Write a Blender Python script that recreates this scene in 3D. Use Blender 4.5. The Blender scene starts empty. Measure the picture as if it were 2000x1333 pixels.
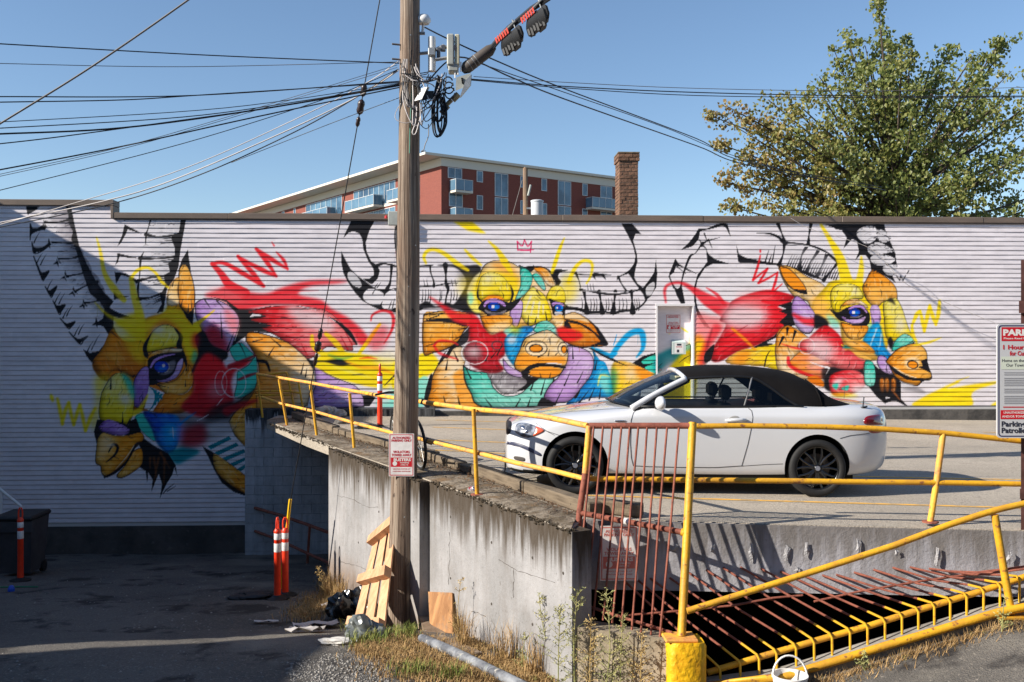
import bpy, bmesh, math, random
import numpy as np
from mathutils import Vector, Matrix, Euler
from mathutils.bvhtree import BVHTree

random.seed(7)
rng = np.random.default_rng(11)
scene = bpy.context.scene
COL = scene.collection

# ------------------------------------------------------------------ camera
F_PX, YH, CAM_H, YAW = 1850.0, 658.0, 1.73, math.radians(2.5)
cam_data = bpy.data.cameras.new('camera')
cam = bpy.data.objects.new('camera', cam_data)
COL.objects.link(cam)
cam.location = (0, 0, CAM_H)
cam.rotation_euler = (math.radians(90), 0, -YAW)
cam_data.sensor_width = 36.0
cam_data.lens = 36.0 * F_PX / 2000.0
cam_data.shift_y = (YH - 666.5) / 2000.0
cam_data.clip_end = 3000
scene.camera = cam

# ------------------------------------------------------------------ world and sun
SUN_BETA = math.radians(17.0)       # how far the sun stands behind the wall's own line
SUN_SLOPE = 0.574
sd = Vector((math.cos(SUN_BETA), math.sin(SUN_BETA), -SUN_SLOPE * math.cos(SUN_BETA))).normalized()
SUN_EL = math.asin(-sd.z)
world = bpy.data.worlds.new('World')
scene.world = world
world.use_nodes = True
wn = world.node_tree
bg = wn.nodes['Background']
sky = wn.nodes.new('ShaderNodeTexSky')
sky.sky_type = 'NISHITA'
sky.sun_disc = False
sky.sun_elevation = SUN_EL
sky.sun_rotation = math.atan2(-sd.x, -sd.y)
sky.air_density = 1.0
sky.dust_density = 0.15
sky.ozone_density = 3.2
wn.links.new(sky.outputs['Color'], bg.inputs['Color'])
bg.inputs['Strength'].default_value = 0.092
sun_data = bpy.data.lights.new('sun', 'SUN')
sun_data.energy = 5.0
sun_data.angle = math.radians(0.5)
sun_data.color = (1.0, 0.93, 0.82)
sun = bpy.data.objects.new('sun', sun_data)
COL.objects.link(sun)
sun.location = (-30, -10, 30)
sun.rotation_euler = sd.to_track_quat('-Z', 'Y').to_euler()

scene.view_settings.view_transform = 'Standard'
scene.view_settings.look = 'None'
scene.view_settings.gamma = 1.0
scene.view_settings.use_curve_mapping = False
scene.view_settings.exposure = 0.75
scene.cycles.max_bounces = 8
scene.cycles.transparent_max_bounces = 16

# ------------------------------------------------------------------ where things stand
CY, SY = math.cos(YAW), math.sin(YAW)
def ray(px, py):
    u = (px - 1000.0) / F_PX
    v = (YH - py) / F_PX
    return Vector((SY + u * CY, CY - u * SY, v))
CAM = Vector((0, 0, CAM_H))
def PD(px, py, t):
    return CAM + ray(px, py) * t
def PY(px, py, Y):
    d = ray(px, py)
    return CAM + d * (Y / d.y)
def PZ(px, py, z=0.0):
    d = ray(px, py)
    return CAM + d * ((z - CAM_H) / d.z)
def proj(x, y, z):
    t = x * SY + y * CY
    u = (x * CY - y * SY) / t
    return 1000 + F_PX * u, YH - F_PX * (z - CAM_H) / t
WALL_Y = F_PX * CY / 89.5

# ------------------------------------------------------------------ helpers
def lin(c):
    c = np.asarray(c, float) / 255.0
    return np.where(c <= 0.04045, c / 12.92, ((c + 0.055) / 1.055) ** 2.4)

class MB:
    def __init__(self):
        self.v = []; self.f = []
    def add(self, vs, fs):
        o = len(self.v)
        self.v.extend([tuple(p) for p in vs])
        self.f.extend([tuple(i + o for i in f) for f in fs])
        return self
    def hexa(self, p):      # eight points: bottom four counter-clockwise, top four
        return self.add(p, [(0, 3, 2, 1), (4, 5, 6, 7), (0, 1, 5, 4), (1, 2, 6, 5), (2, 3, 7, 6), (3, 0, 4, 7)])
    def box(self, a, b, M=None):
        x0, y0, z0 = a; x1, y1, z1 = b
        p = [Vector(q) for q in ((x0, y0, z0), (x1, y0, z0), (x1, y1, z0), (x0, y1, z0), (x0, y0, z1), (x1, y0, z1), (x1, y1, z1), (x0, y1, z1))]
        if M is not None: p = [M @ q for q in p]
        return self.hexa(p)
    def bbox(self, a, b, c=0.01, M=None):   # box with chamfered edges
        x0, y0, z0 = a; x1, y1, z1 = b
        c = min(c, (x1-x0)*.45, (y1-y0)*.45, (z1-z0)*.45)
        bm = bmesh.new()
        bmesh.ops.create_cube(bm, size=1)
        for w in bm.verts:
            w.co = Vector((x0 + (w.co.x + .5) * (x1 - x0), y0 + (w.co.y + .5) * (y1 - y0), z0 + (w.co.z + .5) * (z1 - z0)))
        bmesh.ops.bevel(bm, geom=list(bm.edges), offset=c, segments=1, affect='EDGES')
        return self.bm(bm, M)
    def bm(self, bm, M=None):
        bm.verts.ensure_lookup_table()
        vs = [(M @ w.co if M is not None else w.co.copy()) for w in bm.verts]
        fs = [[w.index for w in f.verts] for f in bm.faces]
        bm.free()
        return self.add(vs, fs)
    def tube(self, pts, r, n=8, cap=True, squash=None):
        pts = [Vector(p) for p in pts]
        rs = r if isinstance(r, (list, tuple)) else [r] * len(pts)
        base = len(self.v)
        prev = None
        for i, p in enumerate(pts):
            d = (pts[min(i + 1, len(pts) - 1)] - pts[max(i - 1, 0)])
            if d.length < 1e-9: d = Vector((0, 0, 1))
            d.normalize()
            if prev is None:
                ref = Vector((0, 0, 1)) if abs(d.z) < 0.9 else Vector((1, 0, 0))
                a = d.cross(ref).normalized()
            else:
                a = (prev - d * prev.dot(d))
                a = a.normalized() if a.length > 1e-6 else d.orthogonal().normalized()
            prev = a
            b = d.cross(a)
            for k in range(n):
                q = 2 * math.pi * k / n
                self.v.append(tuple(p + (a * math.cos(q) + b * math.sin(q)) * rs[i]))
        for i in range(len(pts) - 1):
            for k in range(n):
                k2 = (k + 1) % n
                self.f.append((base + i * n + k, base + i * n + k2, base + (i + 1) * n + k2, base + (i + 1) * n + k))
        if cap:
            self.f.append(tuple(base + k for k in range(n))[::-1])
            self.f.append(tuple(base + (len(pts) - 1) * n + k for k in range(n)))
        return self
    def lathe(self, prof, n=16, M=None, closed=False):      # prof: (r, z)
        base = len(self.v)
        for r, z in prof:
            for k in range(n):
                q = 2 * math.pi * k / n
                p = Vector((r * math.cos(q), r * math.sin(q), z))
                self.v.append(tuple(M @ p if M is not None else p))
        m = len(prof)
        for i in range(m - 1 + (1 if closed else 0)):
            j = (i + 1) % m
            for k in range(n):
                k2 = (k + 1) % n
                self.f.append((base + i * n + k, base + i * n + k2, base + j * n + k2, base + j * n + k))
        if not closed:
            if prof[0][0] > 1e-6: self.f.append(tuple(base + k for k in range(n))[::-1])
            if prof[-1][0] > 1e-6: self.f.append(tuple(base + (m - 1) * n + k for k in range(n)))
        return self
    def prism(self, poly, vec):     # closed polygon swept along vec
        poly = [Vector(p) for p in poly]; vec = Vector(vec)
        n = len(poly)
        self.add(poly + [p + vec for p in poly],
                 [tuple(range(n))[::-1], tuple(range(n, 2 * n))] + [(i, (i + 1) % n, n + (i + 1) % n, n + i) for i in range(n)])
        return self
    def grid(self, rows):
        n = len(rows[0])
        self.add([p for r in rows for p in r], [(i * n + j, i * n + j + 1, (i + 1) * n + j + 1, (i + 1) * n + j) for i in range(len(rows) - 1) for j in range(n - 1)])
        return self

def link(name, me, mat, parent=None):
    o = bpy.data.objects.new(name, me)
    COL.objects.link(o)
    if mat is not None and not me.materials: me.materials.append(mat)
    if parent is not None: o.parent = parent
    return o
def make(name, mb, mat, parent=None, smooth=False, loc=None, fix=True):
    # vertices in world space become local to the parent (or to loc)
    off = Vector((0, 0, 0))
    if parent is not None and parent.get('_world', 1):
        off = wloc(parent)
    if loc is not None: off = Vector(loc)
    me = bpy.data.meshes.new(name)
    vs = [(p[0] - off.x, p[1] - off.y, p[2] - off.z) for p in mb.v]
    me.from_pydata(vs, [], mb.f)
    me.update()
    if fix:
        bm = bmesh.new(); bm.from_mesh(me)
        bmesh.ops.recalc_face_normals(bm, faces=bm.faces)
        bm.to_mesh(me); bm.free()
    if smooth:
        me.polygons.foreach_set('use_smooth', [True] * len(me.polygons))
        if smooth is not True:
            me.set_sharp_from_angle(angle=math.radians(smooth))
    o = link(name, me, mat, parent)
    if loc is not None:
        o.location = loc if parent is None else (Vector(loc) - wloc(parent))
    return o
def wloc(o):
    p = Vector(o.location)
    while o.parent is not None:
        o = o.parent; p = p + Vector(o.location)
    return p
def empty(name, loc, local=False):
    o = bpy.data.objects.new(name, None)
    COL.objects.link(o)
    o.location = loc
    if local: o['_world'] = 0
    return o
def tag(o, label, cat, group=None):
    o['label'] = label; o['category'] = cat; o['kind'] = 'thing'
    if group: o['group'] = group
    return o
def struct(o):
    o['kind'] = 'structure'; return o
def stuff(o, label=None, cat=None):
    o['kind'] = 'stuff'
    if label: o['label'] = label; o['category'] = cat
    return o
def copy_tree(o, parent=None):
    c = o.copy(); COL.objects.link(c); c.parent = parent
    for ch in list(o.children): copy_tree(ch, c)
    return c
def sag(p, q, s, n=14):
    p, q = Vector(p), Vector(q)
    return [p.lerp(q, i / n) - Vector((0, 0, s * 4 * (i / n) * (1 - i / n))) for i in range(n + 1)]
def catmull(pts, closed=False, sub=6):
    pts = [np.asarray(p, float) for p in pts]
    n = len(pts); out = []
    rngi = range(n) if closed else range(n - 1)
    for i in rngi:
        p0 = pts[(i - 1) % n] if closed or i > 0 else pts[i]
        p1 = pts[i]; p2 = pts[(i + 1) % n]
        p3 = pts[(i + 2) % n] if closed or i + 2 < n else p2
        for k in range(sub):
            t = k / sub
            out.append(0.5 * ((2 * p1) + (-p0 + p2) * t + (2 * p0 - 5 * p1 + 4 * p2 - p3) * t * t + (-p0 + 3 * p1 - 3 * p2 + p3) * t ** 3))
    if not closed: out.append(pts[-1])
    return out

# ------------------------------------------------------------------ materials
def mat(name, col, rough=0.6, metal=0.0, noise=None, bump=None, spec=0.5, coat=0.0, layers=None, obj_var=0.0, coords='Object'):
    """col sRGB 0-255; noise=(scale, colour2, lo, hi[, stretch]); layers: more such noise layers; bump=(scale, strength)"""
    m = bpy.data.materials.new(name); m.use_nodes = True
    nt = m.node_tree; nd = nt.nodes; lk = nt.links
    b = nd['Principled BSDF']
    b.inputs['Roughness'].default_value = rough
    b.inputs['Metallic'].default_value = metal
    b.inputs['Specular IOR Level'].default_value = spec
    b.inputs['Coat Weight'].default_value = coat
    c0 = tuple(lin(col)) + (1,)
    b.inputs['Base Color'].default_value = c0
    tc = nd.new('ShaderNodeTexCoord')
    cur = None
    for L in ([noise] if noise else []) + (layers or []):
        sc, c2, lo, hi = L[:4]
        mp = nd.new('ShaderNodeMapping')
        mp.inputs['Scale'].default_value = L[4] if len(L) > 4 else (1, 1, 1)
        lk.new(tc.outputs[coords], mp.inputs['Vector'])
        nz = nd.new('ShaderNodeTexNoise'); nz.inputs['Scale'].default_value = sc
        nz.inputs['Detail'].default_value = 7; nz.inputs['Roughness'].default_value = 0.62
        lk.new(mp.outputs[0], nz.inputs['Vector'])
        rp = nd.new('ShaderNodeMapRange')
        rp.inputs['From Min'].default_value = lo; rp.inputs['From Max'].default_value = hi
        lk.new(nz.outputs['Fac'], rp.inputs['Value'])
        mx = nd.new('ShaderNodeMix'); mx.data_type = 'RGBA'
        lk.new(rp.outputs[0], mx.inputs['Factor'])
        if cur is None: mx.inputs['A'].default_value = c0
        else: lk.new(cur, mx.inputs['A'])
        mx.inputs['B'].default_value = tuple(lin(c2)) + (1,)
        cur = mx.outputs['Result']
    if obj_var:
        oi = nd.new('ShaderNodeObjectInfo')
        hs = nd.new('ShaderNodeHueSaturation')
        mr = nd.new('ShaderNodeMapRange'); mr.inputs['To Min'].default_value = 1 - obj_var; mr.inputs['To Max'].default_value = 1 + obj_var
        lk.new(oi.outputs['Random'], mr.inputs['Value']); lk.new(mr.outputs[0], hs.inputs['Value'])
        if cur is None: hs.inputs['Color'].default_value = c0
        else: lk.new(cur, hs.inputs['Color'])
        cur = hs.outputs['Color']
    if cur is not None: lk.new(cur, b.inputs['Base Color'])
    if bump:
        nz = nd.new('ShaderNodeTexNoise'); nz.inputs['Scale'].default_value = bump[0]; nz.inputs['Detail'].default_value = 6
        mp = nd.new('ShaderNodeMapping'); mp.inputs['Scale'].default_value = bump[2] if len(bump) > 2 else (1, 1, 1)
        lk.new(tc.outputs[coords], mp.inputs['Vector']); lk.new(mp.outputs[0], nz.inputs['Vector'])
        bp = nd.new('ShaderNodeBump'); bp.inputs['Strength'].default_value = bump[1]; bp.inputs['Distance'].default_value = 0.02
        lk.new(nz.outputs['Fac'], bp.inputs['Height']); lk.new(bp.outputs[0], b.inputs['Normal'])
    return m
def glass_mat(name, tint, clear, rough=0.02):
    m = bpy.data.materials.new(name); m.use_nodes = True
    nt = m.node_tree; nd = nt.nodes; lk = nt.links
    out = nd['Material Output']; nd.remove(nd['Principled BSDF'])
    tr = nd.new('ShaderNodeBsdfTransparent'); tr.inputs['Color'].default_value = tuple(c * clear for c in lin(tint)) + (1,)
    gl = nd.new('ShaderNodeBsdfGlossy'); gl.inputs['Roughness'].default_value = rough
    fr = nd.new('ShaderNodeFresnel'); fr.inputs['IOR'].default_value = 1.5
    mx = nd.new('ShaderNodeMixShader')
    lk.new(fr.outputs[0], mx.inputs[0]); lk.new(tr.outputs[0], mx.inputs[1]); lk.new(gl.outputs[0], mx.inputs[2])
    lk.new(mx.outputs[0], out.inputs['Surface'])
    return m

M = {}
M['flash'] = mat('brown flashing', (120, 104, 92), 0.5, noise=(1.2, (100, 88, 78), .35, .7, (1, 1, 4)), bump=(3, .15))
M['concrete'] = mat('concrete', (150, 146, 138), 0.9, noise=(2.5, (112, 106, 98), .4, .7), layers=[(11, (92, 88, 80), .58, .75)], bump=(30, .35))
M['deck'] = mat('deck paving', (186, 174, 158), 0.92, noise=(0.5, (160, 150, 136), .35, .7), layers=[(45, (128, 120, 110), .47, .66), (2.2, (140, 130, 118), .56, .8, (1, 3, 1))], bump=(90, .8))
M['ground'] = mat('lot ground', (108, 104, 99), 0.95, noise=(0.6, (84, 80, 76), .4, .65), layers=[(25, (132, 127, 120), .56, .75), (3.0, (66, 62, 58), .58, .7)], bump=(60, .6))
M['yellow'] = mat('yellow paint', (216, 162, 30), 0.55, noise=(4, (190, 138, 40), .42, .62), layers=[(15, (132, 82, 50), .58, .66), (40, (236, 190, 80), .62, .72)], bump=(40, .15))
M['yellow_worn'] = mat('worn yellow paint', (232, 178, 62), 0.6, noise=(5, (214, 150, 84), .42, .6), layers=[(14, (168, 104, 72), .55, .66)], bump=(40, .2))
M['rust'] = mat('red oxide bars', (146, 84, 66), 0.8, noise=(9, (118, 62, 48), .42, .66), layers=[(22, (86, 46, 36), .55, .7)], bump=(50, .2))
M['rust_yellow'] = mat('yellow over rust', (216, 166, 34), 0.55, noise=(14, (176, 112, 44), .58, .7))
M['steel'] = mat('galvanised steel', (168, 170, 170), 0.45, metal=0.6, noise=(8, (140, 142, 144), .4, .7))
M['greybox'] = mat('grey equipment case', (172, 174, 166), 0.5, noise=(5, (150, 152, 146), .4, .7))
M['black'] = mat('black rubber', (22, 22, 24), 0.6)
M['cable'] = mat('black cable', (26, 27, 32), 0.55)
M['cable_light'] = mat('pale cable', (196, 188, 184), 0.6)
M['cable_grey'] = mat('grey cable', (108, 104, 102), 0.6)
M['white'] = mat('white paint', (228, 226, 222), 0.5)
M['orange'] = mat('orange plastic', (236, 62, 28), 0.42, noise=(10, (214, 50, 24), .4, .7))
M['reflect'] = mat('white reflective band', (222, 220, 218), 0.35, noise=(30, (190, 188, 186), .5, .7))
M['signred'] = mat('sign red', (196, 26, 40), 0.5)
M['signwhite'] = mat('sign white', (226, 224, 220), 0.45)
M['signtext'] = mat('sign dark ink', (40, 42, 56), 0.6)
M['timber'] = mat('weathered timber', (120, 106, 88), 0.9, noise=(3, (86, 74, 60), .4, .65, (1, 1, 9)), layers=[(14, (60, 50, 42), .6, .75)], bump=(30, .5, (1, 6, 1)))
M['pallet'] = mat('pallet wood', (206, 162, 124), 0.8, noise=(3, (176, 130, 94), .35, .65, (3, 3, 1)), layers=[(20, (150, 104, 64), .62, .72)], bump=(40, .2), obj_var=.12)

# ------------------------------------------------------------------ the mural: paint laid out on the wall plane
RX0,RY0,RS=-20.0,395.0,2.0
RW,RH=int(2040*RS),int(650*RS)
SIDING=np.array([232,225,228])/255.0
paint=np.ones((RH,RW,3),np.float32)*SIDING.astype(np.float32)
CROPS={1: (0,380,3.92),2: (0,640,3.92),3: (400,420,3.507),4: (800,420,3.508),5: (1250,420,3.3333),6: (1700,580,4.1667),7: (1240,570,5.794)}
PAL=dict(K=(24,22,26),W=(236,230,232),OR=(240,150,34),OD=(214,118,22),OL=(248,190,96),PE=(250,224,184),YE=(250,218,22),YL=(248,232,120),RE=(222,34,44),
           RD=(170,22,36),RL=(240,128,128),PU=(188,146,210),PL=(216,186,226),PD=(138,98,176),TE=(70,198,176),TL=(150,226,208),TD=(0,130,140),BL=(22,132,206),BC=(20,160,215),BD=(24,62,172),
           GR=(122,114,120),GL=(206,202,204),MG=(214,44,104),BR=(120,72,38),DG=(70,66,70))
PAL={k: np.array(v,np.float32)/255.0 for k,v in PAL.items()}
def T(crop,pts):
    ox,oy,s=CROPS[crop]
    a=np.asarray(pts,float)
    return np.stack([(a[...,0]/s+ox-RX0)*RS,(a[...,1]/s+oy-RY0)*RS],-1)
def blur(m,r):
    r=int(round(r))
    if r < 1: return m
    for ax in (0,1):
        for _ in range(2):
            c=np.cumsum(np.pad(m,[(r+1,r) if a==ax else (0,0) for a in (0,1)]),axis=ax)
            m=(np.take(c,np.arange(2*r+1,c.shape[ax]),ax)-np.take(c,np.arange(0,c.shape[ax]-2*r-1),ax))/(2*r+1)
    return m
LAST=[None]
def polymask(P,pad):
    x0=max(0,int(P[:,0].min())-pad); x1=min(RW,int(P[:,0].max())+pad+2)
    y0=max(0,int(P[:,1].min())-pad); y1=min(RH,int(P[:,1].max())+pad+2)
    if x1-x0 < 2 or y1-y0 < 2: return None
    w,h=x1-x0,y1-y0
    acc=np.zeros((h,w+1),np.int32)
    Q=np.roll(P,-1,0)
    for (ax,ay),(bx,by) in zip(P,Q):
        if ay==by: continue
        if ay > by: ax,ay,bx,by=bx,by,ax,ay
        r0=max(int(math.ceil(ay-.5)),y0); r1=min(int(math.ceil(by-.5)),y1)
        if r1 <= r0: continue
        r=np.arange(r0,r1)
        xs=ax+(r+.5-ay)*(bx-ax)/(by-ay)
        k=np.clip(np.ceil(xs-.5).astype(int)-x0,0,w)
        np.add.at(acc,(r-y0,k),1)
    m=(np.cumsum(acc,1)[:,:w] % 2).astype(np.float32)
    return x0,y0,m
def lay(x0,y0,m,col,a=1.0,clip=False):
    h,w=m.shape
    if clip and LAST[0] is not None:
        lx,ly,lm=LAST[0]
        full=np.zeros_like(m)
        ax0,ay0=max(x0,lx),max(y0,ly); ax1,ay1=min(x0+w,lx+lm.shape[1]),min(y0+h,ly+lm.shape[0])
        if ax1 <= ax0 or ay1 <= ay0: return
        full[ay0-y0:ay1-y0,ax0-x0:ax1-x0]=lm[ay0-ly:ay1-ly,ax0-lx:ax1-lx]
        m=m*full
    mm=(m*a)[...,None]
    reg=paint[y0:y0+h,x0:x0+w]
    reg += mm*(col-reg)
def Fp(crop,col,pts,soft=0.0,a=1.0,sm=1,c2=None,g=None,k=0.0,hairs=0):
    """fill a closed outline; c2/g: second colour and the line along which it comes in; k: black contour"""
    P=T(crop,pts)
    C=np.array(catmull(list(P),True,5)) if sm else P
    s=soft*RS
    r=polymask(C,int(2*s)+4)
    if r is None: return
    x0,y0,m=r
    m=blur(m,s) if s >= 1 else m
    LAST[0]=(x0,y0,m)
    base=PAL[col]
    if c2 is not None:
        g0,g1=T(crop,[g[0],g[1]])
        yy,xx=np.mgrid[y0:y0+m.shape[0],x0:x0+m.shape[1]]
        d=g1-g0
        t=((xx-g0[0])*d[0]+(yy-g0[1])*d[1])/(d @ d)
        n=streak[yy % streak.shape[0],xx % streak.shape[1]]
        t=np.clip(t+(n-.5)*.5,0,1)[...,None].astype(np.float32)
        colr=base*(1-t)+PAL[c2]*t
        lay(x0,y0,m,colr,a)
        dn=d/(math.hypot(*d)+1e-6)
        area=float(m.sum())
        if a > .5 and soft < 2 and col not in ('W','GL') and m.size > 900:
            rb=max(3,min(14,math.sqrt(area)*.07))
            sh=np.clip(np.roll(blur(m,rb),(-int(rb*.7),int(rb*.5)),(0,1)),0,1)
            ed=m*np.clip(1.05-sh,0,1)
            lay(x0,y0,ed,base*.2,.66)
            hi=m*np.clip(blur(m,rb*1.6)-.72,0,1)*2.2
            nn=streak[(yy*2) % streak.shape[0],(xx+300) % streak.shape[1]]
            lay(x0,y0,np.clip(hi*(nn-.35)*1.4,0,1),PAL[c2]*.45+.55,.6)
        rr=random.Random(int(P[0,0]*3+P[0,1]*5))
        ys,xs=np.nonzero(m > .6)
        if len(xs) and a > .5 and soft < 2:
            for _ in range(int(min(46,5+area/420))):
                i=rr.randrange(len(xs)); p=np.array([xs[i]+x0,ys[i]+y0],float)
                L=rr.uniform(10,42); bend=rr.uniform(-.3,.3)
                q=p+dn*L; mid=(p+q)/2+np.array([-dn[1],dn[0]])*L*bend
                u=rr.random()
                if u < .48: cc,aa,w=PAL[c2]*.5+.5,rr.uniform(.25,.6),rr.uniform(2,6)
                elif u < .9: cc,aa,w=base*.68,rr.uniform(.3,.65),rr.uniform(1.5,6)
                else: cc,aa,w=PAL['K'],.9,rr.uniform(1.2,3.4)
                strokeP(np.array([p,mid,q]),[w*.4,w,.4],cc,.4,aa,True)
    else:
        lay(x0,y0,m,base,a)
    if k:
        Sp(crop,'K',list(pts)+[pts[0]],[k,k*.5,k*1.1,k*.6],raw=1)
    if hairs:
        rr=random.Random(int(P[0,0]*7+P[0,1]))
        n=len(C)
        cx,cy=C.mean(0)
        for _ in range(hairs):
            i=rr.randrange(n); p=C[i]; q=C[(i+2) % n]
            tx,ty=q-p; L=math.hypot(tx,ty)+1e-6
            ux,uy=(cx-p[0]),(cy-p[1]); D=math.hypot(ux,uy)+1e-6
            ln=rr.uniform(.15,.4)*D
            bx,by=p[0]+(ux/D*.8+tx/L*.6)*ln,p[1]+(uy/D*.8+ty/L*.6)*ln
            strokeP(np.array([p,((p[0]+bx)/2+rr.uniform(-3,3),(p[1]+by)/2+rr.uniform(-3,3)),(bx,by)]),[rr.uniform(2.2,4.5),1.6,.5],PAL['K'],0,.95)
def strokeP(P,ws,col,soft,a,clip=False):
    C=np.array(catmull(list(P),False,6))
    W=np.interp(np.linspace(0,1,len(C)),np.linspace(0,1,len(ws)),ws)*.5
    pad=int(W.max()+3*soft+4)
    x0=max(0,int(C[:,0].min())-pad); x1=min(RW,int(C[:,0].max())+pad+1)
    y0=max(0,int(C[:,1].min())-pad); y1=min(RH,int(C[:,1].max())+pad+1)
    if x1-x0 < 2 or y1-y0 < 2: return
    m=np.zeros((y1-y0,x1-x0),np.float32)
    for i in range(len(C)-1):
        a0,b0=C[i],C[i+1]; pd=int(max(W[i],W[i+1])+3*soft+3)
        u0=max(x0,int(min(a0[0],b0[0]))-pd); u1=min(x1,int(max(a0[0],b0[0]))+pd+1)
        v0=max(y0,int(min(a0[1],b0[1]))-pd); v1=min(y1,int(max(a0[1],b0[1]))+pd+1)
        if u1 <= u0 or v1 <= v0: continue
        yy,xx=np.mgrid[v0:v1,u0:u1]
        d=b0-a0; L2=d @ d+1e-9
        t=np.clip(((xx-a0[0])*d[0]+(yy-a0[1])*d[1])/L2,0,1)
        dist=np.hypot(xx-a0[0]-t*d[0],yy-a0[1]-t*d[1])
        w=W[i]+(W[i+1]-W[i])*t
        e=1.0+soft*2
        mm=np.clip((w+e*.5-dist)/e,0,1)
        sub=m[v0-y0:v1-y0,u0-x0:u1-x0]
        np.maximum(sub,mm,out=sub)
    lay(x0,y0,m,col,a,clip)
def Sp(crop,col,pts,ws,soft=0.0,a=1.0,raw=0):
    s=CROPS[crop][2]
    if not isinstance(ws,(list,tuple)): ws=[ws]
    strokeP(T(crop,pts),[w/s*RS*(1.28 if col=='K' and not raw else 1) for w in ws],PAL[col],soft*RS,a)
def Ep(crop,col,c,rx,ry,soft=0.0,a=1.0,rot=0.0,k=0.0):
    pts=[]
    for i in range(14):
        q=2*math.pi*i/14
        x,y=rx*math.cos(q),ry*math.sin(q)
        pts.append((c[0]+x*math.cos(rot)-y*math.sin(rot),c[1]+x*math.sin(rot)+y*math.cos(rot)))
    Fp(crop,col,pts,soft,a,k=k)
def ring(crop,col,c,rx,ry,w,a=1.0,soft=0.0,q0=0.0,q1=6.28):
    Sp(crop,col,[(c[0]+rx*math.cos(q0+(q1-q0)*i/16),c[1]+ry*math.sin(q0+(q1-q0)*i/16)) for i in range(17)],[w*.6,w,w*.7],soft,a)
_n=rng.random((90,40)).astype(np.float32)
streak=np.kron(_n,np.ones((6,24),np.float32)); streak=blur(streak,3)

# --- wall sprays and the red sweep in the middle left
Fp(3,'RE',[(0,555),(80,520),(170,480),(290,525),(420,540),(560,490),(720,452),(980,452),(900,472),(720,490),(640,545),(800,585),(860,640),(980,705),(1090,800),(1130,880),(1060,890),(1000,810),(850,690),(640,630),(470,620),(330,645),(230,660),(120,585)],3,.85)
for seg,w in (([(50,335),(130,330),(260,400),(350,455),(403,488)],[20,34,24]),([(403,488),(330,400),(228,285)],[14,34,22]),([(228,285),(330,345),(430,395),(490,420)],[16,34,18]),([(490,420),(430,330),(352,232)],[12,32,20]),([(352,232),(450,300),(568,372)],[14,34,14]),([(568,372),(540,310),(490,255)],[12,24,6]),([(475,212),(460,188)],[10,5]),([(50,335),(110,400),(170,480),(270,540)],[26,52,80])):
    Sp(3,'RE',seg,w,1.2,.93)
Fp(3,'RL',[(20,520),(160,500),(300,560),(180,600),(60,560)],6,.5)
Sp(3,'RE',[(480,540),(600,525),(780,518)],[16,10,2],1,.6)
# bull,left horn (partly behind the pole)
Fp(3,'K',[(1005,40),(1165,40),(1128,110),(1104,190),(1110,255),(1140,318),(1182,345),(1200,385),(1185,440),(1150,475),(1105,470),(1080,438),(1130,436),(1160,412),(1155,370),(1120,318),(1086,235),(1080,170),(1060,130),(1020,113),(985,125),(950,160),(972,105)],sm=0)
Fp(3,'K',[(935,245),(960,300),(1000,372),(1050,420),(1085,445),(1130,478),(1180,510),(1310,505),(1310,668),(1220,662),(1150,630),(1080,590),(1030,535),(985,470),(950,400),(936,330)],sm=0)
Fp(3,'GL',[(980,402),(1005,390),(1050,430),(1075,480),(1060,500),(1020,485),(985,440)])
Fp(3,'W',[(1085,560),(1112,515),(1160,510),(1226,545),(1205,612),(1170,620),(1110,600)])
Fp(3,'W',[(1238,545),(1305,515),(1312,640),(1240,645),(1215,620)])
Sp(3,'W',[(1040,410),(1110,460),(1180,505),(1240,500)],[3,5,2])
Sp(3,'K',[(1185,345),(1230,335),(1312,352)],[20,10,8])
Sp(3,'K',[(1280,345),(1276,410),(1268,470),(1250,505)],[16,9,22])
for q in ((1150,540,1170,505),(1165,500,1185,470),(1180,500,1205,465),(1262,640,1280,590),(1285,640,1300,575)):
    Sp(3,'K',[(q[0],q[1]),(q[2],q[3])],[6,2])
Sp(3,'K',[(1305,80),(1303,170),(1312,250)],[6,8,10])
Sp(3,'RE',[(1315,250),(1318,300)],[14,8],1,.8)
Sp(4,'K',[(60,352),(110,350),(160,346)],[8,10,6])
Fp(4,'K',[(190,347),(250,340),(320,342),(400,348),(470,345),(490,385),(445,425),(410,480),(395,540),(430,560),(490,640),(530,685),(420,682),(330,650),(240,640),(150,640),(66,645),(66,622),(120,592),(180,628),(262,602),(300,615),(345,560),(390,470),(360,400),(300,358),(240,355)],1.2,.96)
Sp(4,'K',[(140,350),(146,400),(165,455),(166,490)],[10,6,16])
Sp(4,'K',[(245,345),(248,400),(250,468),(264,510),(252,560),(246,605)],[30,8,22,8,10])
Sp(4,'K',[(66,495),(120,490),(165,488),(250,472),(330,468)],[4,8,5,8,2])
for x in (85,105,125,140,205,215,280,300,320):
    Sp(4,'K',[(x,600-(x % 7)*3),(x+6,550),(x+4,510)],[6,4,1])
for x in (95,115,285,310):
    Sp(4,'K',[(x,440),(x+10,488)],[1,5])
Fp(4,'DG',[(330,390),(480,360),(440,430),(400,520),(370,480)],6,.45)
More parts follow.
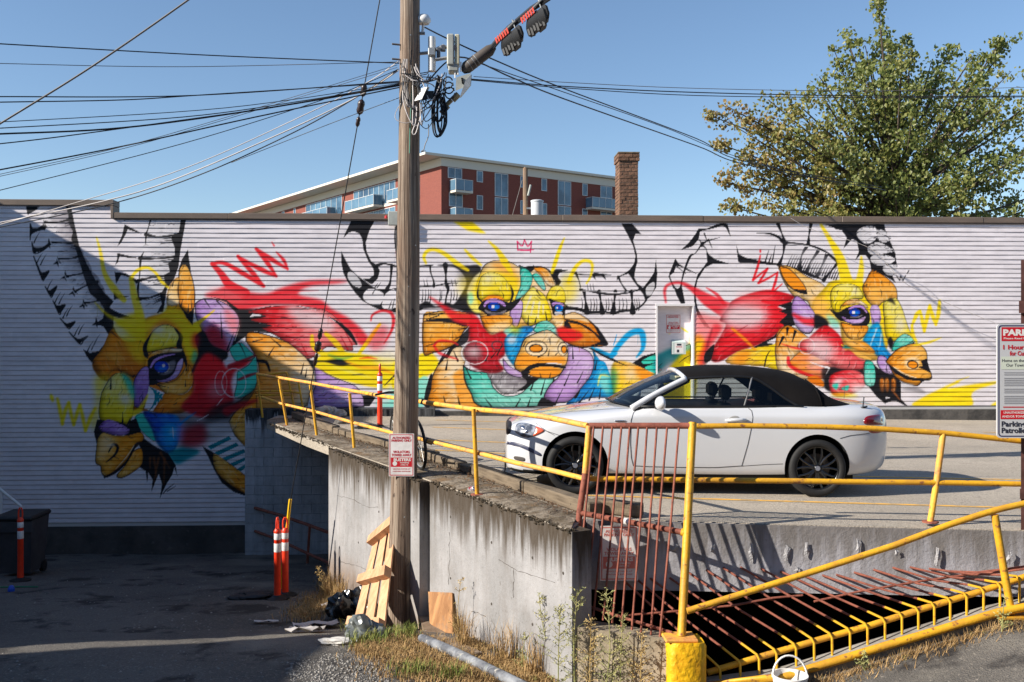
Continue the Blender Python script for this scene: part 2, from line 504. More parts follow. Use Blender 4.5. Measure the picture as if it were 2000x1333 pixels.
# bull,right horn
Fp(4,'K',[(985,378),(1085,380),(1030,400),(1020,430),(1040,462),(1000,495),(985,440)])
Fp(4,'GL',[(1035,400),(1080,388),(1120,410),(1130,460),(1080,480),(1040,450)],3,.7)
Sp(4,'K',[(1120,400),(1160,408),(1240,412),(1270,408)],[18,6,8,20])
Sp(4,'K',[(1270,408),(1330,412),(1380,412)],[20,10,4])
Sp(4,'K',[(1140,402),(1160,450),(1170,495)],[16,4,6])
Sp(4,'K',[(1255,412),(1275,445)],[14,2]); Sp(4,'K',[(1322,412),(1345,445)],[18,2])
Fp(4,'K',[(1450,60),(1525,60),(1590,135),(1548,133),(1532,175),(1556,260),(1562,320),(1545,390),(1540,430),(1560,470),(1600,500),(1640,450),(1676,395),(1688,308),(1698,400),(1690,500),(1650,562),(1615,592),(1603,550),(1580,518),(1530,450),(1500,405),(1440,425),(1420,455),(1422,425),(1470,405),(1510,375),(1538,335),(1548,285),(1530,210),(1490,130)],sm=0)
Fp(4,'GL',[(1622,500),(1670,462),(1680,490),(1656,548),(1626,555)])
Sp(4,'K',[(1430,425),(1450,470),(1490,530)],[16,5,14]); Sp(4,'K',[(1170,512),(1230,525),(1300,535),(1400,545),(1500,530),(1590,508)],[16,4,14,8,14,6])
for x0,x1 in ((1195,1215),(1298,1320),(1410,1395),(1520,1528)):
    Sp(4,'K',[(x0,525),((x0+x1)/2,590),(x1,665)],[20,8,34])
Sp(4,'K',[(1100,638),(1170,650),(1220,668),(1280,668),(1330,664),(1395,676),(1450,660),(1520,655),(1580,630),(1622,585)],[16,20,14,10,16,10,8])
for x in (1180,1240,1262,1280,1345,1362,1385,1435,1460,1485,1540,1555,1570):
    Sp(4,'K',[(x,655),(x+4,610),(x-2,570)],[6,4,1])
for x in (1215,1235,1255): Sp(4,'K',[(x,470),(x+8,515)],[1,4])
Sp(4,'W',[(1170,520),(1300,525),(1420,535),(1550,520)],[2,4,2])
# bull: neck and body
Fp(4,'YE',[(60,970),(150,950),(205,1030),(130,1100),(60,1110)],2)
Fp(4,'TL',[(60,1130),(120,1110),(140,1200),(100,1310),(60,1310)],2,.9)
Fp(4,'K',[(100,1310),(110,1200),(150,1085),(160,1180),(148,1310)])
Fp(4,'OR',[(200,1020),(280,930),(350,900),(385,960),(370,1060),(378,1140),(420,1220),(505,1312),(148,1312),(145,1190),(160,1100)],c2='PE',g=((150,1200),(310,1120)),k=9)
Fp(4,'OR',[(300,1100),(360,1060),(378,1140),(420,1220),(500,1310),(360,1310),(320,1200)],2,.7)
for q in ((250,1310,232,1240),(345,1310,330,1240),(200,1020,240,980),(250,1060,262,990),(330,1000,300,930)): Sp(4,'K',[(q[0],q[1]),(q[2],q[3])],[12,2])
Fp(4,'K',[(195,1025),(250,960),(290,890),(340,860),(300,920),(262,985),(240,985)])
Fp(4,'TE',[(368,1035),(430,1070),(540,1090),(572,1180),(650,1240),(760,1225),(870,1125),(985,1115),(962,1180),(920,1260),(875,1312),(495,1312),(420,1220),(380,1130)],c2='TL',g=((380,1080),(620,1290)),k=10)
for q in ((420,1120,375,1030),(560,1312,515,1255),(730,1312,760,1260),(810,1312,830,1250),(830,1200,860,1120),(900,1230,930,1120)): Sp(4,'K',[(q[0],q[1]),(q[2],q[3])],[10,2])
Fp(4,'GR',[(535,1085),(640,1075),(760,1115),(825,1130),(790,1190),(710,1225),(630,1225),(565,1150)],c2='GL',g=((700,1090),(650,1220)))
Fp(4,'K',[(740,1100),(780,1070),(820,1105),(885,1120),(840,1160),(790,1200),(740,1205),(800,1160),(790,1125)])
Fp(4,'BL',[(1255,925),(1300,990),(1345,1020),(1385,1140),(1400,1245),(1250,1255),(1120,1295),(1075,1295),(1180,1180),(1240,1100),(1264,1010)],c2='BC',g=((1180,1200),(1350,1050)))
Fp(4,'TL',[(1290,1110),(1350,1080),(1390,1150),(1375,1230),(1320,1200)],4,.8)
Sp(4,'YL',[(1290,1170),(1310,1100),(1370,1110)],[8,12,6],1,.8)
for q in ((1160,1290,1230,1200),(1230,1270,1270,1180),(1300,1260,1310,1180),(1270,1060,1285,990)): Sp(4,'K',[(q[0],q[1]),(q[2],q[3])],[9,2])
Fp(4,'K',[(1130,1230),(1170,1200),(1150,1250),(1130,1260)])
Fp(4,'K',[(880,1312),(905,1255),(930,1265),(1000,1290),(990,1312)])
Fp(4,'PU',[(1080,895),(1150,905),(1230,940),(1262,1010),(1240,1100),(1180,1180),(1100,1270),(1000,1290),(955,1270),(920,1250),(960,1170),(1020,1110),(1072,1020)],c2='PL',g=((980,1250),(1200,960)),k=7)
for q in ((1000,1290,1050,1190),(1120,985,1115,900),(1060,1170,1100,1080),(1150,1150,1190,1070)): Sp(4,'K',[(q[0],q[1]),(q[2],q[3])],[8,2])
Fp(4,'YE',[(1390,1030),(1440,1000),(1530,1020),(1600,1055),(1685,1088),(1560,1200),(1420,1260),(1385,1140)],1.5,c2='OL',g=((1400,1200),(1520,1040)))
Fp(4,'OR',[(1560,1030),(1610,1055),(1685,1088),(1620,1140),(1540,1090)],3,.85)
Fp(4,'PE',[(1480,1060),(1540,1060),(1560,1120),(1490,1130)],6,.8)
Fp(4,'TD',[(1385,1060),(1420,1100),(1400,1250),(1370,1250)],5,.7)
Fp(4,'K',[(1225,912),(1300,925),(1350,950),(1420,1000),(1495,1035),(1410,1010),(1330,975),(1270,940)])
Fp(4,'K',[(1525,1018),(1600,968),(1685,945),(1685,1090),(1600,1052)],sm=0)
Fp(4,'TE',[(1592,1002),(1640,975),(1685,962),(1685,1008),(1610,1022)]); Fp(4,'TE',[(1612,1052),(1650,1030),(1685,1022),(1685,1085)])
Sp(4,'BC',[(1240,905),(1300,930),(1380,965),(1420,950)],[6,22,28,10],1,.85)
Sp(4,'BC',[(1385,965),(1440,885),(1510,815),(1580,800),(1600,850),(1595,920),(1555,975)],[34,36,40,44,40,26,8],1.5,.95)
Sp(4,'BC',[(1418,820),(1408,860),(1395,895)],[4,8,4])
# bull: ears
Fp(4,'OR',[(95,690),(200,662),(330,660),(425,690),(400,765),(370,800),(330,870),(250,920),(160,945),(95,945)],c2='OL',g=((220,930),(220,680)),k=9)
Fp(4,'K',[(95,735),(150,715),(260,710),(390,740),(380,770),(300,745),(180,735)])
Fp(4,'K',[(330,870),(380,800),(420,770),(400,860),(350,900),(260,930),(230,1000),(200,1020),(235,950)],a=.9)
for q in ((110,720,200,690),(330,790,390,775),(300,860,370,820),(110,900,180,880),(130,690,240,672)): Sp(4,'K',[(q[0],q[1]),(q[2],q[3])],[3,8])
Fp(4,'OR',[(1058,690),(1130,668),(1220,715),(1290,780),(1340,850),(1352,893),(1240,905),(1150,905),(1060,865),(1010,800),(1050,740)],c2='OD',g=((1100,700),(1250,900)),k=8)
Fp(4,'PE',[(1060,690),(1130,672),(1200,705),(1235,740),(1150,720),(1070,712)],1,.9)
Fp(4,'K',[(1055,712),(1150,730),(1230,770),(1300,830),(1260,760),(1210,715),(1290,770),(1345,850),(1360,895),(1300,895),(1250,908),(1240,895),(1310,870),(1260,810),(1170,755),(1080,735)],sm=0)
Fp(4,'K',[(1050,735),(1085,735),(1110,780),(1060,770)])
# bull: head
Fp(4,'OL',[(485,400),(520,340),(600,312),(690,325),(760,360),(850,350),(940,372),(990,430),(1010,500),(1055,560),(1060,660),(1052,740),(1000,790),(950,740),(880,745),(800,775),(720,780),(640,805),(540,825),(485,700),(470,600),(455,500)],c2='PE',g=((520,720),(720,330)),k=6)
Fp(4,'OR',[(560,330),(640,325),(720,370),(740,470),(700,520),(660,430),(590,380)],5,.55)
Fp(4,'YE',[(440,480),(470,420),(560,385),(650,400),(740,430),(740,560),(690,600),(600,560),(520,580),(462,640),(420,600)],5,.8)
Fp(4,'K',[(745,343),(800,360),(850,348),(940,365),(1000,425),(1008,490),(985,440),(930,395),(870,372),(825,395),(780,380)])
Fp(4,'OR',[(845,368),(900,357),(950,385),(985,445),(1000,500),(945,480),(900,415)],c2='PE',g=((880,370),(960,480)),k=4)
Fp(4,'TE',[(755,365),(800,372),(842,420),(825,500),(775,560),(725,580),(760,480)],c2='TL',g=((820,400),(740,560)),k=4)
Fp(4,'TE',[(840,420),(870,400),(910,440),(932,500),(920,518),(880,480)],c2='TL',g=((850,410),(920,510)),k=4)
Fp(4,'YL',[(400,570),(430,520),(455,580),(490,665),(440,665),(400,610)],1.5)
Fp(4,'TL',[(400,545),(425,530),(440,580),(420,620),(402,590)],2,.8)
Fp(4,'YE',[(470,490),(495,420),(560,395),(640,425),(690,500),(695,570),(650,600),(600,555),(520,570),(478,580)],c2='YL',g=((580,560),(560,420)),k=3)
Sp(4,'K',[(690,480),(708,540),(690,600)],[3,12,8]); Sp(4,'K',[(470,490),(466,560),(500,600)],[3,10,10])
Ep(4,'W',(540,440),34,22,6,.8)
Fp(4,'YE',[(745,620),(830,500),(872,512),(930,560),(972,680),(962,725),(880,742),(820,760),(770,705)],c2='YL',g=((940,700),(800,620)),k=4)
for q in ((810,750,815,690),(940,720,930,660),(860,735,870,700),(870,520,900,560)): Sp(4,'K',[(q[0],q[1]),(q[2],q[3])],[9,2])
for q in ((790,660,830,560),(830,690,850,600),(880,700,890,600),(915,680,915,620)): Sp(4,'W',[(q[0],q[1]),(q[2],q[3])],[8,14],1,.7)
Fp(4,'PL',[(690,640),(735,590),(775,600),(765,690),(730,775),(690,715)],c2='PU',g=((740,600),(700,740)),k=5)
Fp(4,'YE',[(935,575),(965,505),(1020,482),(1058,520),(1070,590),(1040,605),(985,600)],c2='YL',g=((960,590),(1030,490)),k=3)
Sp(4,'K',[(960,580),(985,600),(960,600)],[12,20,4])
# eyes
Fp(4,'K',[(488,610),(510,585),(560,562),(620,575),(680,600),(765,570),(720,635),(670,668),(600,690),(540,690),(500,665),(470,645)])
Fp(4,'OR',[(500,590),(550,552),(620,560),(650,590),(590,572),(530,582)])
Fp(4,'PU',[(510,610),(545,580),(600,578),(650,605),(655,630),(600,600),(540,605),(515,635)])
Ep(4,'BD',(578,628),40,30); Ep(4,'BL',(590,634),24,16,1.5,.8); Ep(4,'W',(572,630),11,12)
Fp(4,'GR',[(515,650),(560,668),(610,672),(665,652),(640,680),(590,692),(540,680)])
Fp(4,'K',[(965,600),(1000,590),(1060,610),(1120,650),(1070,655),(1060,690),(990,690),(975,650)])
Fp(4,'PU',[(975,610),(1000,598),(1050,610),(1055,628),(1010,615),(985,625)])
Ep(4,'BL',(1025,640),28,24); Ep(4,'BD',(1022,636),18,15); Ep(4,'W',(1012,638),6,7)
Fp(4,'GL',[(995,668),(1045,668),(1040,690),(1005,692)])
Fp(4,'OR',[(488,700),(560,690),(680,690),(705,740),(640,800),(570,815),(510,765)],c2='OL',g=((560,695),(640,800)),k=5)
Fp(4,'OL',[(985,700),(1050,690),(1058,760),(1020,790),(990,750)],c2='PE',g=((1050,700),(1000,780)))
Fp(4,'PE',[(540,770),(640,740),(700,770),(640,815),(560,820)],4,.7)
# cheek,blue,muzzle
Fp(4,'RE',[(415,725),(470,708),(500,760),(560,825),(640,800),(672,860),(650,960),(610,1000),(645,1060),(560,1085),(450,1050),(395,1000),(372,940),(405,860)],1.5,c2='RD',g=((480,740),(540,1080)))
Sp(4,'RE',[(140,565),(230,630),(320,700),(420,720)],[4,30,70,90],3,.85)
Sp(4,'RE',[(165,900),(200,865),(290,870),(330,890)],[14,18,10],1,.8); Sp(4,'RE',[(170,900),(210,950),(330,990)],[16,22,8],1,.7)
Fp(4,'DG',[(350,920),(420,860),(500,930),(480,1010),(400,1010),(355,970)],4,.45)
Ep(4,'W',(440,940),55,30,7,.85)
ring(4,'W',(447,945),90,78,9,.85)
ring(4,'DG',(600,895),36,30,10,.7)
for q in ((600,960,640,880),(560,980,600,930),(520,1000,540,960)): Sp(4,'K',[(q[0],q[1]),(q[2],q[3])],[8,2])
Fp(4,'TL',[(645,800),(700,770),(760,790),(740,840),(690,830)],2,.9)
Fp(4,'BL',[(655,850),(720,790),(790,765),(855,780),(795,840),(765,900),(745,950),(725,1035),(680,990),(655,930)],1,c2='BC',g=((780,790),(690,980)))
Fp(4,'W',[(665,850),(720,830),(730,870),(690,890)],3,.8)
Fp(4,'TE',[(848,792),(880,740),(945,728),(1000,770),(1022,825),(950,800),(885,812)],c2='TL',g=((860,800),(960,740)),k=5)
Fp(4,'RE',[(1005,785),(1060,770),(1170,805),(1182,845),(1110,870),(1040,860)],2.5,.9)
Fp(4,'PU',[(640,985),(690,1040),(765,1080),(765,1112),(700,1102),(650,1060)],c2='PL',g=((650,1000),(740,1100)),k=5)
Fp(4,'OL',[(765,900),(790,850),(850,818),(945,790),(1010,830),(1065,880),(1085,945),(1075,1015),(1035,1085),(980,1117),(880,1115),(810,1092),(745,1070),(718,1035),(730,980),(750,940)],c2='PE',g=((780,1060),(940,830)),k=8)
Fp(4,'OR',[(730,990),(780,950),(900,975),(1050,970),(1070,1020),(960,1020),(840,1035),(740,1050)],3,.85)
Fp(4,'OR',[(820,1095),(840,1060),(920,1040),(1010,1050),(1040,1075),(980,1112),(880,1112)],1,.9)
Ep(4,'PE',(868,915),74,52,k=7); Ep(4,'OR',(866,916),44,27,k=10)
Ep(4,'PE',(1050,920),34,44,k=6); Ep(4,'OR',(1058,922),18,26,k=8)
Sp(4,'K',[(775,1085),(820,1050),(890,1028),(970,1030),(1062,1046)],[10,24,22,18,14])
Fp(4,'K',[(760,1080),(800,1060),(830,1080),(800,1095),(840,1112),(800,1120)])
Sp(4,'W',[(930,1022),(980,1018),(1040,1024)],[4,10,4])
for q in ((880,975,920,965),(950,965,960,920),(780,900,800,860),(1000,960,1020,940),(960,850,965,900),(900,1110,890,1080),(960,1112,968,1080)): Sp(4,'K',[(q[0],q[1]),(q[2],q[3])],[7,1])
Fp(4,'YE',[(700,770),(760,760),(740,820),(690,800)],5,.7)
# bull: yellow loops,crown
Sp(4,'YE',[(112,330),(98,290),(120,250),(170,238),(240,268),(320,330),(400,380)],[14,22,24,24,30,34,20],1.2,.85)
Sp(4,'YE',[(380,240),(430,295),(490,345)],[14,26,14],1.2,.8)
Fp(4,'YE',[(300,48),(430,48),(525,130),(480,125),(400,108)],1.5,.95,sm=0)
Sp(4,'YE',[(540,180),(600,240),(650,320),(700,400)],[8,28,50,20],1.2,.85)
Sp(4,'YE',[(1060,160),(1032,225),(1000,320),(975,395)],[6,22,28,20],1.2,.9)
Sp(4,'YE',[(1090,460),(1130,370),(1180,320),(1230,318),(1252,350),(1240,420),(1212,470)],[26,26,22,24,20,14,10],1.2,.85)
Fp(4,'YE',[(350,440),(430,420),(440,520),(380,560),(330,520)],8,.4)
Fp(4,'YE',[(1060,430),(1130,420),(1140,560),(1060,600),(1040,500)],8,.6)
for p in ([(737,180),(742,245)],[(740,240),(790,243),(850,240)],[(835,180),(828,258)],[(737,180),(770,214),(787,170)],[(787,170),(810,216),(835,180)]):
    Sp(4,'MG',p,[8,9,7])
# --- between: red and white plumes,orange,purple and yellow
Fp(3,'K',[(40,560),(150,585),(235,648),(330,650),(470,622),(340,665),(310,700),(420,688),(570,702),(400,722),(375,745),(500,760),(400,772),(450,810),(340,800),(285,830),(230,870),(170,920),(150,960),(120,1010),(140,1330),(0,1330),(0,900),(120,940),(210,860),(240,760),(225,690),(150,600)],sm=0)
Fp(3,'RE',[(290,665),(470,628),(640,625),(830,660),(960,765),(1042,880),(1015,895),(1012,930),(950,925),(840,905),(770,960),(690,985),(600,905),(500,835),(390,775),(460,760),(310,720),(420,695)],c2='RL',g=((420,740),(720,720)),k=4)
Fp(3,'W',[(560,640),(660,632),(830,690),(900,790),(800,800),(680,760),(600,700)],6,.7)
for q in ((420,690,560,700),(480,760,600,790),(560,830,640,860),(980,920,930,830),(1010,890,960,800),(700,960,660,880)): Sp(3,'RD',[(q[0],q[1]),(q[2],q[3])],[10,3])
Sp(3,'K',[(850,700),(920,745),(990,810),(1042,888)],[4,14,26,8])
Sp(3,'W',[(850,702),(900,735)],[3,5,2]); Sp(3,'W',[(650,626),(760,652)],[4,3])
Fp(3,'OR',[(283,865),(300,803),(420,822),(560,872),(640,932),(702,992),(742,1060),(748,1150),(715,1250),(640,1330),(200,1330),(260,1260),(340,1180),(372,1090),(360,990),(320,920)],c2='PE',g=((320,850),(700,1080)),k=8)
Fp(3,'OD',[(360,1000),(450,1060),(560,1100),(640,1200),(560,1330),(240,1330),(340,1180)],8,.5)
for q in ((330,870,400,850),(440,960,480,900),(520,900,450,840),(690,1110,700,1050),(660,1090,680,1010)): Sp(3,'K',[(q[0],q[1]),(q[2],q[3])],[9,2])
Sp(3,'K',[(360,1000),(420,1010),(445,1070)],[20,18,10])
Fp(3,'PU',[(745,1005),(830,1085),(930,1130),(1030,1172),(1080,1240),(1090,1312),(745,1312),(760,1150)],c2='PL',g=((780,1250),(980,1180)),k=8)
Fp(3,'YE',[(740,1015),(860,935),(1000,945),(1200,975),(1312,1005),(1312,1210),(1230,1190),(1100,1172),(930,1125),(800,1065)],1.5)
Fp(3,'YL',[(1130,985),(1240,950),(1312,960),(1312,1040),(1200,1030)],8,.8)
Fp(3,'K',[(700,985),(740,1000),(840,1000),(930,990),(980,1015),(1010,1020),(930,1035),(830,1010),(760,1015),(748,1060)],1)
Sp(3,'K',[(1000,1100),(1060,1092),(1100,1095)],[2,7,2])
Fp(3,'K',[(1082,1238),(1130,1230),(1172,1252),(1130,1312),(1090,1312)],sm=0)
Fp(3,'TL',[(1200,1240),(1290,1180),(1312,1180),(1312,1312),(1180,1312)],2,.9); Fp(3,'W',[(1210,1215),(1290,1150),(1300,1240),(1220,1290)],4,.7)
Sp(3,'YE',[(735,830),(745,900),(830,960),(960,970)],[22,34,40,20],1.5,.85); Sp(3,'YE',[(830,815),(900,880),(960,965)],[26,40,30],1.5,.85)
Sp(3,'YE',[(1200,748),(1130,850),(1050,960)],[18,30,20],1.2,.9)
Sp(3,'RE',[(1138,725),(1150,685),(1210,658),(1270,668),(1293,715),(1280,790),(1228,880)],[8,14,18,22,24,18,6],1.2,.85)
Fp(3,'RE',[(1120,850),(1200,760),(1260,790),(1230,900),(1150,930)],6,.55)
Fp(3,'K',[(840,1000),(900,990),(950,1010),(900,1018)],2,.7)
Fp(3,'YE',[(1300,1005),(1480,990),(1480,1120),(1300,1205)],1.5); Fp(3,'TL',[(1300,1190),(1480,1120),(1480,1312),(1290,1312)],2,.9)
Sp(3,'K',[(1300,352),(1400,348),(1480,352)],[8,10,8]); Sp(3,'K',[(1300,655),(1390,650),(1480,640)],[26,20,22]); Sp(3,'K',[(1300,507),(1400,500),(1480,495)],[8,6,5]); Sp(3,'K',[(1390,350),(1385,500),(1392,650)],[14,8,16])
Fp(3,'W',[(1150,965),(1230,935),(1330,940),(1320,1000),(1220,1012)],8,.65); Sp(3,'RE',[(1060,985),(1120,978),(1180,988)],[4,14,4],1,.7)
Sp(3,'OR',[(960,1000),(1060,1040),(1180,1050),(1300,1090)],[6,22,26,10],2,.6); Sp(3,'YL',[(880,1040),(1000,1075),(1150,1120)],[8,24,8],2,.7); Sp(3,'TD',[(850,960),(930,985),(1010,970)],[8,22,6],3,.5); Sp(3,'K',[(1230,1170),(1290,1110),(1330,1080)],[3,9,2])
# --- left goat: horns
Fp(1,'K',[(200,90),(312,90),(285,118),(212,160)],sm=0)
_h=(((300,95),(400,95),(525,95)),((345,212),(440,215),(550,200)),((395,370),(480,372),(590,378)),((450,495),(540,492),(640,470)),((505,628),(600,612),(705,592)),((570,748),(650,705),(770,680)),((645,832),(720,822),(810,800)),((740,992),(800,950),(855,905)))
for s0,s1 in zip(_h[:-1],_h[1:]): Fp(1,'W',[s0[0],s0[1],s0[2],s1[2],s1[1],s1[0]],.5,.9,c2='GR',g=(s1[0],(s1[2][0]+40,s1[2][1])))
_h=(((1150,190),(1250,190),(1390,190)),((1118,308),(1210,326),(1345,312)),((1072,490),(1200,492),(1345,478)),((1060,662),(1150,640),(1265,625)),((1058,802),(1150,790),(1245,755)),((1060,930),(1140,920),(1230,905)))
for s0,s1 in zip(_h[:-1],_h[1:]): Fp(1,'W',[s0[0],s0[1],s0[2],s1[2],s1[1],s1[0]],.5,.9,c2='GL',g=(s1[0],(s1[2][0]+20,s1[2][1])))
Fp(1,'K',[(505,92),(548,95),(575,240),(610,400),(670,540),(740,670),(800,752),(872,820),(838,868),(905,905),(1045,955),(960,950),(870,940),(872,1010),(905,1080),(1045,1130),(930,1122),(872,1062),(850,1090),(820,1170),(750,1235),(705,1292),(664,1240),(636,1185),(690,1215),(760,1200),(805,1140),(832,1075),(790,1010),(720,1000),(790,950),(800,880),(770,830),(690,760),(640,620),(600,490),(570,385),(545,350),(560,285),(535,240),(522,150)],sm=0)
for a,b,c in (((395,370),(480,372),(585,378)),((345,212),(440,215),(545,190)),((450,495),(540,492),(625,470)),((505,628),(600,612),(690,592)),((570,748),(650,705),(745,670)),((645,832),(720,822),(800,800)),((740,992),(800,950),(855,905))):
    Sp(1,'K',[a,b,c],[14,7,20])
    for d in (22,40):
        Sp(1,'K',[(c[0]-8,c[1]+d),(b[0]+50,b[1]+d*.8)],[9,1])
    Fp(1,'GR',[(b[0]+30,b[1]+10),(c[0]-5,c[1]+15),(c[0]+15,c[1]+70),(b[0]+60,b[1]+60)],5,.35)
for x,y in ((340,240),(380,380),(445,518),(505,628),(568,748),(645,845),(742,985)):
    Fp(1,'K',[(x-6,y-48),(x+8,y-10),(x+30,y+14),(x+6,y+12),(x+6,y+40),(x-10,y+16),(x-45,y+24),(x-12,y-4)],sm=0)
Sp(1,'W',[(290,95),(350,260),(450,520),(560,740),(650,850),(720,960)],[4,6,6,5,3])
for P in ([(233,225),(250,262),(290,262),(335,238),(345,265),(290,278),(240,305),(232,345)],[(246,368),(262,408),(310,412),(372,392),(330,430),(262,452)],[(258,475),(290,545),(320,602),(376,588),(345,640),(328,658),(300,590)],[(346,706),(380,740),(436,704),(405,770),(390,785)],[(406,815),(440,856),(500,845),(470,895),(455,918)],[(462,950),(510,992),(575,975),(540,1020),(522,1026)],[(530,1055),(600,1112),(672,1085),(640,1120),(612,1146)]):
    Fp(1,'K',P,sm=0); Sp(1,'K',P+[P[0]],[9],raw=1)
for x,y in ((280,320),(300,480),(330,490),(380,680),(440,780),(470,790),(500,900),(530,880),(590,1030),(620,1020),(690,1150),(720,1140),(740,1100)):
    Sp(1,'K',[(x-18,y+50),(x,y+10),(x+26,y-30)],[8,5,1])
Fp(1,'GL',[(640,1110),(720,1010),(800,1060),(780,1150),(700,1190)],5,.5)
Fp(1,'K',[(1385,190),(1427,190),(1402,330),(1382,440),(1368,560),(1335,650),(1282,720),(1268,800),(1252,900),(1200,912),(1240,842),(1228,775),(1266,702),(1255,622),(1302,592),(1288,532),(1342,482),(1340,412),(1308,332),(1372,290)],sm=0)
for a,b,c in (((1118,308),(1210,326),(1345,312)),((1072,490),(1200,492),(1345,478)),((1060,662),(1150,640),(1265,625)),((1058,802),(1150,790),(1245,755))):
    Sp(1,'K',[a,b,c],[24,8,16])
    for d in (20,38,56):
        Sp(1,'K',[(c[0]-10,c[1]+d),(b[0]+20,b[1]+d*.9)],[8,1])
Fp(1,'K',[(955,230),(1050,280),(1090,308),(1040,290),(980,270),(965,305),(930,370),(900,400),(938,310)],sm=0)
Fp(1,'K',[(898,450),(1000,475),(1075,492),(1000,490),(918,476),(905,520),(882,548),(898,500)],sm=0)
Fp(1,'K',[(878,594),(960,605),(1060,662),(1050,690),(1000,640),(930,618),(890,690),(884,640)],sm=0)
Fp(1,'K',[(870,740),(905,770),(1000,785),(900,800),(875,810)],sm=0)
Sp(1,'K',[(1155,188),(1138,250),(1120,310),(1115,380)],[14,4,12,4]); Sp(1,'K',[(1102,440),(1078,500),(1068,640),(1056,720),(1062,800)],[2,14,6,14,6])
Sp(1,'K',[(950,200),(1000,186)],[2,10])
# left goat: head
Fp(1,'OR',[(1372,640),(1308,690),(1280,780),(1270,900),(1110,960),(1040,1130),(900,1080),(870,1030),(830,1080),(820,1170),(710,1290),(760,1400),(850,1460),(900,1640),(1130,1660),(1430,1660),(1500,1400),(1560,1000),(1480,1000),(1400,890),(1360,800)],1,c2='OD',g=((1200,900),(900,1500)))
Fp(1,'YE',[(880,990),(1060,900),(1100,960),(1240,915),(1290,860),(1400,890),(1480,1000),(1560,950),(1510,1130),(1470,1260),(1400,1150),(1380,1040),(1260,960),(1160,1030),(1110,1180),(1110,1280),(1020,1240),(1060,1130),(930,1120)],4,.85)
Fp(1,'W',[(880,1000),(960,1040),(1040,1128),(960,1120),(900,1070)],3,.6)
Sp(1,'YE',[(740,330),(772,450),(800,600),(870,720),(950,810)],[8,24,34,54,40],1.5,.75)
Sp(1,'YE',[(1005,640),(1030,780),(1075,950),(1075,1110)],[34,54,70,60],2,.75)
Sp(1,'YE',[(1000,650),(1050,585),(1125,560),(1190,600),(1240,670),(1310,730)],[20,26,24,20,26,12],1,.85)
Sp(1,'YE',[(730,830),(820,920),(950,990),(1080,1060)],[6,24,40,60],2,.7)
Fp(1,'OR',[(1375,565),(1405,533),(1440,560),(1475,650),(1492,760),(1485,870),(1450,915),(1400,885),(1370,822),(1364,700)],c2='OL',g=((1400,850),(1430,560)),k=10)
Fp(1,'OL',[(1370,645),(1310,690),(1282,780),(1285,850),(1370,840),(1358,740)],c2='PE',g=((1360,660),(1300,840)))
Fp(1,'K',[(1440,424),(1450,500),(1466,600),(1440,556),(1405,530),(1378,575),(1360,600),(1396,495)],sm=0)
Fp(1,'K',[(1368,826),(1400,888),(1445,915),(1490,862),(1478,1005),(1430,950)],sm=0)
for q in ((1390,850,1400,800),(1440,900,1445,840),(1470,870,1462,800),(1320,700,1335,650)): Sp(1,'K',[(q[0],q[1]),(q[2],q[3])],[8,1])
Fp(1,'PU',[(1498,835),(1560,800),(1660,808),(1770,868),(1832,960),(1802,1090),(1745,1205),(1640,1170),(1560,1060),(1500,930)],c2='PL',g=((1540,850),(1720,900)),k=8)
Fp(1,'RL',[(1720,860),(1830,960),(1800,1080),(1740,1000)],5,.7)
Fp(1,'RD',[(1560,1060),(1640,1000),(1720,1090),(1745,1205),(1640,1180)],6,.85)
for q in ((1570,810,1610,870),(1660,815,1720,880),(1740,1190,1790,1060),(1700,1100,1690,900)): Sp(1,'K',[(q[0],q[1]),(q[2],q[3])],[10,2])
Sp(1,'YE',[(1500,1000),(1590,930),(1640,890)],[40,16,10],1.2,.8)
Fp(2,'OR',[(830,60),(880,32),(960,112),(1100,112),(1112,300),(1030,382),(1000,375),(880,330),(800,400),(742,330),(712,262),(780,170)],c2='OD',g=((850,80),(960,330)),hairs=10)
Fp(2,'OL',[(830,190),(900,190),(960,240),(900,260),(840,240)],5,.6); Fp(2,'YE',[(960,60),(1100,110),(1112,280),(1040,250),(980,160)],6,.7)
Fp(2,'YE',[(1128,115),(1160,42),(1250,-20),(1350,10),(1392,90),(1370,142),(1290,160),(1180,182),(1122,190)],c2='YL',g=((1180,170),(1230,20)),k=5)
Ep(2,'W',(1212,25),48,30,6,.8)
Sp(2,'K',[(1160,45),(1112,140),(1120,210),(1150,235)],[4,24,28,10]); Sp(2,'K',[(1335,5),(1385,70),(1372,140),(1410,230),(1440,330)],[4,26,34,26,4])
Fp(2,'YE',[(1395,20),(1540,-25),(1500,100),(1485,260),(1440,230),(1405,130)],4,.85); Fp(2,'TE',[(1490,170),(1520,220),(1490,280),(1465,250)],3,.7)
Fp(2,'OR',[(1128,232),(1170,190),(1270,165),(1390,165),(1380,190),(1250,198),(1160,240)],c2='PE',g=((1140,220),(1300,170)),k=3)
Fp(2,'K',[(1135,250),(1180,215),(1270,195),(1400,200),(1412,230),(1390,300),(1330,390),(1230,425),(1160,420),(1140,340)])
Sp(2,'PU',[(1155,305),(1185,255),(1250,222),(1340,205)],[14,22,16,4]); Fp(2,'PU',[(1185,405),(1270,395),(1330,350),(1360,270),(1400,235),(1398,300),(1350,385),(1260,420)],c2='PL',g=((1200,410),(1380,280)),k=4)
Fp(2,'GR',[(1290,270),(1345,255),(1330,330),(1270,365),(1215,360),(1270,345)],1); Ep(2,'BD',(1238,302),54,44); Ep(2,'BL',(1245,318),34,20,2,.7); Ep(2,'W',(1254,292),12,12); ring(2,'W',(1240,302),58,47,4,.8,q0=-.9,q1=2.2)
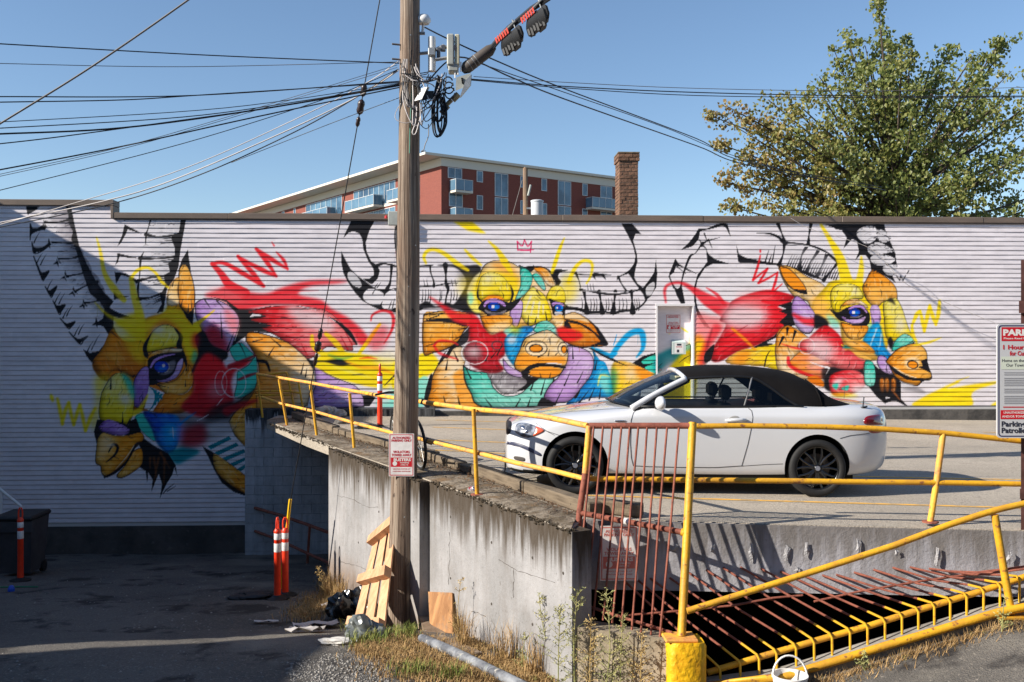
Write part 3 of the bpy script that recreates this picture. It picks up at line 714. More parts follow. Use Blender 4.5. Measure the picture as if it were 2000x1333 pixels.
Fp(2,'OR',[(1215,435),(1330,412),(1400,345),(1440,280),(1482,360),(1472,450),(1400,512),(1300,515),(1240,480)],c2='OL',g=((1420,330),(1380,490)),k=6)
Sp(2,'W',[(1340,512),(1420,505),(1470,450)],[2,5,3])
for q in ((1420,450,1422,400),(1290,550,1305,510),(1460,540,1470,470),(1200,440,1290,460),(1430,330,1432,270)): Sp(2,'K',[(q[0],q[1]),(q[2],q[3])],[8,2])
Fp(2,'OR',[(1262,512),(1400,515),(1470,480),(1470,560),(1360,650),(1180,655)],1.5,c2='OD',g=((1400,520),(1220,640)))
Fp(2,'PU',[(1030,395),(1085,315),(1138,310),(1143,450),(1112,600),(1030,602),(1018,500)],c2='PD',g=((1110,340),(1050,590)),k=6)
Fp(2,'K',[(1140,330),(1175,390),(1220,425),(1150,445),(1142,400)])
Fp(2,'W',[(1142,450),(1262,502),(1172,642),(1108,622)],sm=0)
for i in range(5):
    x=1112+i*28; Fp(2,'TD',[(x+26-i*4,448+i*14),(x+44-i*4,456+i*14),(1250-i*25,540+i*24),(1238-i*27,556+i*24)],sm=0)
Fp(2,'YE',[(725,400),(780,360),(850,380),(780,520),(760,650),(730,790),(700,720),(740,560)],6,.6)
Fp(2,'YE',[(780,500),(850,382),(920,350),(1000,420),(1028,540),(1010,690),(960,745),(860,722),(780,720),(758,640)],c2='YL',g=((820,700),(900,430)),k=5)
Fp(2,'TE',[(930,350),(1000,390),(1032,480),(1020,560),(980,470)],3,.85); Ep(2,'W',(960,548),46,40,6,.85); Ep(2,'W',(850,440),40,60,8,.4)
Sp(2,'YE',[(1000,660),(1070,630),(1130,520)],[50,40,10],2,.8)
for q in ((940,740,940,650),(848,470,852,385),(980,740,1000,690)): Sp(2,'K',[(q[0],q[1]),(q[2],q[3])],[12,2])
for seg in ([(392,520),(405,560)],[(440,545),(462,640),(478,740)],[(478,740),(500,640),(528,575)],[(528,575),(545,660),(565,745)],[(565,745),(590,660),(612,590)],[(612,590),(635,690),(655,790)],[(655,790),(690,700),(730,620)]):
    Sp(2,'YE',seg,[18,30,18],2,.85)
Fp(2,'K',[(1330,640),(1560,690),(1750,650),(1770,770),(1640,840),(1480,900),(1385,925),(1340,800)],8,.55)
Fp(2,'K',[(1495,80),(1560,30),(1620,130),(1740,190),(1720,250),(1620,215),(1530,260),(1490,340),(1470,330),(1520,200)],1)
Fp(2,'RD',[(1485,340),(1540,232),(1600,195),(1700,255),(1745,315),(1850,240),(1955,210),(1880,300),(1800,340),(1770,440),(1790,570),(1700,650),(1560,690),(1440,650),(1390,600),(1480,490)],3,c2='RE',g=((1600,640),(1560,330)))
Ep(2,'RE',(1500,100),30,60,4,.7)
Fp(2,'TE',[(1758,165),(1800,130),(1850,118),(1900,165),(1950,225),(1880,262),(1800,250)],k=6); Sp(2,'K',[(1832,120),(1860,170),(1885,230)],[10,6,2])
Fp(2,'TE',[(1820,340),(1900,290),(1962,235),(1962,440),(1890,520),(1800,535),(1815,430)],1,k=6)
Sp(2,'RD',[(1760,300),(1860,260),(1950,215)],[40,34,8],1.5,.9); Sp(2,'RD',[(1830,400),(1900,370),(1960,350)],[16,24,10],1.5,.9)
Ep(2,'W',(1660,480),70,60,12,.6); ring(2,'W',(1792,425),92,110,9,.8); ring(2,'W',(1692,425),46,92,6,.7)
Fp(2,'K',[(1640,610),(1780,560),(1890,520),(1960,440),(1920,560),(1840,620),(1760,700),(1640,720),(1560,700)],5,.75)
Fp(2,'OR',[(1755,720),(1800,650),(1900,560),(1960,500),(1960,800),(1900,925),(1820,852),(1780,790)],c2='OL',g=((1900,620),(1800,780)),k=7); Sp(2,'RD',[(1740,640),(1830,600),(1960,560)],[70,50,20],3,.8)
Fp(2,'GL',[(1560,780),(1640,730),(1750,720),(1780,800),(1650,830)],5,.8)
Fp(2,'W',[(1585,912),(1790,822),(1905,945),(1905,1145),(1800,1075),(1650,962)],sm=0)
for i in range(5):
    x0,y0=1590+i*52,912+i*46; Fp(2,'TD',[(x0,y0),(x0+26,y0+24),(min(1905,x0+185+i*4),y0-56+i*4),(min(1905,x0+165+i*4),y0-80+i*4)],sm=0)
Fp(2,'K',[(1548,905),(1640,960),(1760,1040),(1905,1150),(1905,1300),(1790,1260),(1700,1190),(1640,1090),(1600,1000)],sm=0)
Fp(2,'OR',[(1640,968),(1755,1042),(1905,1165),(1900,1280),(1790,1220),(1700,1150),(1645,1070)],c2='OL',g=((1880,1200),(1680,1020)),hairs=8)
Fp(2,'TE',[(1035,685),(1100,655),(1150,720),(1192,865),(1130,835),(1070,770)],k=4)
Fp(2,'BL',[(1100,650),(1200,655),(1360,680),(1385,800),(1340,935),(1285,965),(1205,885),(1160,765)],1.5,c2='BD',g=((1320,800),(1120,680)))
Fp(2,'BC',[(1250,760),(1340,740),(1350,880),(1280,920)],6,.8); Ep(2,'W',(1325,802),26,18,5,.9); Sp(2,'W',[(1322,760),(1330,850)],[2,7,2])
Fp(2,'TD',[(1290,965),(1400,920),(1530,950),(1420,1020),(1350,1045)],3,.9); Fp(2,'RD',[(1390,800),(1540,740),(1580,800),(1560,890),(1420,910)],6,.7); Fp(2,'PU',[(1360,740),(1410,720),(1400,860),(1360,880)],5,.6)
Sp(2,'BL',[(1380,740),(1440,690),(1500,650)],[20,14,4],2,.8); Sp(2,'W',[(1510,715),(1560,690),(1600,665)],[3,6,2]); Sp(2,'W',[(1660,600),(1690,560),(1710,540)],[2,6,2])
Fp(2,'K',[(985,720),(1045,695),(1080,790),(1105,850),(1180,905),(1290,965),(1345,1050),(1360,1140),(1335,1075),(1322,1125),(1275,1200),(1225,1312),(1242,1200),(1216,1120),(1160,1262),(1170,1165),(1135,1110),(1130,1200),(1115,1100),(1068,1070),(1092,950),(1040,860),(960,828),(990,780)],sm=0)
for q in ((1180,1000,1200,1150),(1215,1000,1180,1180),(1260,1010,1255,1200),(1150,1000,1150,1080),(1230,960,1300,1080)): Sp(2,'BR',[(q[0],q[1]),(q[2],q[3])],[22,6],1.5,.8)
for q in ((1250,1270,1310,1210),(1265,1250,1335,1195),(1280,1255,1345,1215)): Sp(2,'K',[(q[0],q[1]),(q[2],q[3])],[6,2])
Fp(2,'K',[(745,705),(720,800),(745,910),(760,840),(800,800),(990,800),(1000,750),(900,720)],sm=0)
Fp(2,'PD',[(758,762),(820,708),(900,728),(992,782),(965,822),(880,825),(790,800)],c2='PU',g=((780,790),(900,740)),hairs=6)
Fp(2,'OR',[(750,845),(790,805),(880,828),(980,825),(1070,803),(1102,830),(1090,872),(1030,930),(980,1012),(900,1085),(820,1145),(780,1115),(770,1062),(733,1032),(740,920)],c2='OL',g=((960,900),(780,850)),k=7)
Fp(2,'PE',[(790,820),(860,850),(870,900),(800,980),(760,960)],6,.6)
Fp(2,'OR',[(1000,965),(1082,925),(1090,1040),(1012,1112),(930,1152),(895,1132),(960,1055)],c2='OL',g=((1060,950),(960,1130)),k=6)
Sp(2,'K',[(832,955),(868,895),(902,918),(880,975),(815,1030)],[6,16,18,14,6]); Ep(2,'PE',(850,905),34,16,2,.8,rot=-.3)
Sp(2,'K',[(1092,880),(1040,900),(975,1020),(885,1105),(800,1148)],[8,16,12,18,10]); Sp(2,'PE',[(1030,900),(970,990),(890,1080)],[4,8,3])
# --- right goat: horns
Fp(5,'K',[(265,232),(320,180),(362,125),(382,88),(440,88),(500,62),(545,52),(572,62),(592,148),(560,85),(535,72),(470,92),(392,108),(382,160),(345,205)],sm=0)
Fp(5,'K',[(380,150),(402,178),(450,165),(415,195),(440,232),(410,208),(380,218),(395,188)],sm=0)
for q in ((440,168,518,148),(418,122,440,180),(445,160,470,218)): Sp(5,'K',[(q[0],q[1]),(q[2],q[3])],[8,2])
Sp(5,'K',[(395,200),(360,250),(325,272),(290,360),(272,430),(265,480)],[8,4,12,10,6,12])
Fp(5,'K',[(430,220),(448,258),(490,290),(578,318),(480,318),(425,345),(375,425),(360,500),(372,600),(415,680),(462,742),(420,728),(372,655),(352,560),(352,470),(375,390),(438,308)],sm=0)
Fp(5,'K',[(230,284),(252,318),(300,350),(236,332),(222,375),(192,402),(190,385),(212,330)],sm=0)
Sp(5,'K',[(190,400),(205,440),(222,475)],[8,6,12]); Fp(5,'K',[(218,468),(245,482),(272,462),(296,580),(268,582),(240,530)],sm=0)
for q in ((230,330,300,385),(300,350,370,385),(290,350,330,372)): Sp(5,'K',[(q[0],q[1]),(q[2],q[3])],[6,2])
Fp(5,'K',[(626,192),(645,258),(690,280),(780,298),(890,318),(960,330),(1050,358),(1130,388),(1212,432),(1100,402),(1000,352),(900,332),(780,320),(640,312)],sm=0)
Sp(5,'K',[(758,120),(840,122),(905,148),(945,182),(1100,200),(1200,238),(1290,310)],[2,10,14,20,10,12,16])
for a,b,c in (((898,60),(922,120),(945,185)),((940,185),(930,260),(905,325)),((1112,60),(1100,130),(1095,195)),((1085,205),(1050,270),(1040,345)),((1165,228),(1110,310),(1082,372)),((1215,260),(1180,340),(1150,400)),((1288,312),(1240,370),(1195,425))):
    Sp(5,'K',[a,b,c],[20,6,22])
for x in range(960,1280,15):
    y=330+(x-960)*.3; Sp(5,'K',[(x,y),(x+14,y-35),(x+34,y-75)],[7,4,1])
for q in ((815,305,838,230),(860,310,880,200),(840,305,856,260)): Sp(5,'K',[(q[0],q[1]),(q[2],q[3])],[8,2])
Fp(5,'GL',[(960,200),(1080,220),(1040,320),(960,310)],6,.5); Fp(5,'GL',[(1120,250),(1250,300),(1180,390),(1090,350)],6,.5)
Sp(5,'W',[(960,190),(1100,208),(1220,255)],[4,7,4])
Fp(5,'K',[(1190,62),(1590,62),(1602,120),(1632,180),(1662,250),(1672,330),(1645,402),(1666,445),(1600,402),(1555,378),(1505,362),(1495,300),(1470,265),(1435,262),(1400,300),(1425,240),(1412,172),(1380,160),(1325,222),(1345,150),(1312,100),(1275,98),(1262,85)],sm=0)
for P in ([(1412,112),(1460,78),(1530,82),(1542,150),(1480,190),(1425,155)],[(1545,100),(1602,112),(1632,160),(1592,180),(1552,162)],[(1482,215),(1550,180),(1652,232),(1602,250),(1512,262)],[(1502,278),(1570,255),(1662,290),(1602,328),(1524,322)],[(1580,342),(1668,325),(1665,382),(1612,392)]):
    Fp(5,'GL',P,c2='W',g=(P[0],P[2]),hairs=8)
for p in ([(1670,400),(1690,428)],[(1690,428),(1696,396)],[(1696,396),(1712,428)],[(1712,428),(1728,395)],[(1738,382),(1750,364)]): Sp(5,'K',p,[5,5])
# right goat: neck and reds
Sp(5,'RE',[(168,570),(160,495),(185,455),(260,442),(340,482),(440,555),(560,620)],[8,18,16,18,34,80,110],2,.82)
Sp(5,'RE',[(432,475),(500,520),(555,590)],[6,22,24],1,.75)
Fp(5,'RL',[(365,640),(460,660),(570,690),(500,820),(420,920),(355,940),(355,760)],5,.8)
Fp(5,'OR',[(350,800),(400,790),(430,860),(420,965),(350,965)],4,.8); Ep(5,'YE',(385,860),40,40,5,.8)
Sp(5,'DG',[(470,740),(440,850),(420,960)],[6,20,30],1.5,.7); Sp(5,'RE',[(500,740),(420,880),(400,965)],[60,40,40],4,.6)
Fp(5,'RE',[(600,562),(720,512),(850,490),(1005,530),(975,560),(890,590),(955,640),(935,720),(870,790),(760,850),(640,890),(520,955),(465,945),(478,870),(560,722),(520,685),(575,605)],1,c2='RE',g=((500,900),(700,620)))
Fp(5,'W',[(560,610),(680,570),(800,600),(830,680),(740,740),(620,740),(540,700)],9,.85); Fp(5,'RL',[(640,530),(850,520),(860,590),(700,600)],8,.6)
for q in ((560,800,700,720),(520,900,700,800),(600,880,780,780),(850,760,900,690),(760,840,850,740)): Sp(5,'RD',[(q[0],q[1]),(q[2],q[3])],[12,3],.5,.8)
for q in ((900,590,830,600),(955,640,860,640),(935,720,850,700)): Sp(5,'RE',[(q[0],q[1]),(q[2],q[3])],[14,4])
Fp(5,'K',[(895,592),(985,560),(1000,640),(1010,720),(960,735),(890,800),(820,832),(890,845),(790,905),(700,885),(760,852),(870,792),(938,720),(905,700),(960,650),(905,630),(950,612)],sm=0)
Sp(5,'RE',[(985,560),(890,575),(800,560)],[6,30,20],1,.9)
Fp(5,'K',[(425,900),(485,845),(462,945),(420,960)])
Fp(5,'OL',[(560,965),(640,890),(760,865),(850,850),(910,830),(925,900),(905,1010),(800,990)],c2='YE',g=((620,940),(850,900)))
Fp(5,'OR',[(600,960),(640,900),(720,890),(680,965)],4,.8); Sp(5,'K',[(810,985),(825,920),(850,880)],[8,6,2]); Sp(5,'OR',[(600,740),(680,810),(750,880)],[16,22,12],1.5,.85)
Fp(5,'OR',[(890,850),(1000,800),(1120,830),(1320,860),(1470,950),(1455,1020),(1310,1010),(1230,1060),(1120,1065),(960,1010)],1,c2='RL',g=((960,980),(1250,950)))
Fp(5,'K',[(1190,1000),(1300,985),(1440,1000),(1470,1060),(1330,1030),(1230,1075),(1215,1120),(1190,1070)],2,.85)
Fp(5,'OR',[(885,800),(955,722),(1060,772),(1115,835),(1030,900),(975,960),(1010,1010),(1110,1060),(1185,1080),(1195,1120),(1060,1075),(900,1012)],c2='PE',g=((930,760),(1010,960)),k=4)
for q in ((960,740,955,790),(1010,760,990,830),(930,800,900,860)): Sp(5,'K',[(q[0],q[1]),(q[2],q[3])],[16,2])
Sp(5,'RE',[(965,930),(975,980),(1060,1030),(1170,1060)],[20,26,24,8],1,.85); Fp(5,'OD',[(1090,1060),(1150,1050),(1195,1090),(1190,1120),(1120,1100)],1)
# right goat: head
Fp(5,'OL',[(905,332),(985,340),(1085,400),(1185,450),(1230,520),(1215,650),(1130,650),(1090,565),(1010,535),(955,470),(912,380)],c2='PE',g=((1000,360),(1150,560)),k=5)
Fp(5,'OR',[(908,335),(970,352),(1040,420),(1082,492),(1030,502),(970,462),(928,400)],k=8)
Fp(5,'K',[(1005,485),(1085,488),(1092,522),(1040,512)],sm=0)
Fp(5,'YE',[(1125,570),(1200,480),(1260,430),(1440,430),(1480,540),(1600,560),(1625,700),(1600,890),(1500,950),(1330,870),(1300,720),(1220,710),(1130,660)],1,c2='OL',g=((1300,500),(1180,680)))
Fp(5,'OL',[(1110,540),(1200,560),(1230,690),(1150,680)],5,.8); Fp(5,'TL',[(1215,650),(1290,690),(1290,740),(1240,720)],3,.8)
Sp(5,'YE',[(1178,65),(1235,160),(1300,280),(1340,420)],[16,30,56,80],1.5,.88); Sp(5,'YE',[(1440,275),(1440,350),(1425,440)],[12,34,50],1.5,.8)
Fp(5,'OR',[(1505,365),(1560,380),(1640,440),(1672,500),(1665,590),(1590,565),(1540,600),(1480,560),(1448,480),(1468,430)],c2='OL',g=((1540,390),(1560,560)),k=5,hairs=6)
Fp(5,'YE',[(1238,525),(1260,472),(1335,447),(1420,470),(1452,540),(1380,552),(1310,592),(1298,640),(1250,612)],c2='YL',g=((1300,600),(1340,470)),k=5)
Ep(5,'W',(1400,500),20,30,4,.5); Ep(5,'OL',(1530,510),26,40,4,.8)
Fp(5,'YE',[(1585,570),(1660,542),(1702,600),(1742,720),(1785,835),(1720,790),(1650,825),(1602,795),(1588,680)],c2='YL',g=((1620,780),(1680,640)),k=4)
Ep(5,'W',(1695,720),30,60,7,.8); Fp(5,'K',[(1610,560),(1640,540),(1665,590),(1640,575)],1.5,.8); Fp(5,'K',[(1612,830),(1630,795),(1650,830),(1638,880)],1)
Fp(5,'PL',[(1500,605),(1535,585),(1562,620),(1565,700),(1520,745),(1505,680)],c2='PU',g=((1520,600),(1540,730)))
Fp(5,'TL',[(1455,770),(1500,700),(1530,760),(1480,830)],3,.8)
Fp(5,'BL',[(1470,780),(1530,705),(1565,725),(1595,860),(1645,930),(1600,965),(1530,905),(1450,850)],1.5,c2='BC',g=((1600,940),(1500,760)))
for q in ((1520,800,1540,740),(1560,860,1570,780),(1500,850,1520,790)): Sp(5,'W',[(q[0],q[1]),(q[2],q[3])],[6,12],1,.7)
Sp(5,'TD',[(1300,890),(1320,860),(1420,865),(1500,880)],[6,16,22,30],1,.85); Sp(5,'OL',[(1340,880),(1420,910),(1500,940)],[10,26,10],1,.9)
Fp(5,'K',[(1235,612),(1290,635),(1350,602),(1440,592),(1492,640),(1492,705),(1440,735),(1340,700),(1300,690),(1265,655)])
Fp(5,'OR',[(1308,598),(1345,560),(1410,548),(1470,585),(1480,610),(1420,580),(1350,590)],c2='PE',g=((1320,590),(1440,560)),k=3)
Sp(5,'PU',[(1358,615),(1400,596),(1445,600),(1475,635)],[8,16,16,8]); Ep(5,'BD',(1398,637),36,26); Ep(5,'BL',(1405,642),20,14,1,.8); Ep(5,'W',(1390,637),10,10)
Fp(5,'PU',[(1312,662),(1360,680),(1420,680),(1470,665),(1440,705),(1380,712),(1335,692)],c2='PL',g=((1320,670),(1450,680))); Sp(5,'GR',[(1370,668),(1420,665),(1450,650)],[6,10,4])
Fp(5,'OR',[(1308,700),(1400,722),(1482,725),(1470,775),(1425,812),(1360,802),(1320,745)],c2='OL',g=((1400,720),(1400,800)),k=5)
Fp(5,'OL',[(1330,820),(1420,815),(1480,840),(1530,900),(1440,890),(1360,860)],1,c2='OR',g=((1360,830),(1500,890)))
Fp(5,'PU',[(985,590),(1018,530),(1080,572),(1140,650),(1138,720),(1100,775),(1040,752),(998,690)],c2='PL',g=((1010,560),(1080,720)),k=5); Sp(5,'RE',[(1000,650),(1070,690),(1150,700)],[20,40,60],3,.85)
Fp(5,'K',[(1140,650),(1220,690),(1230,760),(1290,790),(1320,850),(1280,830),(1180,740),(1140,740)],1.5)
Fp(5,'RE',[(1100,800),(1200,722),(1285,770),(1322,840),(1310,900),(1360,880),(1430,940),(1470,970),(1440,1010),(1310,1005),(1230,965),(1150,925),(1030,870),(1045,830)],1.2,c2='RL',g=((1240,770),(1180,930)))
Fp(5,'W',[(1080,820),(1180,800),(1270,870),(1220,940),(1120,900)],7,.7); Ep(5,'W',(1150,960),70,40,8,.5); ring(5,'W',(1085,855),50,52,6,.8); Sp(5,'RE',[(920,840),(1000,865),(1080,880)],[4,14,10],1,.8)
Sp(5,'W',[(1110,960),(1180,985),(1230,1000),(1210,1040)],[4,8,14,4])
Fp(5,'K',[(1230,1010),(1310,1008),(1440,1012),(1460,960),(1475,980),(1450,1020),(1475,1100),(1440,1060),(1380,1012),(1300,1030),(1230,1060),(1250,1150),(1200,1120)],1)
Fp(5,'RE',[(1235,1060),(1300,1020),(1380,1010),(1450,1040),(1465,1110),(1400,1160),(1260,1175)],1,c2='RL',g=((1260,1060),(1400,1130)))
Fp(5,'W',[(1260,1080),(1320,1060),(1300,1120),(1260,1140)],4,.8); Fp(5,'TE',[(1250,1110),(1290,1100),(1280,1140)],1); Fp(5,'TE',[(1310,1130),(1360,1110),(1350,1145)],1)
Fp(5,'W',[(1380,1120),(1470,1110),(1530,1150),(1430,1185)],4,.8); Fp(5,'YE',[(1240,1165),(1330,1160),(1420,1180),(1300,1190)],3,.7)
Fp(5,'K',[(1500,950),(1550,1000),(1645,1040),(1700,1090),(1698,1150),(1700,1200),(1742,1245),(1660,1205),(1650,1195),(1600,1185),(1600,1235),(1540,1185),(1480,1110),(1530,1095),(1530,1020)],sm=0)
for x in (1575,1607,1650): Fp(5,'BR',[(x-14,1080),(x,1062),(x+14,1080),(x+16,1130),(x+4,1160),(x-12,1130)],1,c2='OD',g=((x,1150),(x,1070)))
Sp(5,'BR',[(1640,1140),(1680,1190),(1700,1220)],[14,10,2]); Sp(5,'K',[(1560,1190),(1600,1210),(1660,1200),(1735,1245)],[6,20,18,4])
Fp(5,'TE',[(1465,955),(1512,958),(1532,1030),(1522,1112),(1462,1095)],c2='TL',g=((1520,1000),(1470,1080)),k=4)
Fp(5,'PU',[(1555,920),(1600,928),(1642,1000),(1632,1042),(1570,1012),(1543,960)],c2='PL',g=((1570,930),(1620,1020)),k=5)
Fp(5,'TE',[(1638,890),(1660,822),(1720,775),(1770,800),(1782,832),(1705,862)],c2='TL',g=((1650,880),(1750,800)),k=4)
Fp(5,'OR',[(1600,955),(1642,905),(1700,862),(1800,838),(1862,888),(1870,970),(1897,1040),(1890,1072),(1840,1082),(1800,1112),(1720,1092),(1660,1052),(1622,985)],c2='OL',g=((1640,960),(1800,860)),k=7)
Fp(5,'PE',[(1720,950),(1770,925),(1820,950),(1800,1010),(1740,1000)],2,.85); Ep(5,'OR',(1775,975),34,24,k=9,rot=.2)
Fp(5,'K',[(1828,952),(1868,935),(1892,1032),(1850,1010),(1800,990),(1840,988)],sm=0)
Fp(5,'K',[(1600,958),(1680,1012),(1760,1058),(1890,1070),(1830,1085),(1740,1076),(1655,1030)],sm=0); Sp(5,'PE',[(1650,990),(1720,1035),(1800,1062)],[4,8,4])
Fp(5,'GL',[(1705,1095),(1790,1110),(1760,1125),(1710,1130)],2,.8); Fp(5,'DG',[(1700,1140),(1800,1125),(1860,1160),(1780,1150)],2,.5)
for seg in ([(1770,720),(1800,650),(1822,625)],[(1822,625),(1840,700),(1850,760)],[(1850,760),(1870,660),(1886,590)],[(1886,590),(1905,660),(1925,715)],[(1925,715),(1942,640),(1950,560)],[(1770,720),(1775,780),(1800,830)]):
    Sp(5,'YE',seg,[14,28,16],1.2,.85)
Sp(5,'YE',[(1780,850),(1880,830),(1960,800)],[10,18,4],1,.75); Sp(5,'YE',[(1310,845),(1330,860)],[4,4])
Fp(6,'YE',[(355,892),(430,820),(560,755),(700,690),(720,700),(620,750),(850,712),(1030,690),(1030,705),(870,755),(820,800),(800,895)],1.5,.92)
Sp(6,'YE',[(700,690),(800,650)],[14,3],1,.7); Fp(6,'YE',[(985,880),(1040,850),(1040,895),(990,895)],1.5,.8)
for seg,w in (([(783,232),(783,242)],[12,10]),([(783,265),(765,340),(735,425)],[8,16,14]),([(735,425),(790,380),(830,350)],[14,12,10]),([(830,350),(800,400),(770,445)],[14,16,12]),([(770,445),(840,410),(895,375)],[14,14,8]),([(895,375),(880,440),(855,510)],[12,18,14]),([(855,510),(890,480),(925,450)],[14,10,6])):
    Sp(5,'RE',seg,w,.8,.92)
# --- painted door
Fp(7,'TD',[(225,760),(330,690),(420,650),(560,640),(570,760),(400,820),(300,900),(225,960)],3,.8)
Fp(7,'GL',[(380,760),(470,770),(480,830),(340,850)],8,.7)
Fp(7,'YE',[(520,740),(560,700),(660,620),(668,1200),(330,1200),(330,1040),(420,860)],3,.95)
Fp(7,'TL',[(575,625),(660,595),(660,650),(575,680)],2,.8); Sp(7,'K',[(570,620),(660,590)],[8,4]); Sp(7,'K',[(520,810),(580,760),(650,720)],[2,8,3]); Sp(7,'K',[(235,920),(290,850),(330,810)],[10,6,2])
Sp(7,'YE',[(400,280),(420,380),(410,470)],[14,26,14],2,.7); Sp(7,'YE',[(545,410),(620,460)],[12,20,6],1,.8)
# a few runs of paint
_dr=random.Random(40)
for _ in range(70):
    _x,_y=_dr.uniform(120,1800),_dr.uniform(560,780)
    _c=paint[int((_y-RY0)*RS),int((_x-RX0)*RS)].copy()
    if _c.max()-_c.min() < .25: continue
    strokeP(np.array([[(_x-RX0)*RS,(_y-RY0)*RS],[(_x-RX0)*RS+1,(_y-RY0+8)*RS],[(_x-RX0)*RS,(_y-RY0+_dr.uniform(12,26))*RS]]),[2.6,1.8,1.4],_c*.8,.3,.8)
# painterly unevenness of the sprayed colours
_v=np.kron(rng.random((RH // 26+1,RW // 40+1)).astype(np.float32),np.ones((26,40),np.float32))[:RH,:RW]
_v=blur(_v,12)
_w=np.kron(rng.random((RH // 3+1,RW // 18+1)).astype(np.float32),np.ones((3,18),np.float32))[:RH,:RW]
_w=blur(_w,1)
paint *= (1+(_v-.5)*.05+(_w-.5)*.05)[...,None]
_m=paint.mean(2,keepdims=True); paint=_m+(paint-_m)*1.14
np.clip(paint,0,1,out=paint)
paint_lin=np.where(paint <= 0.04045,paint/12.92,((paint+0.055)/1.055) ** 2.4).astype(np.float32)
SID_LIN=lin(np.array([232,225,228])).astype(np.float32)
def paint_at(px,py):
    x=np.clip(((px-RX0)*RS),0,RW-2); y=np.clip(((py-RY0)*RS),0,RH-2)
    xi=x.astype(int); yi=y.astype(int); fx=(x-xi)[...,None]; fy=(y-yi)[...,None]
    return ((paint_lin[yi,xi]*(1-fx)+paint_lin[yi,xi+1]*fx)*(1-fy)+(paint_lin[yi+1,xi]*(1-fx)+paint_lin[yi+1,xi+1]*fx)*fy)

# ------------------------------------------------------------------ mural building
PITCH = 0.1018
Z_TOP0 = 4.159
def wall_x(px): return PY(px, 600, WALL_Y).x
X_STEP, X_CORNER, X_L, X_R = wall_x(222), wall_x(487), -13.8, 16.0
DOOR_X0, DOOR_X1, DOOR_Z1 = wall_x(1281), wall_x(1355.5), 2.405
SID_Z0 = 0.17
m = bpy.data.materials.new('painted siding'); m.use_nodes = True
nd, lk = m.node_tree.nodes, m.node_tree.links
at = nd.new('ShaderNodeVertexColor'); at.layer_name = 'paint'
tc = nd.new('ShaderNodeTexCoord'); mp = nd.new('ShaderNodeMapping'); mp.inputs['Scale'].default_value = (0.5, 1, 3)
nz = nd.new('ShaderNodeTexNoise'); nz.inputs['Scale'].default_value = 2.0; nz.inputs['Detail'].default_value = 8
mr = nd.new('ShaderNodeMapRange'); mr.inputs['From Min'].default_value = .3; mr.inputs['From Max'].default_value = .75; mr.inputs['To Min'].default_value = 1.0; mr.inputs['To Max'].default_value = .86
hs = nd.new('ShaderNodeHueSaturation')
b = nd['Principled BSDF']; b.inputs['Roughness'].default_value = .55; b.inputs['Specular IOR Level'].default_value = .3
lk.new(tc.outputs['Object'], mp.inputs[0]); lk.new(mp.outputs[0], nz.inputs['Vector']); lk.new(nz.outputs['Fac'], mr.inputs['Value'])
lk.new(at.outputs['Color'], hs.inputs['Color']); lk.new(mr.outputs[0], hs.inputs['Value']); lk.new(hs.outputs[0], b.inputs['Base Color'])
M['siding'] = m
bld = empty('mural_building', ((X_L + X_R) / 2, WALL_Y, 0))
tag(bld, 'long low building clad in white horizontal siding with the animal mural', 'building')
BL0 = Vector(bld.location)
def painted_mesh(name, X, Y, Z, parent, smooth=False):
    """X, Y, Z arrays rows x cols -> mesh with the paint attribute taken from the wall layout"""
    r, c = X.shape
    me = bpy.data.meshes.new(name)
    idx = np.arange(r * c).reshape(r, c)
    q = np.stack([idx[:-1, :-1], idx[:-1, 1:], idx[1:, 1:], idx[1:, :-1]], -1).reshape(-1, 4)
    me.vertices.add(r * c); me.loops.add(q.size); me.polygons.add(len(q))
    co = np.stack([X - BL0.x, Y - BL0.y, Z - BL0.z], -1).reshape(-1, 3).astype(np.float32)
    me.vertices.foreach_set('co', co.ravel())
    me.loops.foreach_set('vertex_index', q.ravel().astype(np.int32))
    me.polygons.foreach_set('loop_start', np.arange(0, q.size, 4, dtype=np.int32))
    t = X * SY + WALL_Y * CY
    px = 1000 + F_PX * (X * CY - WALL_Y * SY) / t
    py = YH - F_PX * (Z - CAM_H) / t
    col = np.ones((r * c, 4), np.float32)
    cc = paint_at(px, py)
    out = (px < 2) | (px > 2015)
    cc[out] = SID_LIN
    col[:, :3] = cc.reshape(-1, 3)
    ca = me.color_attributes.new('paint', 'FLOAT_COLOR', 'POINT')
    ca.data.foreach_set('color', col.ravel())
    me.update(); me.validate()
    return link(name, me, M['siding'], parent)
def board(xa, xb, z0, z1):
    n = max(2, int((min(xb, 12.2) - max(xa, -11.2)) / 0.0125))
    xs = np.linspace(max(xa, -11.2), min(xb, 12.2), n)
    xs = np.unique(np.concatenate([[xa], xs, [xb]]))
    T_ = np.array([0, 0, .2, .4, .6, .8, 1.0])
    off = np.array([0.0, .0095, .0082, .0067, .0052, .0036, .002])     # how far each row stands out of the wall
    X = np.tile(xs, (len(T_), 1))
    lap = .0016 * (np.floor((xs + (z0 * 37.7) % 3.66) / 3.66) % 2)
    wob = 0.0012 * np.sin(xs * 2.1 + z0 * 9) + 0.0010 * np.sin(xs * 5.3 + z0 * 31)
    Z = z0 + T_[:, None] * (z1 - z0) + wob[None] * .8
    Y = WALL_Y - off[:, None] - (wob + lap)[None] * (off[:, None] > .001)
    return painted_mesh('board', X, Y, Z, bld)
kmin = 0
k = -1
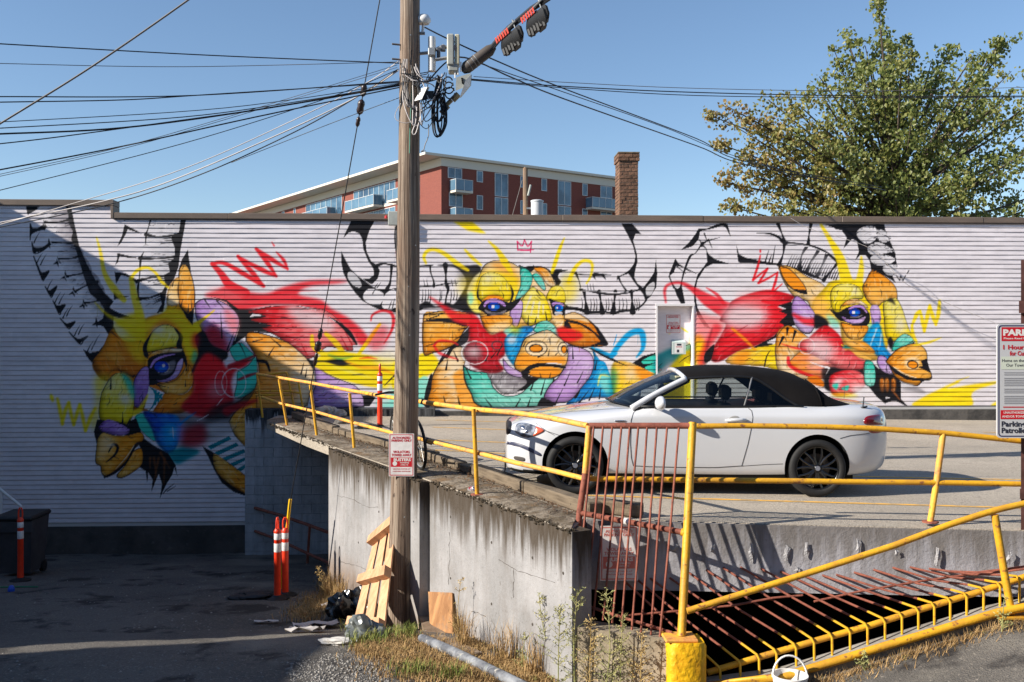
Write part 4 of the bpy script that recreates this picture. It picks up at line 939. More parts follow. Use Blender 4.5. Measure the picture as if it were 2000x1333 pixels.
while True:
    zb = Z_TOP0 - k * PITCH
    zt = zb + PITCH
    if zb < -2.30: break
    xa = X_L
    xb = X_R if zb >= SID_Z0 - .05 else X_CORNER
    zb_ = zb
    if k == -1: zt = min(zt, 4.27)
    if zb >= SID_Z0 - .05 and zb < SID_Z0 and xb == X_R: zb_ = zb
    if zb_ < DOOR_Z1 and xb == X_R:
        board(xa, DOOR_X0, zb_, zt); board(DOOR_X1, xb, zb_, zt)
    else:
        board(xa, xb, zb_, zt)
    k += 1
for j in range(1, 4):
    zb = Z_TOP0 + j * PITCH + .0001
    board(X_L, X_STEP, zb + 0.0, min(zb + PITCH, 4.535))
# body behind the boards, parapet cap, foundation
make('wall_core', MB().box((X_L, WALL_Y + .004, -3.6), (DOOR_X0 - .0, WALL_Y + .25, 4.26)).box((DOOR_X1, WALL_Y + .004, -3.6), (X_R, WALL_Y + .25, 4.26)).box((DOOR_X0, WALL_Y + .004, DOOR_Z1), (DOOR_X1, WALL_Y + .25, 4.26)).box((DOOR_X0, WALL_Y + .24, -3.6), (DOOR_X1, WALL_Y + .25, DOOR_Z1)).box((X_L, WALL_Y + .004, 4.262), (X_STEP, WALL_Y + .25, 4.54)), mat('wall sheathing', (200, 196, 192), .8), bld)
make('roof', MB().box((X_L, WALL_Y + .26, 4.0), (X_R, WALL_Y + 14, 4.18)), mat('roof felt', (70, 68, 66), .9), bld)
xs_cap = [X_STEP + .02, -5.2, -1.4, 2.0, 5.1, 8.2, 11.4, X_R]
for i in range(len(xs_cap) - 1):
    d = .0 if i % 2 == 0 else .006
    x0_, x1_ = xs_cap[i] + .002, xs_cap[i + 1] - .002
    make('parapet_flashing', MB().bbox((x0_, WALL_Y - .055 - d, 4.262), (x1_, WALL_Y + .30, 4.387 + d * .5), .008).bbox((x0_, WALL_Y - .03 - d, 4.235), (x1_, WALL_Y - .017, 4.262), .003), M['flash'], bld)
make('parapet_flashing', MB().bbox((X_L, WALL_Y - .06, 4.53), (X_STEP + .02, WALL_Y + .30, 4.655), .008), M['flash'], bld)
make('step_flashing', MB().bbox((X_STEP - .045, WALL_Y - .06, 4.262), (X_STEP + .018, WALL_Y + .30, 4.528), .008), M['flash'], bld)
M['foundation'] = mat('dark foundation', (84, 80, 76), .9, noise=(1.5, (58, 56, 54), .4, .65), layers=[(8, (104, 100, 94), .6, .75)], bump=(20, .4))
make('foundation', MB().box((X_L, WALL_Y - .012, -3.6), (X_CORNER, WALL_Y + .002, -2.33)), M['foundation'], bld)
make('base_kerb', MB().bbox((X_CORNER + .05, WALL_Y - .10, -.35), (DOOR_X0 - .02, WALL_Y - .018, SID_Z0 - .05), .012).bbox((DOOR_X1 + .02, WALL_Y - .10, -.35), (X_R, WALL_Y - .018, SID_Z0 - .05), .012), mat('tarred kerb', (92, 88, 84), .9, noise=(3, (60, 58, 56), .4, .6), bump=(20, .5)), bld)
# door in its recess
jm = mat('white jamb', (226, 222, 222), .5)
make('door_jamb', MB().box((DOOR_X0 + .001, WALL_Y - .022, 0), (DOOR_X0 + .035, WALL_Y + .2, DOOR_Z1)), jm, bld)
make('door_jamb', MB().box((DOOR_X1 - .035, WALL_Y - .022, 0), (DOOR_X1 - .001, WALL_Y + .2, DOOR_Z1)), jm, bld)
make('door_head', MB().box((DOOR_X0 - .01, WALL_Y - .024, DOOR_Z1), (DOOR_X1 + .01, WALL_Y + .003, DOOR_Z1 + .05)), jm, bld)
make('door_step', MB().box((DOOR_X0, WALL_Y - .06, -.3), (DOOR_X1, WALL_Y + .22, .05)), M['concrete'], bld)
dx0, dx1, dy_ = DOOR_X0 + .036, DOOR_X1 - .036, WALL_Y + .17
gx = np.linspace(dx0, dx1, 70); gz = np.linspace(.052, DOOR_Z1 - .002, 190)
door = painted_mesh('door', np.tile(gx, (190, 1)), np.full((190, 70), dy_), np.tile(gz[:, None], (1, 70)), bld)
make('handle', MB().lathe([(0.0, 0), (.03, 0), (.03, .012), (.012, .02), (.012, .05), (.03, .06), (.03, .085), (0, .09)], 12, Matrix.Translation((dx0 + .09, dy_ - .002, 1.0)) @ Euler((math.radians(90), 0, 0)).to_matrix().to_4x4()), M['steel'], door)

def text_mesh(s, size, bold=0.0):
    cu = bpy.data.curves.new('lettering', 'FONT')
    cu.body = s; cu.size = size; cu.align_x = 'CENTER'; cu.align_y = 'CENTER'; cu.offset = bold * size; cu.resolution_u = 2
    o = bpy.data.objects.new('lettering', cu); COL.objects.link(o)
    dg = bpy.context.evaluated_depsgraph_get()
    me = bpy.data.meshes.new_from_object(o.evaluated_get(dg))
    bpy.data.objects.remove(o); bpy.data.curves.remove(cu)
    me.name = 'lettering'
    return me
def lettering(parent, s, size, pos, mtx, material, bold=0.03, width=None, align='C'):
    """pos in the board's own plane coordinates (right, up); mtx the board's frame; width squeezes the line"""
    me = text_mesh(s, size, bold)
    me.materials.clear(); me.materials.append(material)
    n = len(me.vertices); co = np.empty(n * 3, np.float32); me.vertices.foreach_get('co', co); co = co.reshape(-1, 3)
    w = co[:, 0].max() - co[:, 0].min()
    if width: co[:, 0] *= width / w; w = width
    if align == 'L': co[:, 0] -= co[:, 0].min()
    off = wloc(parent)
    out = np.empty_like(co)
    for i in range(n):
        p = mtx @ Vector((co[i, 0] + pos[0], co[i, 1] + pos[1], .0022)) - off
        out[i] = p
    me.vertices.foreach_set('co', out.ravel())
    me.update()
    return link('lettering', me, material, parent)
def flat(parent, name, rect, mtx, material, lift=.0012, thick=.0):
    x0, y0, x1, y1 = rect
    if thick: mb = MB().box((x0, y0, lift - thick), (x1, y1, lift), mtx)
    else: mb = MB().add([mtx @ Vector(p) for p in ((x0, y0, lift), (x1, y0, lift), (x1, y1, lift), (x0, y1, lift))], [(0, 1, 2, 3)])
    return make(name, mb, material, parent)
def frame_mtx(origin, right, up):
    r = Vector(right).normalized(); u = Vector(up); u = (u - r * u.dot(r)).normalized(); n = r.cross(u)
    return Matrix(((r.x, u.x, n.x, origin[0]), (r.y, u.y, n.y, origin[1]), (r.z, u.z, n.z, origin[2]), (0, 0, 0, 1)))
def tow_notice(origin, right, up, w, h, label, bend=0.0, faded=False):
    """a towing notice: AUTHORIZED PARKING ONLY / VIOLATORS TOWED AWAY"""
    F = frame_mtx(origin, right, up)
    red = mat('faded red ink', (206, 120, 110), .7) if faded else M['signred']
    e = empty('towing_notice', origin)
    tag(e, label, 'notice')
    flat(e, 'board', (-w / 2, -h / 2, w / 2, h / 2), F, mat('notice sheet', (232, 228, 226), .6, noise=(6, (208, 202, 198), .45, .7), layers=[(3, (176, 120, 84), .66, .74)] if faded else None), .0005, .004)
    b_ = .03 * w
    for r_ in ((-w / 2 + b_, h / 2 - 2 * b_, w / 2 - b_, h / 2 - b_), (-w / 2 + b_, -h / 2 + b_, w / 2 - b_, -h / 2 + 2 * b_), (-w / 2 + b_, -h / 2 + 2 * b_, -w / 2 + 2 * b_, h / 2 - 2 * b_), (w / 2 - 2 * b_, -h / 2 + 2 * b_, w / 2 - b_, h / 2 - 2 * b_)):
        flat(e, 'printed_border', r_, F, red)
    lettering(e, 'AUTHORIZED', h * .075, (0, h * .40), F, red, .03, w * .72)
    lettering(e, 'PARKING ONLY', h * .075, (0, h * .335), F, red, .03, w * .8)
    lettering(e, 'VIOLATORS', h * .08, (0, h * .07), F, red, .03, w * .66)
    lettering(e, 'TOWED AWAY', h * .08, (0, -.005 * h), F, red, .03, w * .78)
    flat(e, 'printed_panel', (-w * .42, -h * .28, w * .42, -h * .06), F, red)
    wm = M['signwhite']
    cyl = [(w * (-.26 + .09 * math.cos(q)), h * -.2 + w * .09 * math.sin(q)) for q in [i * math.pi / 8 for i in range(16)]]
    make('printed_roundel', MB().add([F @ Vector((x, y, .002)) for x, y in cyl], [tuple(range(16))]), wm, e)
    lettering(e, 'BUSTERS', h * .09, (.03 * w, -h * .115), F, wm, .04, w * .68)
    lettering(e, 'TOWING', h * .045, (.12 * w, -h * .185), F, wm, .03, w * .36); lettering(e, '(1989) LTD', h * .035, (.12 * w, -h * .235), F, wm, .03, w * .3)
    for i, ln in enumerate(('VEHICLES TOWED AT', 'OWNERS EXPENSE')):
        lettering(e, ln, h * .035, (0, -h * (.33 + .055 * i)), F, red, .02, w * .7)
    return e

tow_notice(PY(1315, 633, dy_ - .003), (1, 0, 0), (0, 0, 1), .33, .42, 'small red and white towing notice stuck on the recessed door')
nb = empty('notice_box', PY(1325, 678, dy_ - .05)); tag(nb, 'pale grey mail box with printed leaflet on the recessed door', 'mail box')
c = Vector(nb.location)
make('case', MB().hexa([(c.x - .15, c.y - .07, c.z - .16), (c.x + .15, c.y - .07, c.z - .16), (c.x + .15, dy_ - .002, c.z - .16), (c.x - .15, dy_ - .002, c.z - .16), (c.x - .15, c.y - .07, c.z + .1), (c.x + .15, c.y - .07, c.z + .1), (c.x + .15, dy_ - .002, c.z + .16), (c.x - .15, dy_ - .002, c.z + .16)]), mat('mail box', (186, 200, 196), .5), nb)
Fb = frame_mtx((c.x, c.y - .0705, c.z - .03), (1, 0, 0), (0, 0, 1))
flat(nb, 'leaflet', (-.10, -.11, .10, .11), Fb, M['signwhite'], .001)
lettering(nb, 'NOTICE', .035, (0, .03), Fb, M['signred'], .03, .13); flat(nb, 'printed_mark', (-.05, .06, .05, .1), Fb, M['signtext'], .003); flat(nb, 'printed_mark', (-.05, -.09, .0, -.03), Fb, M['signtext'], .003)

# brick chimney standing on the roof
M['brick'] = mat('chimney brick', (126, 92, 72), .9, noise=(7, (98, 72, 56), .4, .65), layers=[(16, (92, 78, 58), .56, .7)], bump=(40, .5), obj_var=.28)
CHY = WALL_Y + 2.6
cx0, cx1 = PY(1209, 420, CHY).x, PY(1247, 420, CHY).x
cz1 = PY(1228, 299, CHY).z
cz0 = 3.9
chim = make('chimney', MB().box((cx0 + .012, CHY + .012, cz0), (cx1 - .012, CHY + .62, cz1 - .03)), mat('mortar', (128, 116, 100), .95, bump=(30, .5)), bld)
bw, bh = (cx1 - cx0) / 3.0, .088
BRK = {}
def brick(p, sx, sy, sz):
    key = (round(sx, 3), round(sy, 3))
    if key not in BRK:
        mb = MB().bbox((0, 0, 0), (sx, sy, sz), .006)
        me = bpy.data.meshes.new('brick'); me.from_pydata(mb.v, [], mb.f); me.update(); me.materials.append(M['brick'])
        BRK[key] = me
    o = bpy.data.objects.new('brick', BRK[key]); COL.objects.link(o); o.parent = chim
    o.location = Vector(p) - BL0 + Vector((random.uniform(-.004, .004), random.uniform(-.006, .006), 0))
nrow = int((cz1 - 4.1) / bh)
for r_ in range(nrow):
    z_ = cz1 - .02 - (r_ + 1) * bh
    off_ = 0 if r_ % 2 == 0 else .5
    flare = .03 if r_ < 2 else 0
    x_ = cx0 - flare
    W_ = cx1 - cx0 + 2 * flare
    segs = [0, 1, 2, 3] if off_ == 0 else [0, .5, 1.5, 2.5, 3]
    for a_, b_ in zip(segs[:-1], segs[1:]):
        brick((x_ + a_ * W_ / 3 + .005, CHY - flare, z_), (b_ - a_) * W_ / 3 - .01, .1, bh - .011)
    for q in range(3):
        brick((x_ - .0, CHY + .105 + q * .18, z_), .1, .168, bh - .011)
make('chimney_cap', MB().bbox((cx0 - .03, CHY - .03, cz1 - .018), (cx1 + .03, CHY + .65, cz1 + .025), .01), mat('cap mortar', (120, 104, 84), .95, noise=(9, (80, 70, 56), .4, .6)), bld)

# ------------------------------------------------------------------ terrain
NP = PZ(1114, 1036); NP.z = 0
FP = Vector((X_CORNER, WALL_Y - .4, 0))
TIP = PZ(521, 827)
edge_dir = (Vector((FP.x, FP.y, 0)) - NP).normalized()       # along the deck edge, away from the camera
edge_out = Vector((-edge_dir.y, edge_dir.x, 0)); edge_out = edge_out if edge_out.x < 0 else -edge_out
def on_edge(px, z=0.0):
    d = ray(px, 700); n = edge_out
    t = (NP - CAM).dot(n) / Vector((d.x, d.y, 0)).dot(n)
    p = CAM + d * t; return Vector((p.x, p.y, z))
FE0, FE1 = PZ(1250, 1016), PZ(2000, 1026)
def front_y(x): return FE0.y + (FE1.y - FE0.y) * (x - FE0.x) / (FE1.x - FE0.x)
BOL = PD(1343, 1250, 8.2)
KE1 = PD(2000, 1205, 8.33)
def kerb_y(x): return BOL.y + (KE1.y - BOL.y) * (x - BOL.x) / (KE1.x - BOL.x)
def ground_z(x, y):
    za = np.interp(x, [-300, -3, 0, 1.5, 2.7, 4.6, 9, 40, 300], [-1.82, -1.82, -1.80, -1.86, -1.72, -1.2, -.3, .6, .6])
    dz = np.interp(y, [-300, 8.0, 9.4, 10.4, 11.6, 13.3, 15, 20.7, 300], [.42, .41, .36, .26, .0, -.17, -.37, -1.12, -1.12])
    return za + dz + .02 * np.sin(x * 1.7 + y * .9) * np.sin(y * 1.3 - x * .4)
gxs = np.unique(np.concatenate([[-400, -150, -60, -30], np.arange(-18, 12, .16), [16, 30, 60, 150, 400]]))
gys = np.unique(np.concatenate([[-400, -150, -50, -20, -8, 0, 4], np.arange(6.0, 21.6, .14), [30, 60, 150, 400, 900]]))
GX, GY = np.meshgrid(gxs, gys)
GZ = ground_z(GX, GY) + (rng.random(GX.shape) - .5) * .012
nx = len(gxs)
mb = MB(); mb.v = list(zip(GX.ravel(), GY.ravel(), GZ.ravel()))
for j in range(len(gys) - 1):
    for i in range(nx - 1):
        x_, y_ = (gxs[i] + gxs[i + 1]) / 2, (gys[j] + gys[j + 1]) / 2
        lim = 1e9
        if x_ > BOL.x: lim = kerb_y(x_)
        elif x_ > NP.x: lim = NP.y + (BOL.y - NP.y) * (x_ - NP.x) / (BOL.x - NP.x)
        if x_ < 20 and y_ > lim - .05 and y_ < WALL_Y + 1: continue
        mb.f.append((j * nx + i, j * nx + i + 1, (j + 1) * nx + i + 1, (j + 1) * nx + i))
M['ground'] = mat('lot ground', (104, 99, 93), 0.95, noise=(0.45, (78, 75, 71), .4, .65), layers=[(34, (140, 132, 122), .54, .7), (1.1, (44, 41, 40), .54, .62), (.35, (128, 122, 112), .56, .66), (80, (54, 50, 47), .54, .68)], bump=(70, 1.0))
ground = struct(make('ground', mb, M['ground'], fix=False, smooth=True))
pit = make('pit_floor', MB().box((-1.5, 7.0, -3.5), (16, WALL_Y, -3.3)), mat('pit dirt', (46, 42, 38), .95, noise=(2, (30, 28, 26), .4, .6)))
struct(pit)

# ------------------------------------------------------------------ parking deck
def deck_z(x): return -.012 * (x - 1.0)
def dz3(v, up=0.0): return Vector((v.x, v.y, deck_z(v.x) + up))
EI = on_edge(1131) ; FC = PZ(1140, 1012)
poly = [TIP, on_edge(600), on_edge(700), on_edge(850), on_edge(1000), NP, FC, Vector((3, front_y(3), 0)), Vector((6, front_y(6), 0)), Vector((14, front_y(14), 0)), Vector((14, WALL_Y - .019, 0)), Vector((5, WALL_Y - .019, 0)), Vector((0, WALL_Y - .019, 0)), Vector((FP.x + .7, WALL_Y - .019, 0))]
top = [dz3(p) for p in poly]
bot = [dz3(p, -.16) for p in poly]
n = len(poly)
dk = make('parking_deck', MB().add(top + bot, [tuple(range(n))[::-1], tuple(range(n, 2 * n))] + [(i, (i + 1) % n, n + (i + 1) % n, n + i) for i in range(n)]), M['deck'])
struct(dk)
line_m = mat('line paint', (232, 176, 74), .7, noise=(7, (176, 146, 100), .45, .62))
def deck_strip(name, p, q, w, material, lift=.004, parent=dk):
    d = (q - p).normalized(); s_ = Vector((-d.y, d.x, 0)) * w / 2
    pts = [p - s_, q - s_, q + s_, p + s_]
    return make(name, MB().add([dz3(v, lift) for v in pts], [(0, 1, 2, 3)]), material, parent)
for (a, b_) in (((1145, 968), (2030, 983)), ((850, 823), (1190, 828)), ((845, 837), (1010, 841)), ((850, 862), (1000, 866)), ((850, 882), (1000, 888)), ((1640, 924), (2030, 927)), ((1920, 834), (2030, 834)), ((1150, 934), (1640, 924))):
    deck_strip('painted_line', PZ(*a), PZ(*b_), .075, line_m)
# mossy strip outside the timbers
M['moss'] = mat('mossy concrete', (140, 128, 112), .95, noise=(4, (92, 80, 62), .42, .6), layers=[(13, (66, 54, 40), .5, .66), (2, (122, 96, 66), .55, .7)], bump=(50, .8))
ti = [PZ(569, 823), PZ(648, 853), PZ(757, 880), PZ(841, 905), PZ(959, 945), PZ(1131, 1007)]
so = [TIP + edge_dir * .0, on_edge(648), on_edge(745), on_edge(820), on_edge(925), NP]
so = [v - edge_out * .003 for v in so]
mb = MB()
rows = [[dz3(a.lerp(b_, f), .006 + (.02 * math.sin(f * 3.14) if f else 0)) for f in (0, .3, .7, 1)] for a, b_ in zip(so, ti)]
mb.grid(rows)
struct(make('deck_edge_strip', mb, M['moss']))

# ------------------------------------------------------------------ concrete walls
def wall_mat(name, paint, dirt, top_z, grime=.35, base_z=-1.9, paint_amt=.62):
    m = bpy.data.materials.new(name); m.use_nodes = True
    nd, lk = m.node_tree.nodes, m.node_tree.links
    b = nd['Principled BSDF']; b.inputs['Roughness'].default_value = .88; b.inputs['Specular IOR Level'].default_value = .25
    geo = nd.new('ShaderNodeNewGeometry'); sep = nd.new('ShaderNodeSeparateXYZ'); lk.new(geo.outputs['Position'], sep.inputs[0])
    def noise(scale, stretch, lo, hi):
        mp = nd.new('ShaderNodeMapping'); mp.inputs['Scale'].default_value = stretch; lk.new(geo.outputs['Position'], mp.inputs[0])
        z = nd.new('ShaderNodeTexNoise'); z.inputs['Scale'].default_value = scale; z.inputs['Detail'].default_value = 8; z.inputs['Roughness'].default_value = .65; lk.new(mp.outputs[0], z.inputs['Vector'])
        r = nd.new('ShaderNodeMapRange'); r.inputs['From Min'].default_value = lo; r.inputs['From Max'].default_value = hi; lk.new(z.outputs['Fac'], r.inputs['Value']); return r.outputs[0], z.outputs['Fac']
    def math_(op, a, b_):
        n = nd.new('ShaderNodeMath'); n.operation = op; n.use_clamp = op in ('MULTIPLY', 'ADD') and False
        for i, v in enumerate((a, b_)):
            if isinstance(v, (int, float)): n.inputs[i].default_value = v
            else: lk.new(v, n.inputs[i])
        return n.outputs[0]
    def mix(fac, a, c2):
        x = nd.new('ShaderNodeMix'); x.data_type = 'RGBA'; x.clamp_factor = True; lk.new(fac, x.inputs['Factor'])
        if isinstance(a, tuple): x.inputs['A'].default_value = tuple(lin(a)) + (1,)
        else: lk.new(a, x.inputs['A'])
        x.inputs['B'].default_value = tuple(lin(c2)) + (1,); return x.outputs['Result']
    cloud, _ = noise(1.4, (1, 1, 1), .35, .7)
    cur = mix(cloud, paint, tuple(int(c * .80) for c in paint))
    blot, _ = noise(3.4, (1, 1, .7), .54, .68)
    cur = mix(math_('MULTIPLY', blot, .45), cur, tuple(int(a * .55 + b_ * .45) for a, b_ in zip(paint, dirt)))
    fine, ff = noise(22, (1, 1, 1), .6, .72)
    cur = mix(math_('MULTIPLY', fine, .5), cur, dirt)
    drip, df = noise(3.0, (3.2, 3.2, .22), .42, .66)
    # drips hang from the top edge: their length varies along the wall
    zt = math_('SUBTRACT', top_z, sep.outputs['Z'])
    reach = math_('ADD', math_('MULTIPLY', df, 1.3), -.34)
    d = nd.new('ShaderNodeMapRange'); d.inputs['From Min'].default_value = -.12; d.inputs['From Max'].default_value = .22; lk.new(math_('SUBTRACT', reach, zt), d.inputs['Value'])
    cur = mix(math_('MULTIPLY', d.outputs[0], grime * 2.2), cur, dirt)
    cur = mix(math_('MULTIPLY', drip, grime * .55), cur, tuple(int(a * .6 + b_ * .4) for a, b_ in zip(paint, dirt)))
    if base_z is not None:
        e, ef = noise(2.2, (1.4, 1.4, .5), .3, .7)
        bz = nd.new('ShaderNodeMapRange'); bz.inputs['From Min'].default_value = .25; bz.inputs['From Max'].default_value = -.1
        lk.new(math_('SUBTRACT', math_('SUBTRACT', sep.outputs['Z'], base_z), math_('MULTIPLY', ef, .55)), bz.inputs['Value'])
        cur = mix(math_('MULTIPLY', bz.outputs[0], .55), cur, (116, 90, 66))
    lk.new(cur, b.inputs['Base Color'])
    bp = nd.new('ShaderNodeBump'); bp.inputs['Strength'].default_value = .45; bp.inputs['Distance'].default_value = .02
    _, bf = noise(26, (1, 1, 1), 0, 1); lk.new(bf, bp.inputs['Height']); lk.new(bp.outputs[0], b.inputs['Normal'])
    return m
M['retain'] = wall_mat('painted retaining wall', (162, 160, 161), (62, 52, 40), -.02, .5)
M['lowwall'] = wall_mat('bare low wall', (190, 176, 154), (112, 100, 80), -.8, .22, -1.75)
M['blockwall'] = wall_mat('painted blocks', (196, 198, 202), (38, 38, 40), .2, .8, None)
M['beam'] = wall_mat('grey painted beam', (186, 184, 190), (84, 76, 64), -.02, .3, None)
def edge_box(pxa, pxb, out0, out1, z0, z1, chop=.0):
    a, b_ = on_edge(pxa), on_edge(pxb)
    za, zb = deck_z(a.x) + z1, deck_z(b_.x) + z1
    A0, A1, B0, B1 = a + edge_out * out0, a + edge_out * out1, b_ + edge_out * out0, b_ + edge_out * out1
    return MB().hexa([(A0.x, A0.y, z0), (B0.x, B0.y, z0), (B1.x, B1.y, z0), (A1.x, A1.y, z0), (A0.x, A0.y, za), (B0.x, B0.y, zb), (B1.x, B1.y, zb), (A1.x, A1.y, za)])
w1 = make('retaining_wall', edge_box(658, 839, -.25, .13, -3.6, -.012), M['retain']); tag(w1, 'pale streaked retaining wall section left of the wooden pole, standing forward', 'retaining wall')
w2 = make('retaining_wall', edge_box(839.3, 1118, -.2, .004, -3.6, -.012), M['retain']); tag(w2, 'pale streaked retaining wall section between wooden pole and rusty gate', 'retaining wall')
GL = PD(1122, 1180, 8.75)
lw = make('low_wall', MB().hexa([(NP.x - .0, NP.y + .005, -3.6), (BOL.x - .1, BOL.y, -3.6), (BOL.x - .1, BOL.y + .22, -3.6), (NP.x, NP.y + .3, -3.6), (NP.x, NP.y + .005, -.86), (BOL.x - .1, BOL.y, -.90), (BOL.x - .1, BOL.y + .22, -.90), (NP.x, NP.y + .3, -.86)]), M['lowwall'])
tag(lw, 'low weed-grown concrete wall below the rusty bar gate', 'wall')
bk = empty('block_wall', (FP.x + 1.2, WALL_Y - .4, -1.5)); tag(bk, 'shaded white painted block wall under the deck slab', 'wall')
make('core', MB().box((FP.x, WALL_Y - .385, -3.6), (FP.x + 4.0, WALL_Y - .02, .19)), M['blockwall'], bk)
BLKM = {}
for r_ in range(16):
    z_ = .185 - (r_ + 1) * .2
    x_ = FP.x - (0 if r_ % 2 else .2)
    while x_ < FP.x + 3.0:
        a_, b_ = max(x_, FP.x), x_ + .4
        key = round(b_ - a_, 3)
        if key not in BLKM:
            t_ = MB().bbox((0, 0, 0), (b_ - a_ - .006, .016, .194), .004)
            me = bpy.data.meshes.new('block'); me.from_pydata(t_.v, [], t_.f); me.update(); me.materials.append(M['blockwall']); BLKM[key] = me
        o = bpy.data.objects.new('block', BLKM[key]); COL.objects.link(o); o.parent = bk; o.location = Vector((a_, WALL_Y - .4 + random.uniform(0, .003), z_)) - Vector(bk.location)
        x_ += .4
# grey beam that carries the deck's front edge, the sign on it and the pit's near side
fb = MB()
xs_ = [FC.x + .02, 2, 4, 6, 14]
for a_, b_ in zip(xs_[:-1], xs_[1:]):
    fb.hexa([(a_, front_y(a_) - .012, -.66), (b_, front_y(b_) - .012, -.66), (b_, front_y(b_) + .28, -.66), (a_, front_y(a_) + .28, -.66), (a_, front_y(a_) - .012, deck_z(a_) - .008), (b_, front_y(b_) - .012, deck_z(b_) - .008), (b_, front_y(b_) + .28, deck_z(b_) - .008), (a_, front_y(a_) + .28, deck_z(a_) - .008)])
bm_o = make('deck_beam', fb, M['beam']); tag(bm_o, 'grey painted concrete beam along the front edge of the parking deck', 'beam')
# spalled scars and board marks on the beam
for (px, py, h_) in ((1318, 1070, .09), (1393, 1072, .1), (1467, 1078, .2), (1536, 1082, .2), (1575, 1075, .17), (1675, 1070, .18), (1750, 1080, .06), (1830, 1090, .2), (1970, 1090, .14), (1557, 1113, .06)):
    p = PY(px, py, front_y(PY(px, py, FE0.y).x) - .012)
    mbs = MB(); rr = random.Random(px)
    pts = [(p.x + rr.uniform(.3, 1) * .035 * math.cos(q) + .01 * math.sin(3 * q), p.y - .004 - rr.random() * .008, p.z + h_ / 2 * math.sin(q) * rr.uniform(.8, 1.1)) for q in [i * math.pi / 6 for i in range(12)]]
    mbs.add(pts + [(p.x, p.y - .02, p.z)], [(i, (i + 1) % 12, 12) for i in range(12)])
    make('scar', mbs, mat('patched scar', (166, 164, 166), .9, bump=(60, .8)), bm_o)
rw = MB().hexa([(FC.x - .25, NP.y + .05, -3.6), (FC.x - .03, NP.y + .2, -3.6), (FC.x + .015, FC.y + .35, -3.6), (FC.x - .3, FC.y + .35, -3.6), (FC.x - .25, NP.y + .05, -.2), (FC.x - .03, NP.y + .2, -.2), (FC.x + .015, FC.y + .35, -.2), (FC.x - .3, FC.y + .35, -.2)])
kb = MB()
for a_, b_ in zip([BOL.x + .12, 2.0, 2.7, 3.6, 4.6, 6, 9, 14][:-1], [2.0, 2.7, 3.6, 4.6, 6, 9, 14]):
    def kz(x): return float(ground_z(x, 8.0)) + .10
    kb.hexa([(a_, kerb_y(a_) - .02, -3.6), (b_, kerb_y(b_) - .02, -3.6), (b_, kerb_y(b_) + .17, -3.6), (a_, kerb_y(a_) + .17, -3.6), (a_, kerb_y(a_) - .02, kz(a_)), (b_, kerb_y(b_) - .02, kz(b_)), (b_, kerb_y(b_) + .17, kz(b_)), (a_, kerb_y(a_) + .17, kz(a_))])
kb_o = make('kerb', kb, M['concrete']); struct(kb_o)
kp = MB(); kxs = [BOL.x + .25, 2.0, 2.7, 3.6, 4.6, 6, 9, 12]
kp.tube([(x, kerb_y(x) - .045, kz(x) + .0) for x in kxs], .036, 10)
kpo = make('painted_kerb_edge', kp, M['yellow'], kb_o, smooth=True)
inv = MB().box((FC.x - .3, 8.95, -3.4), (13, 8.97, -.665))
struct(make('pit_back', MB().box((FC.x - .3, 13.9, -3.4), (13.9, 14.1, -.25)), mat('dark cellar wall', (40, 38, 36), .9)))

# neighbouring building outside the frame on the left: its roofs throw the shade
nbld = empty('neighbour_building', (-18, 12, -2)); tag(nbld, 'tall neighbouring building beyond the left edge that shades the lot', 'building')
nm = mat('stucco', (176, 168, 156), .9, noise=(2, (150, 142, 132), .4, .6))
qx = wall_x(100); qz = PY(100, 452, WALL_Y).z
XN = -14.0
HI = qz + SUN_SLOPE * (qx - XN)
make('wall', MB().box((-24, 15.2, -3.6), (XN, WALL_Y - .05, HI)), nm, nbld)
make('wall', MB().box((-24, 8.9, -3.6), (XN - .02, 15.19, 4.95)), nm, nbld)
make('wall', MB().box((-24, 7.32, -3.6), (XN - .03, 8.89, 5.45)), nm, nbld)
make('wall', MB().box((-14.5, -14, -3.6), (XN - .04, 6.82, 5.7)), nm, nbld)

abld = empty('sky_blocking_building', (0, -12, -2)); tag(abld, 'unseen building added behind the viewer to block sky light', 'building')  # unseen block added across the alley to cut sky light and deepen the shade
make('wall', MB().box((-40, -24, -3.6), (46, -9, 9.5)), nm, abld)

# hairline cracks, tie holes and a crumbling lip on the retaining walls
def wall_hit(px, py, out):
    d = ray(px, py); t = ((NP + edge_out * out) - CAM).dot(edge_out) / Vector((d.x, d.y, 0)).dot(edge_out)
    return CAM + d * t
crk = mat('crack', (70, 64, 58), .95)
rr = random.Random(19)
for own, out, pts in ((w1, .131, [(658, 968), (690, 976), (715, 990), (742, 992)]), (w1, .131, [(664, 1098), (705, 1108), (720, 1115)]), (w2, .005, [(975, 1094), (1005, 1113), (1040, 1124), (1090, 1141)]), (w2, .005, [(920, 1194), (935, 1198), (950, 1206)]), (w2, .005, [(878, 1040), (878, 1100), (876, 1150)]), (w2, .005, [(1004, 1112), (1003, 1150), (1002, 1172)]), (w2, .005, [(1060, 1200), (1066, 1240), (1060, 1280)])):
    P3 = []
    for a, b_ in zip(pts[:-1], pts[1:]):
        for k in range(7): P3.append(wall_hit(a[0] + (b_[0] - a[0]) * k / 7 + rr.uniform(-1.2, 1.2), a[1] + (b_[1] - a[1]) * k / 7 + rr.uniform(-1.2, 1.2), out))
    make('crack', MB().tube(P3, [rr.uniform(.001, .004) for _ in P3], 4), crk, own)
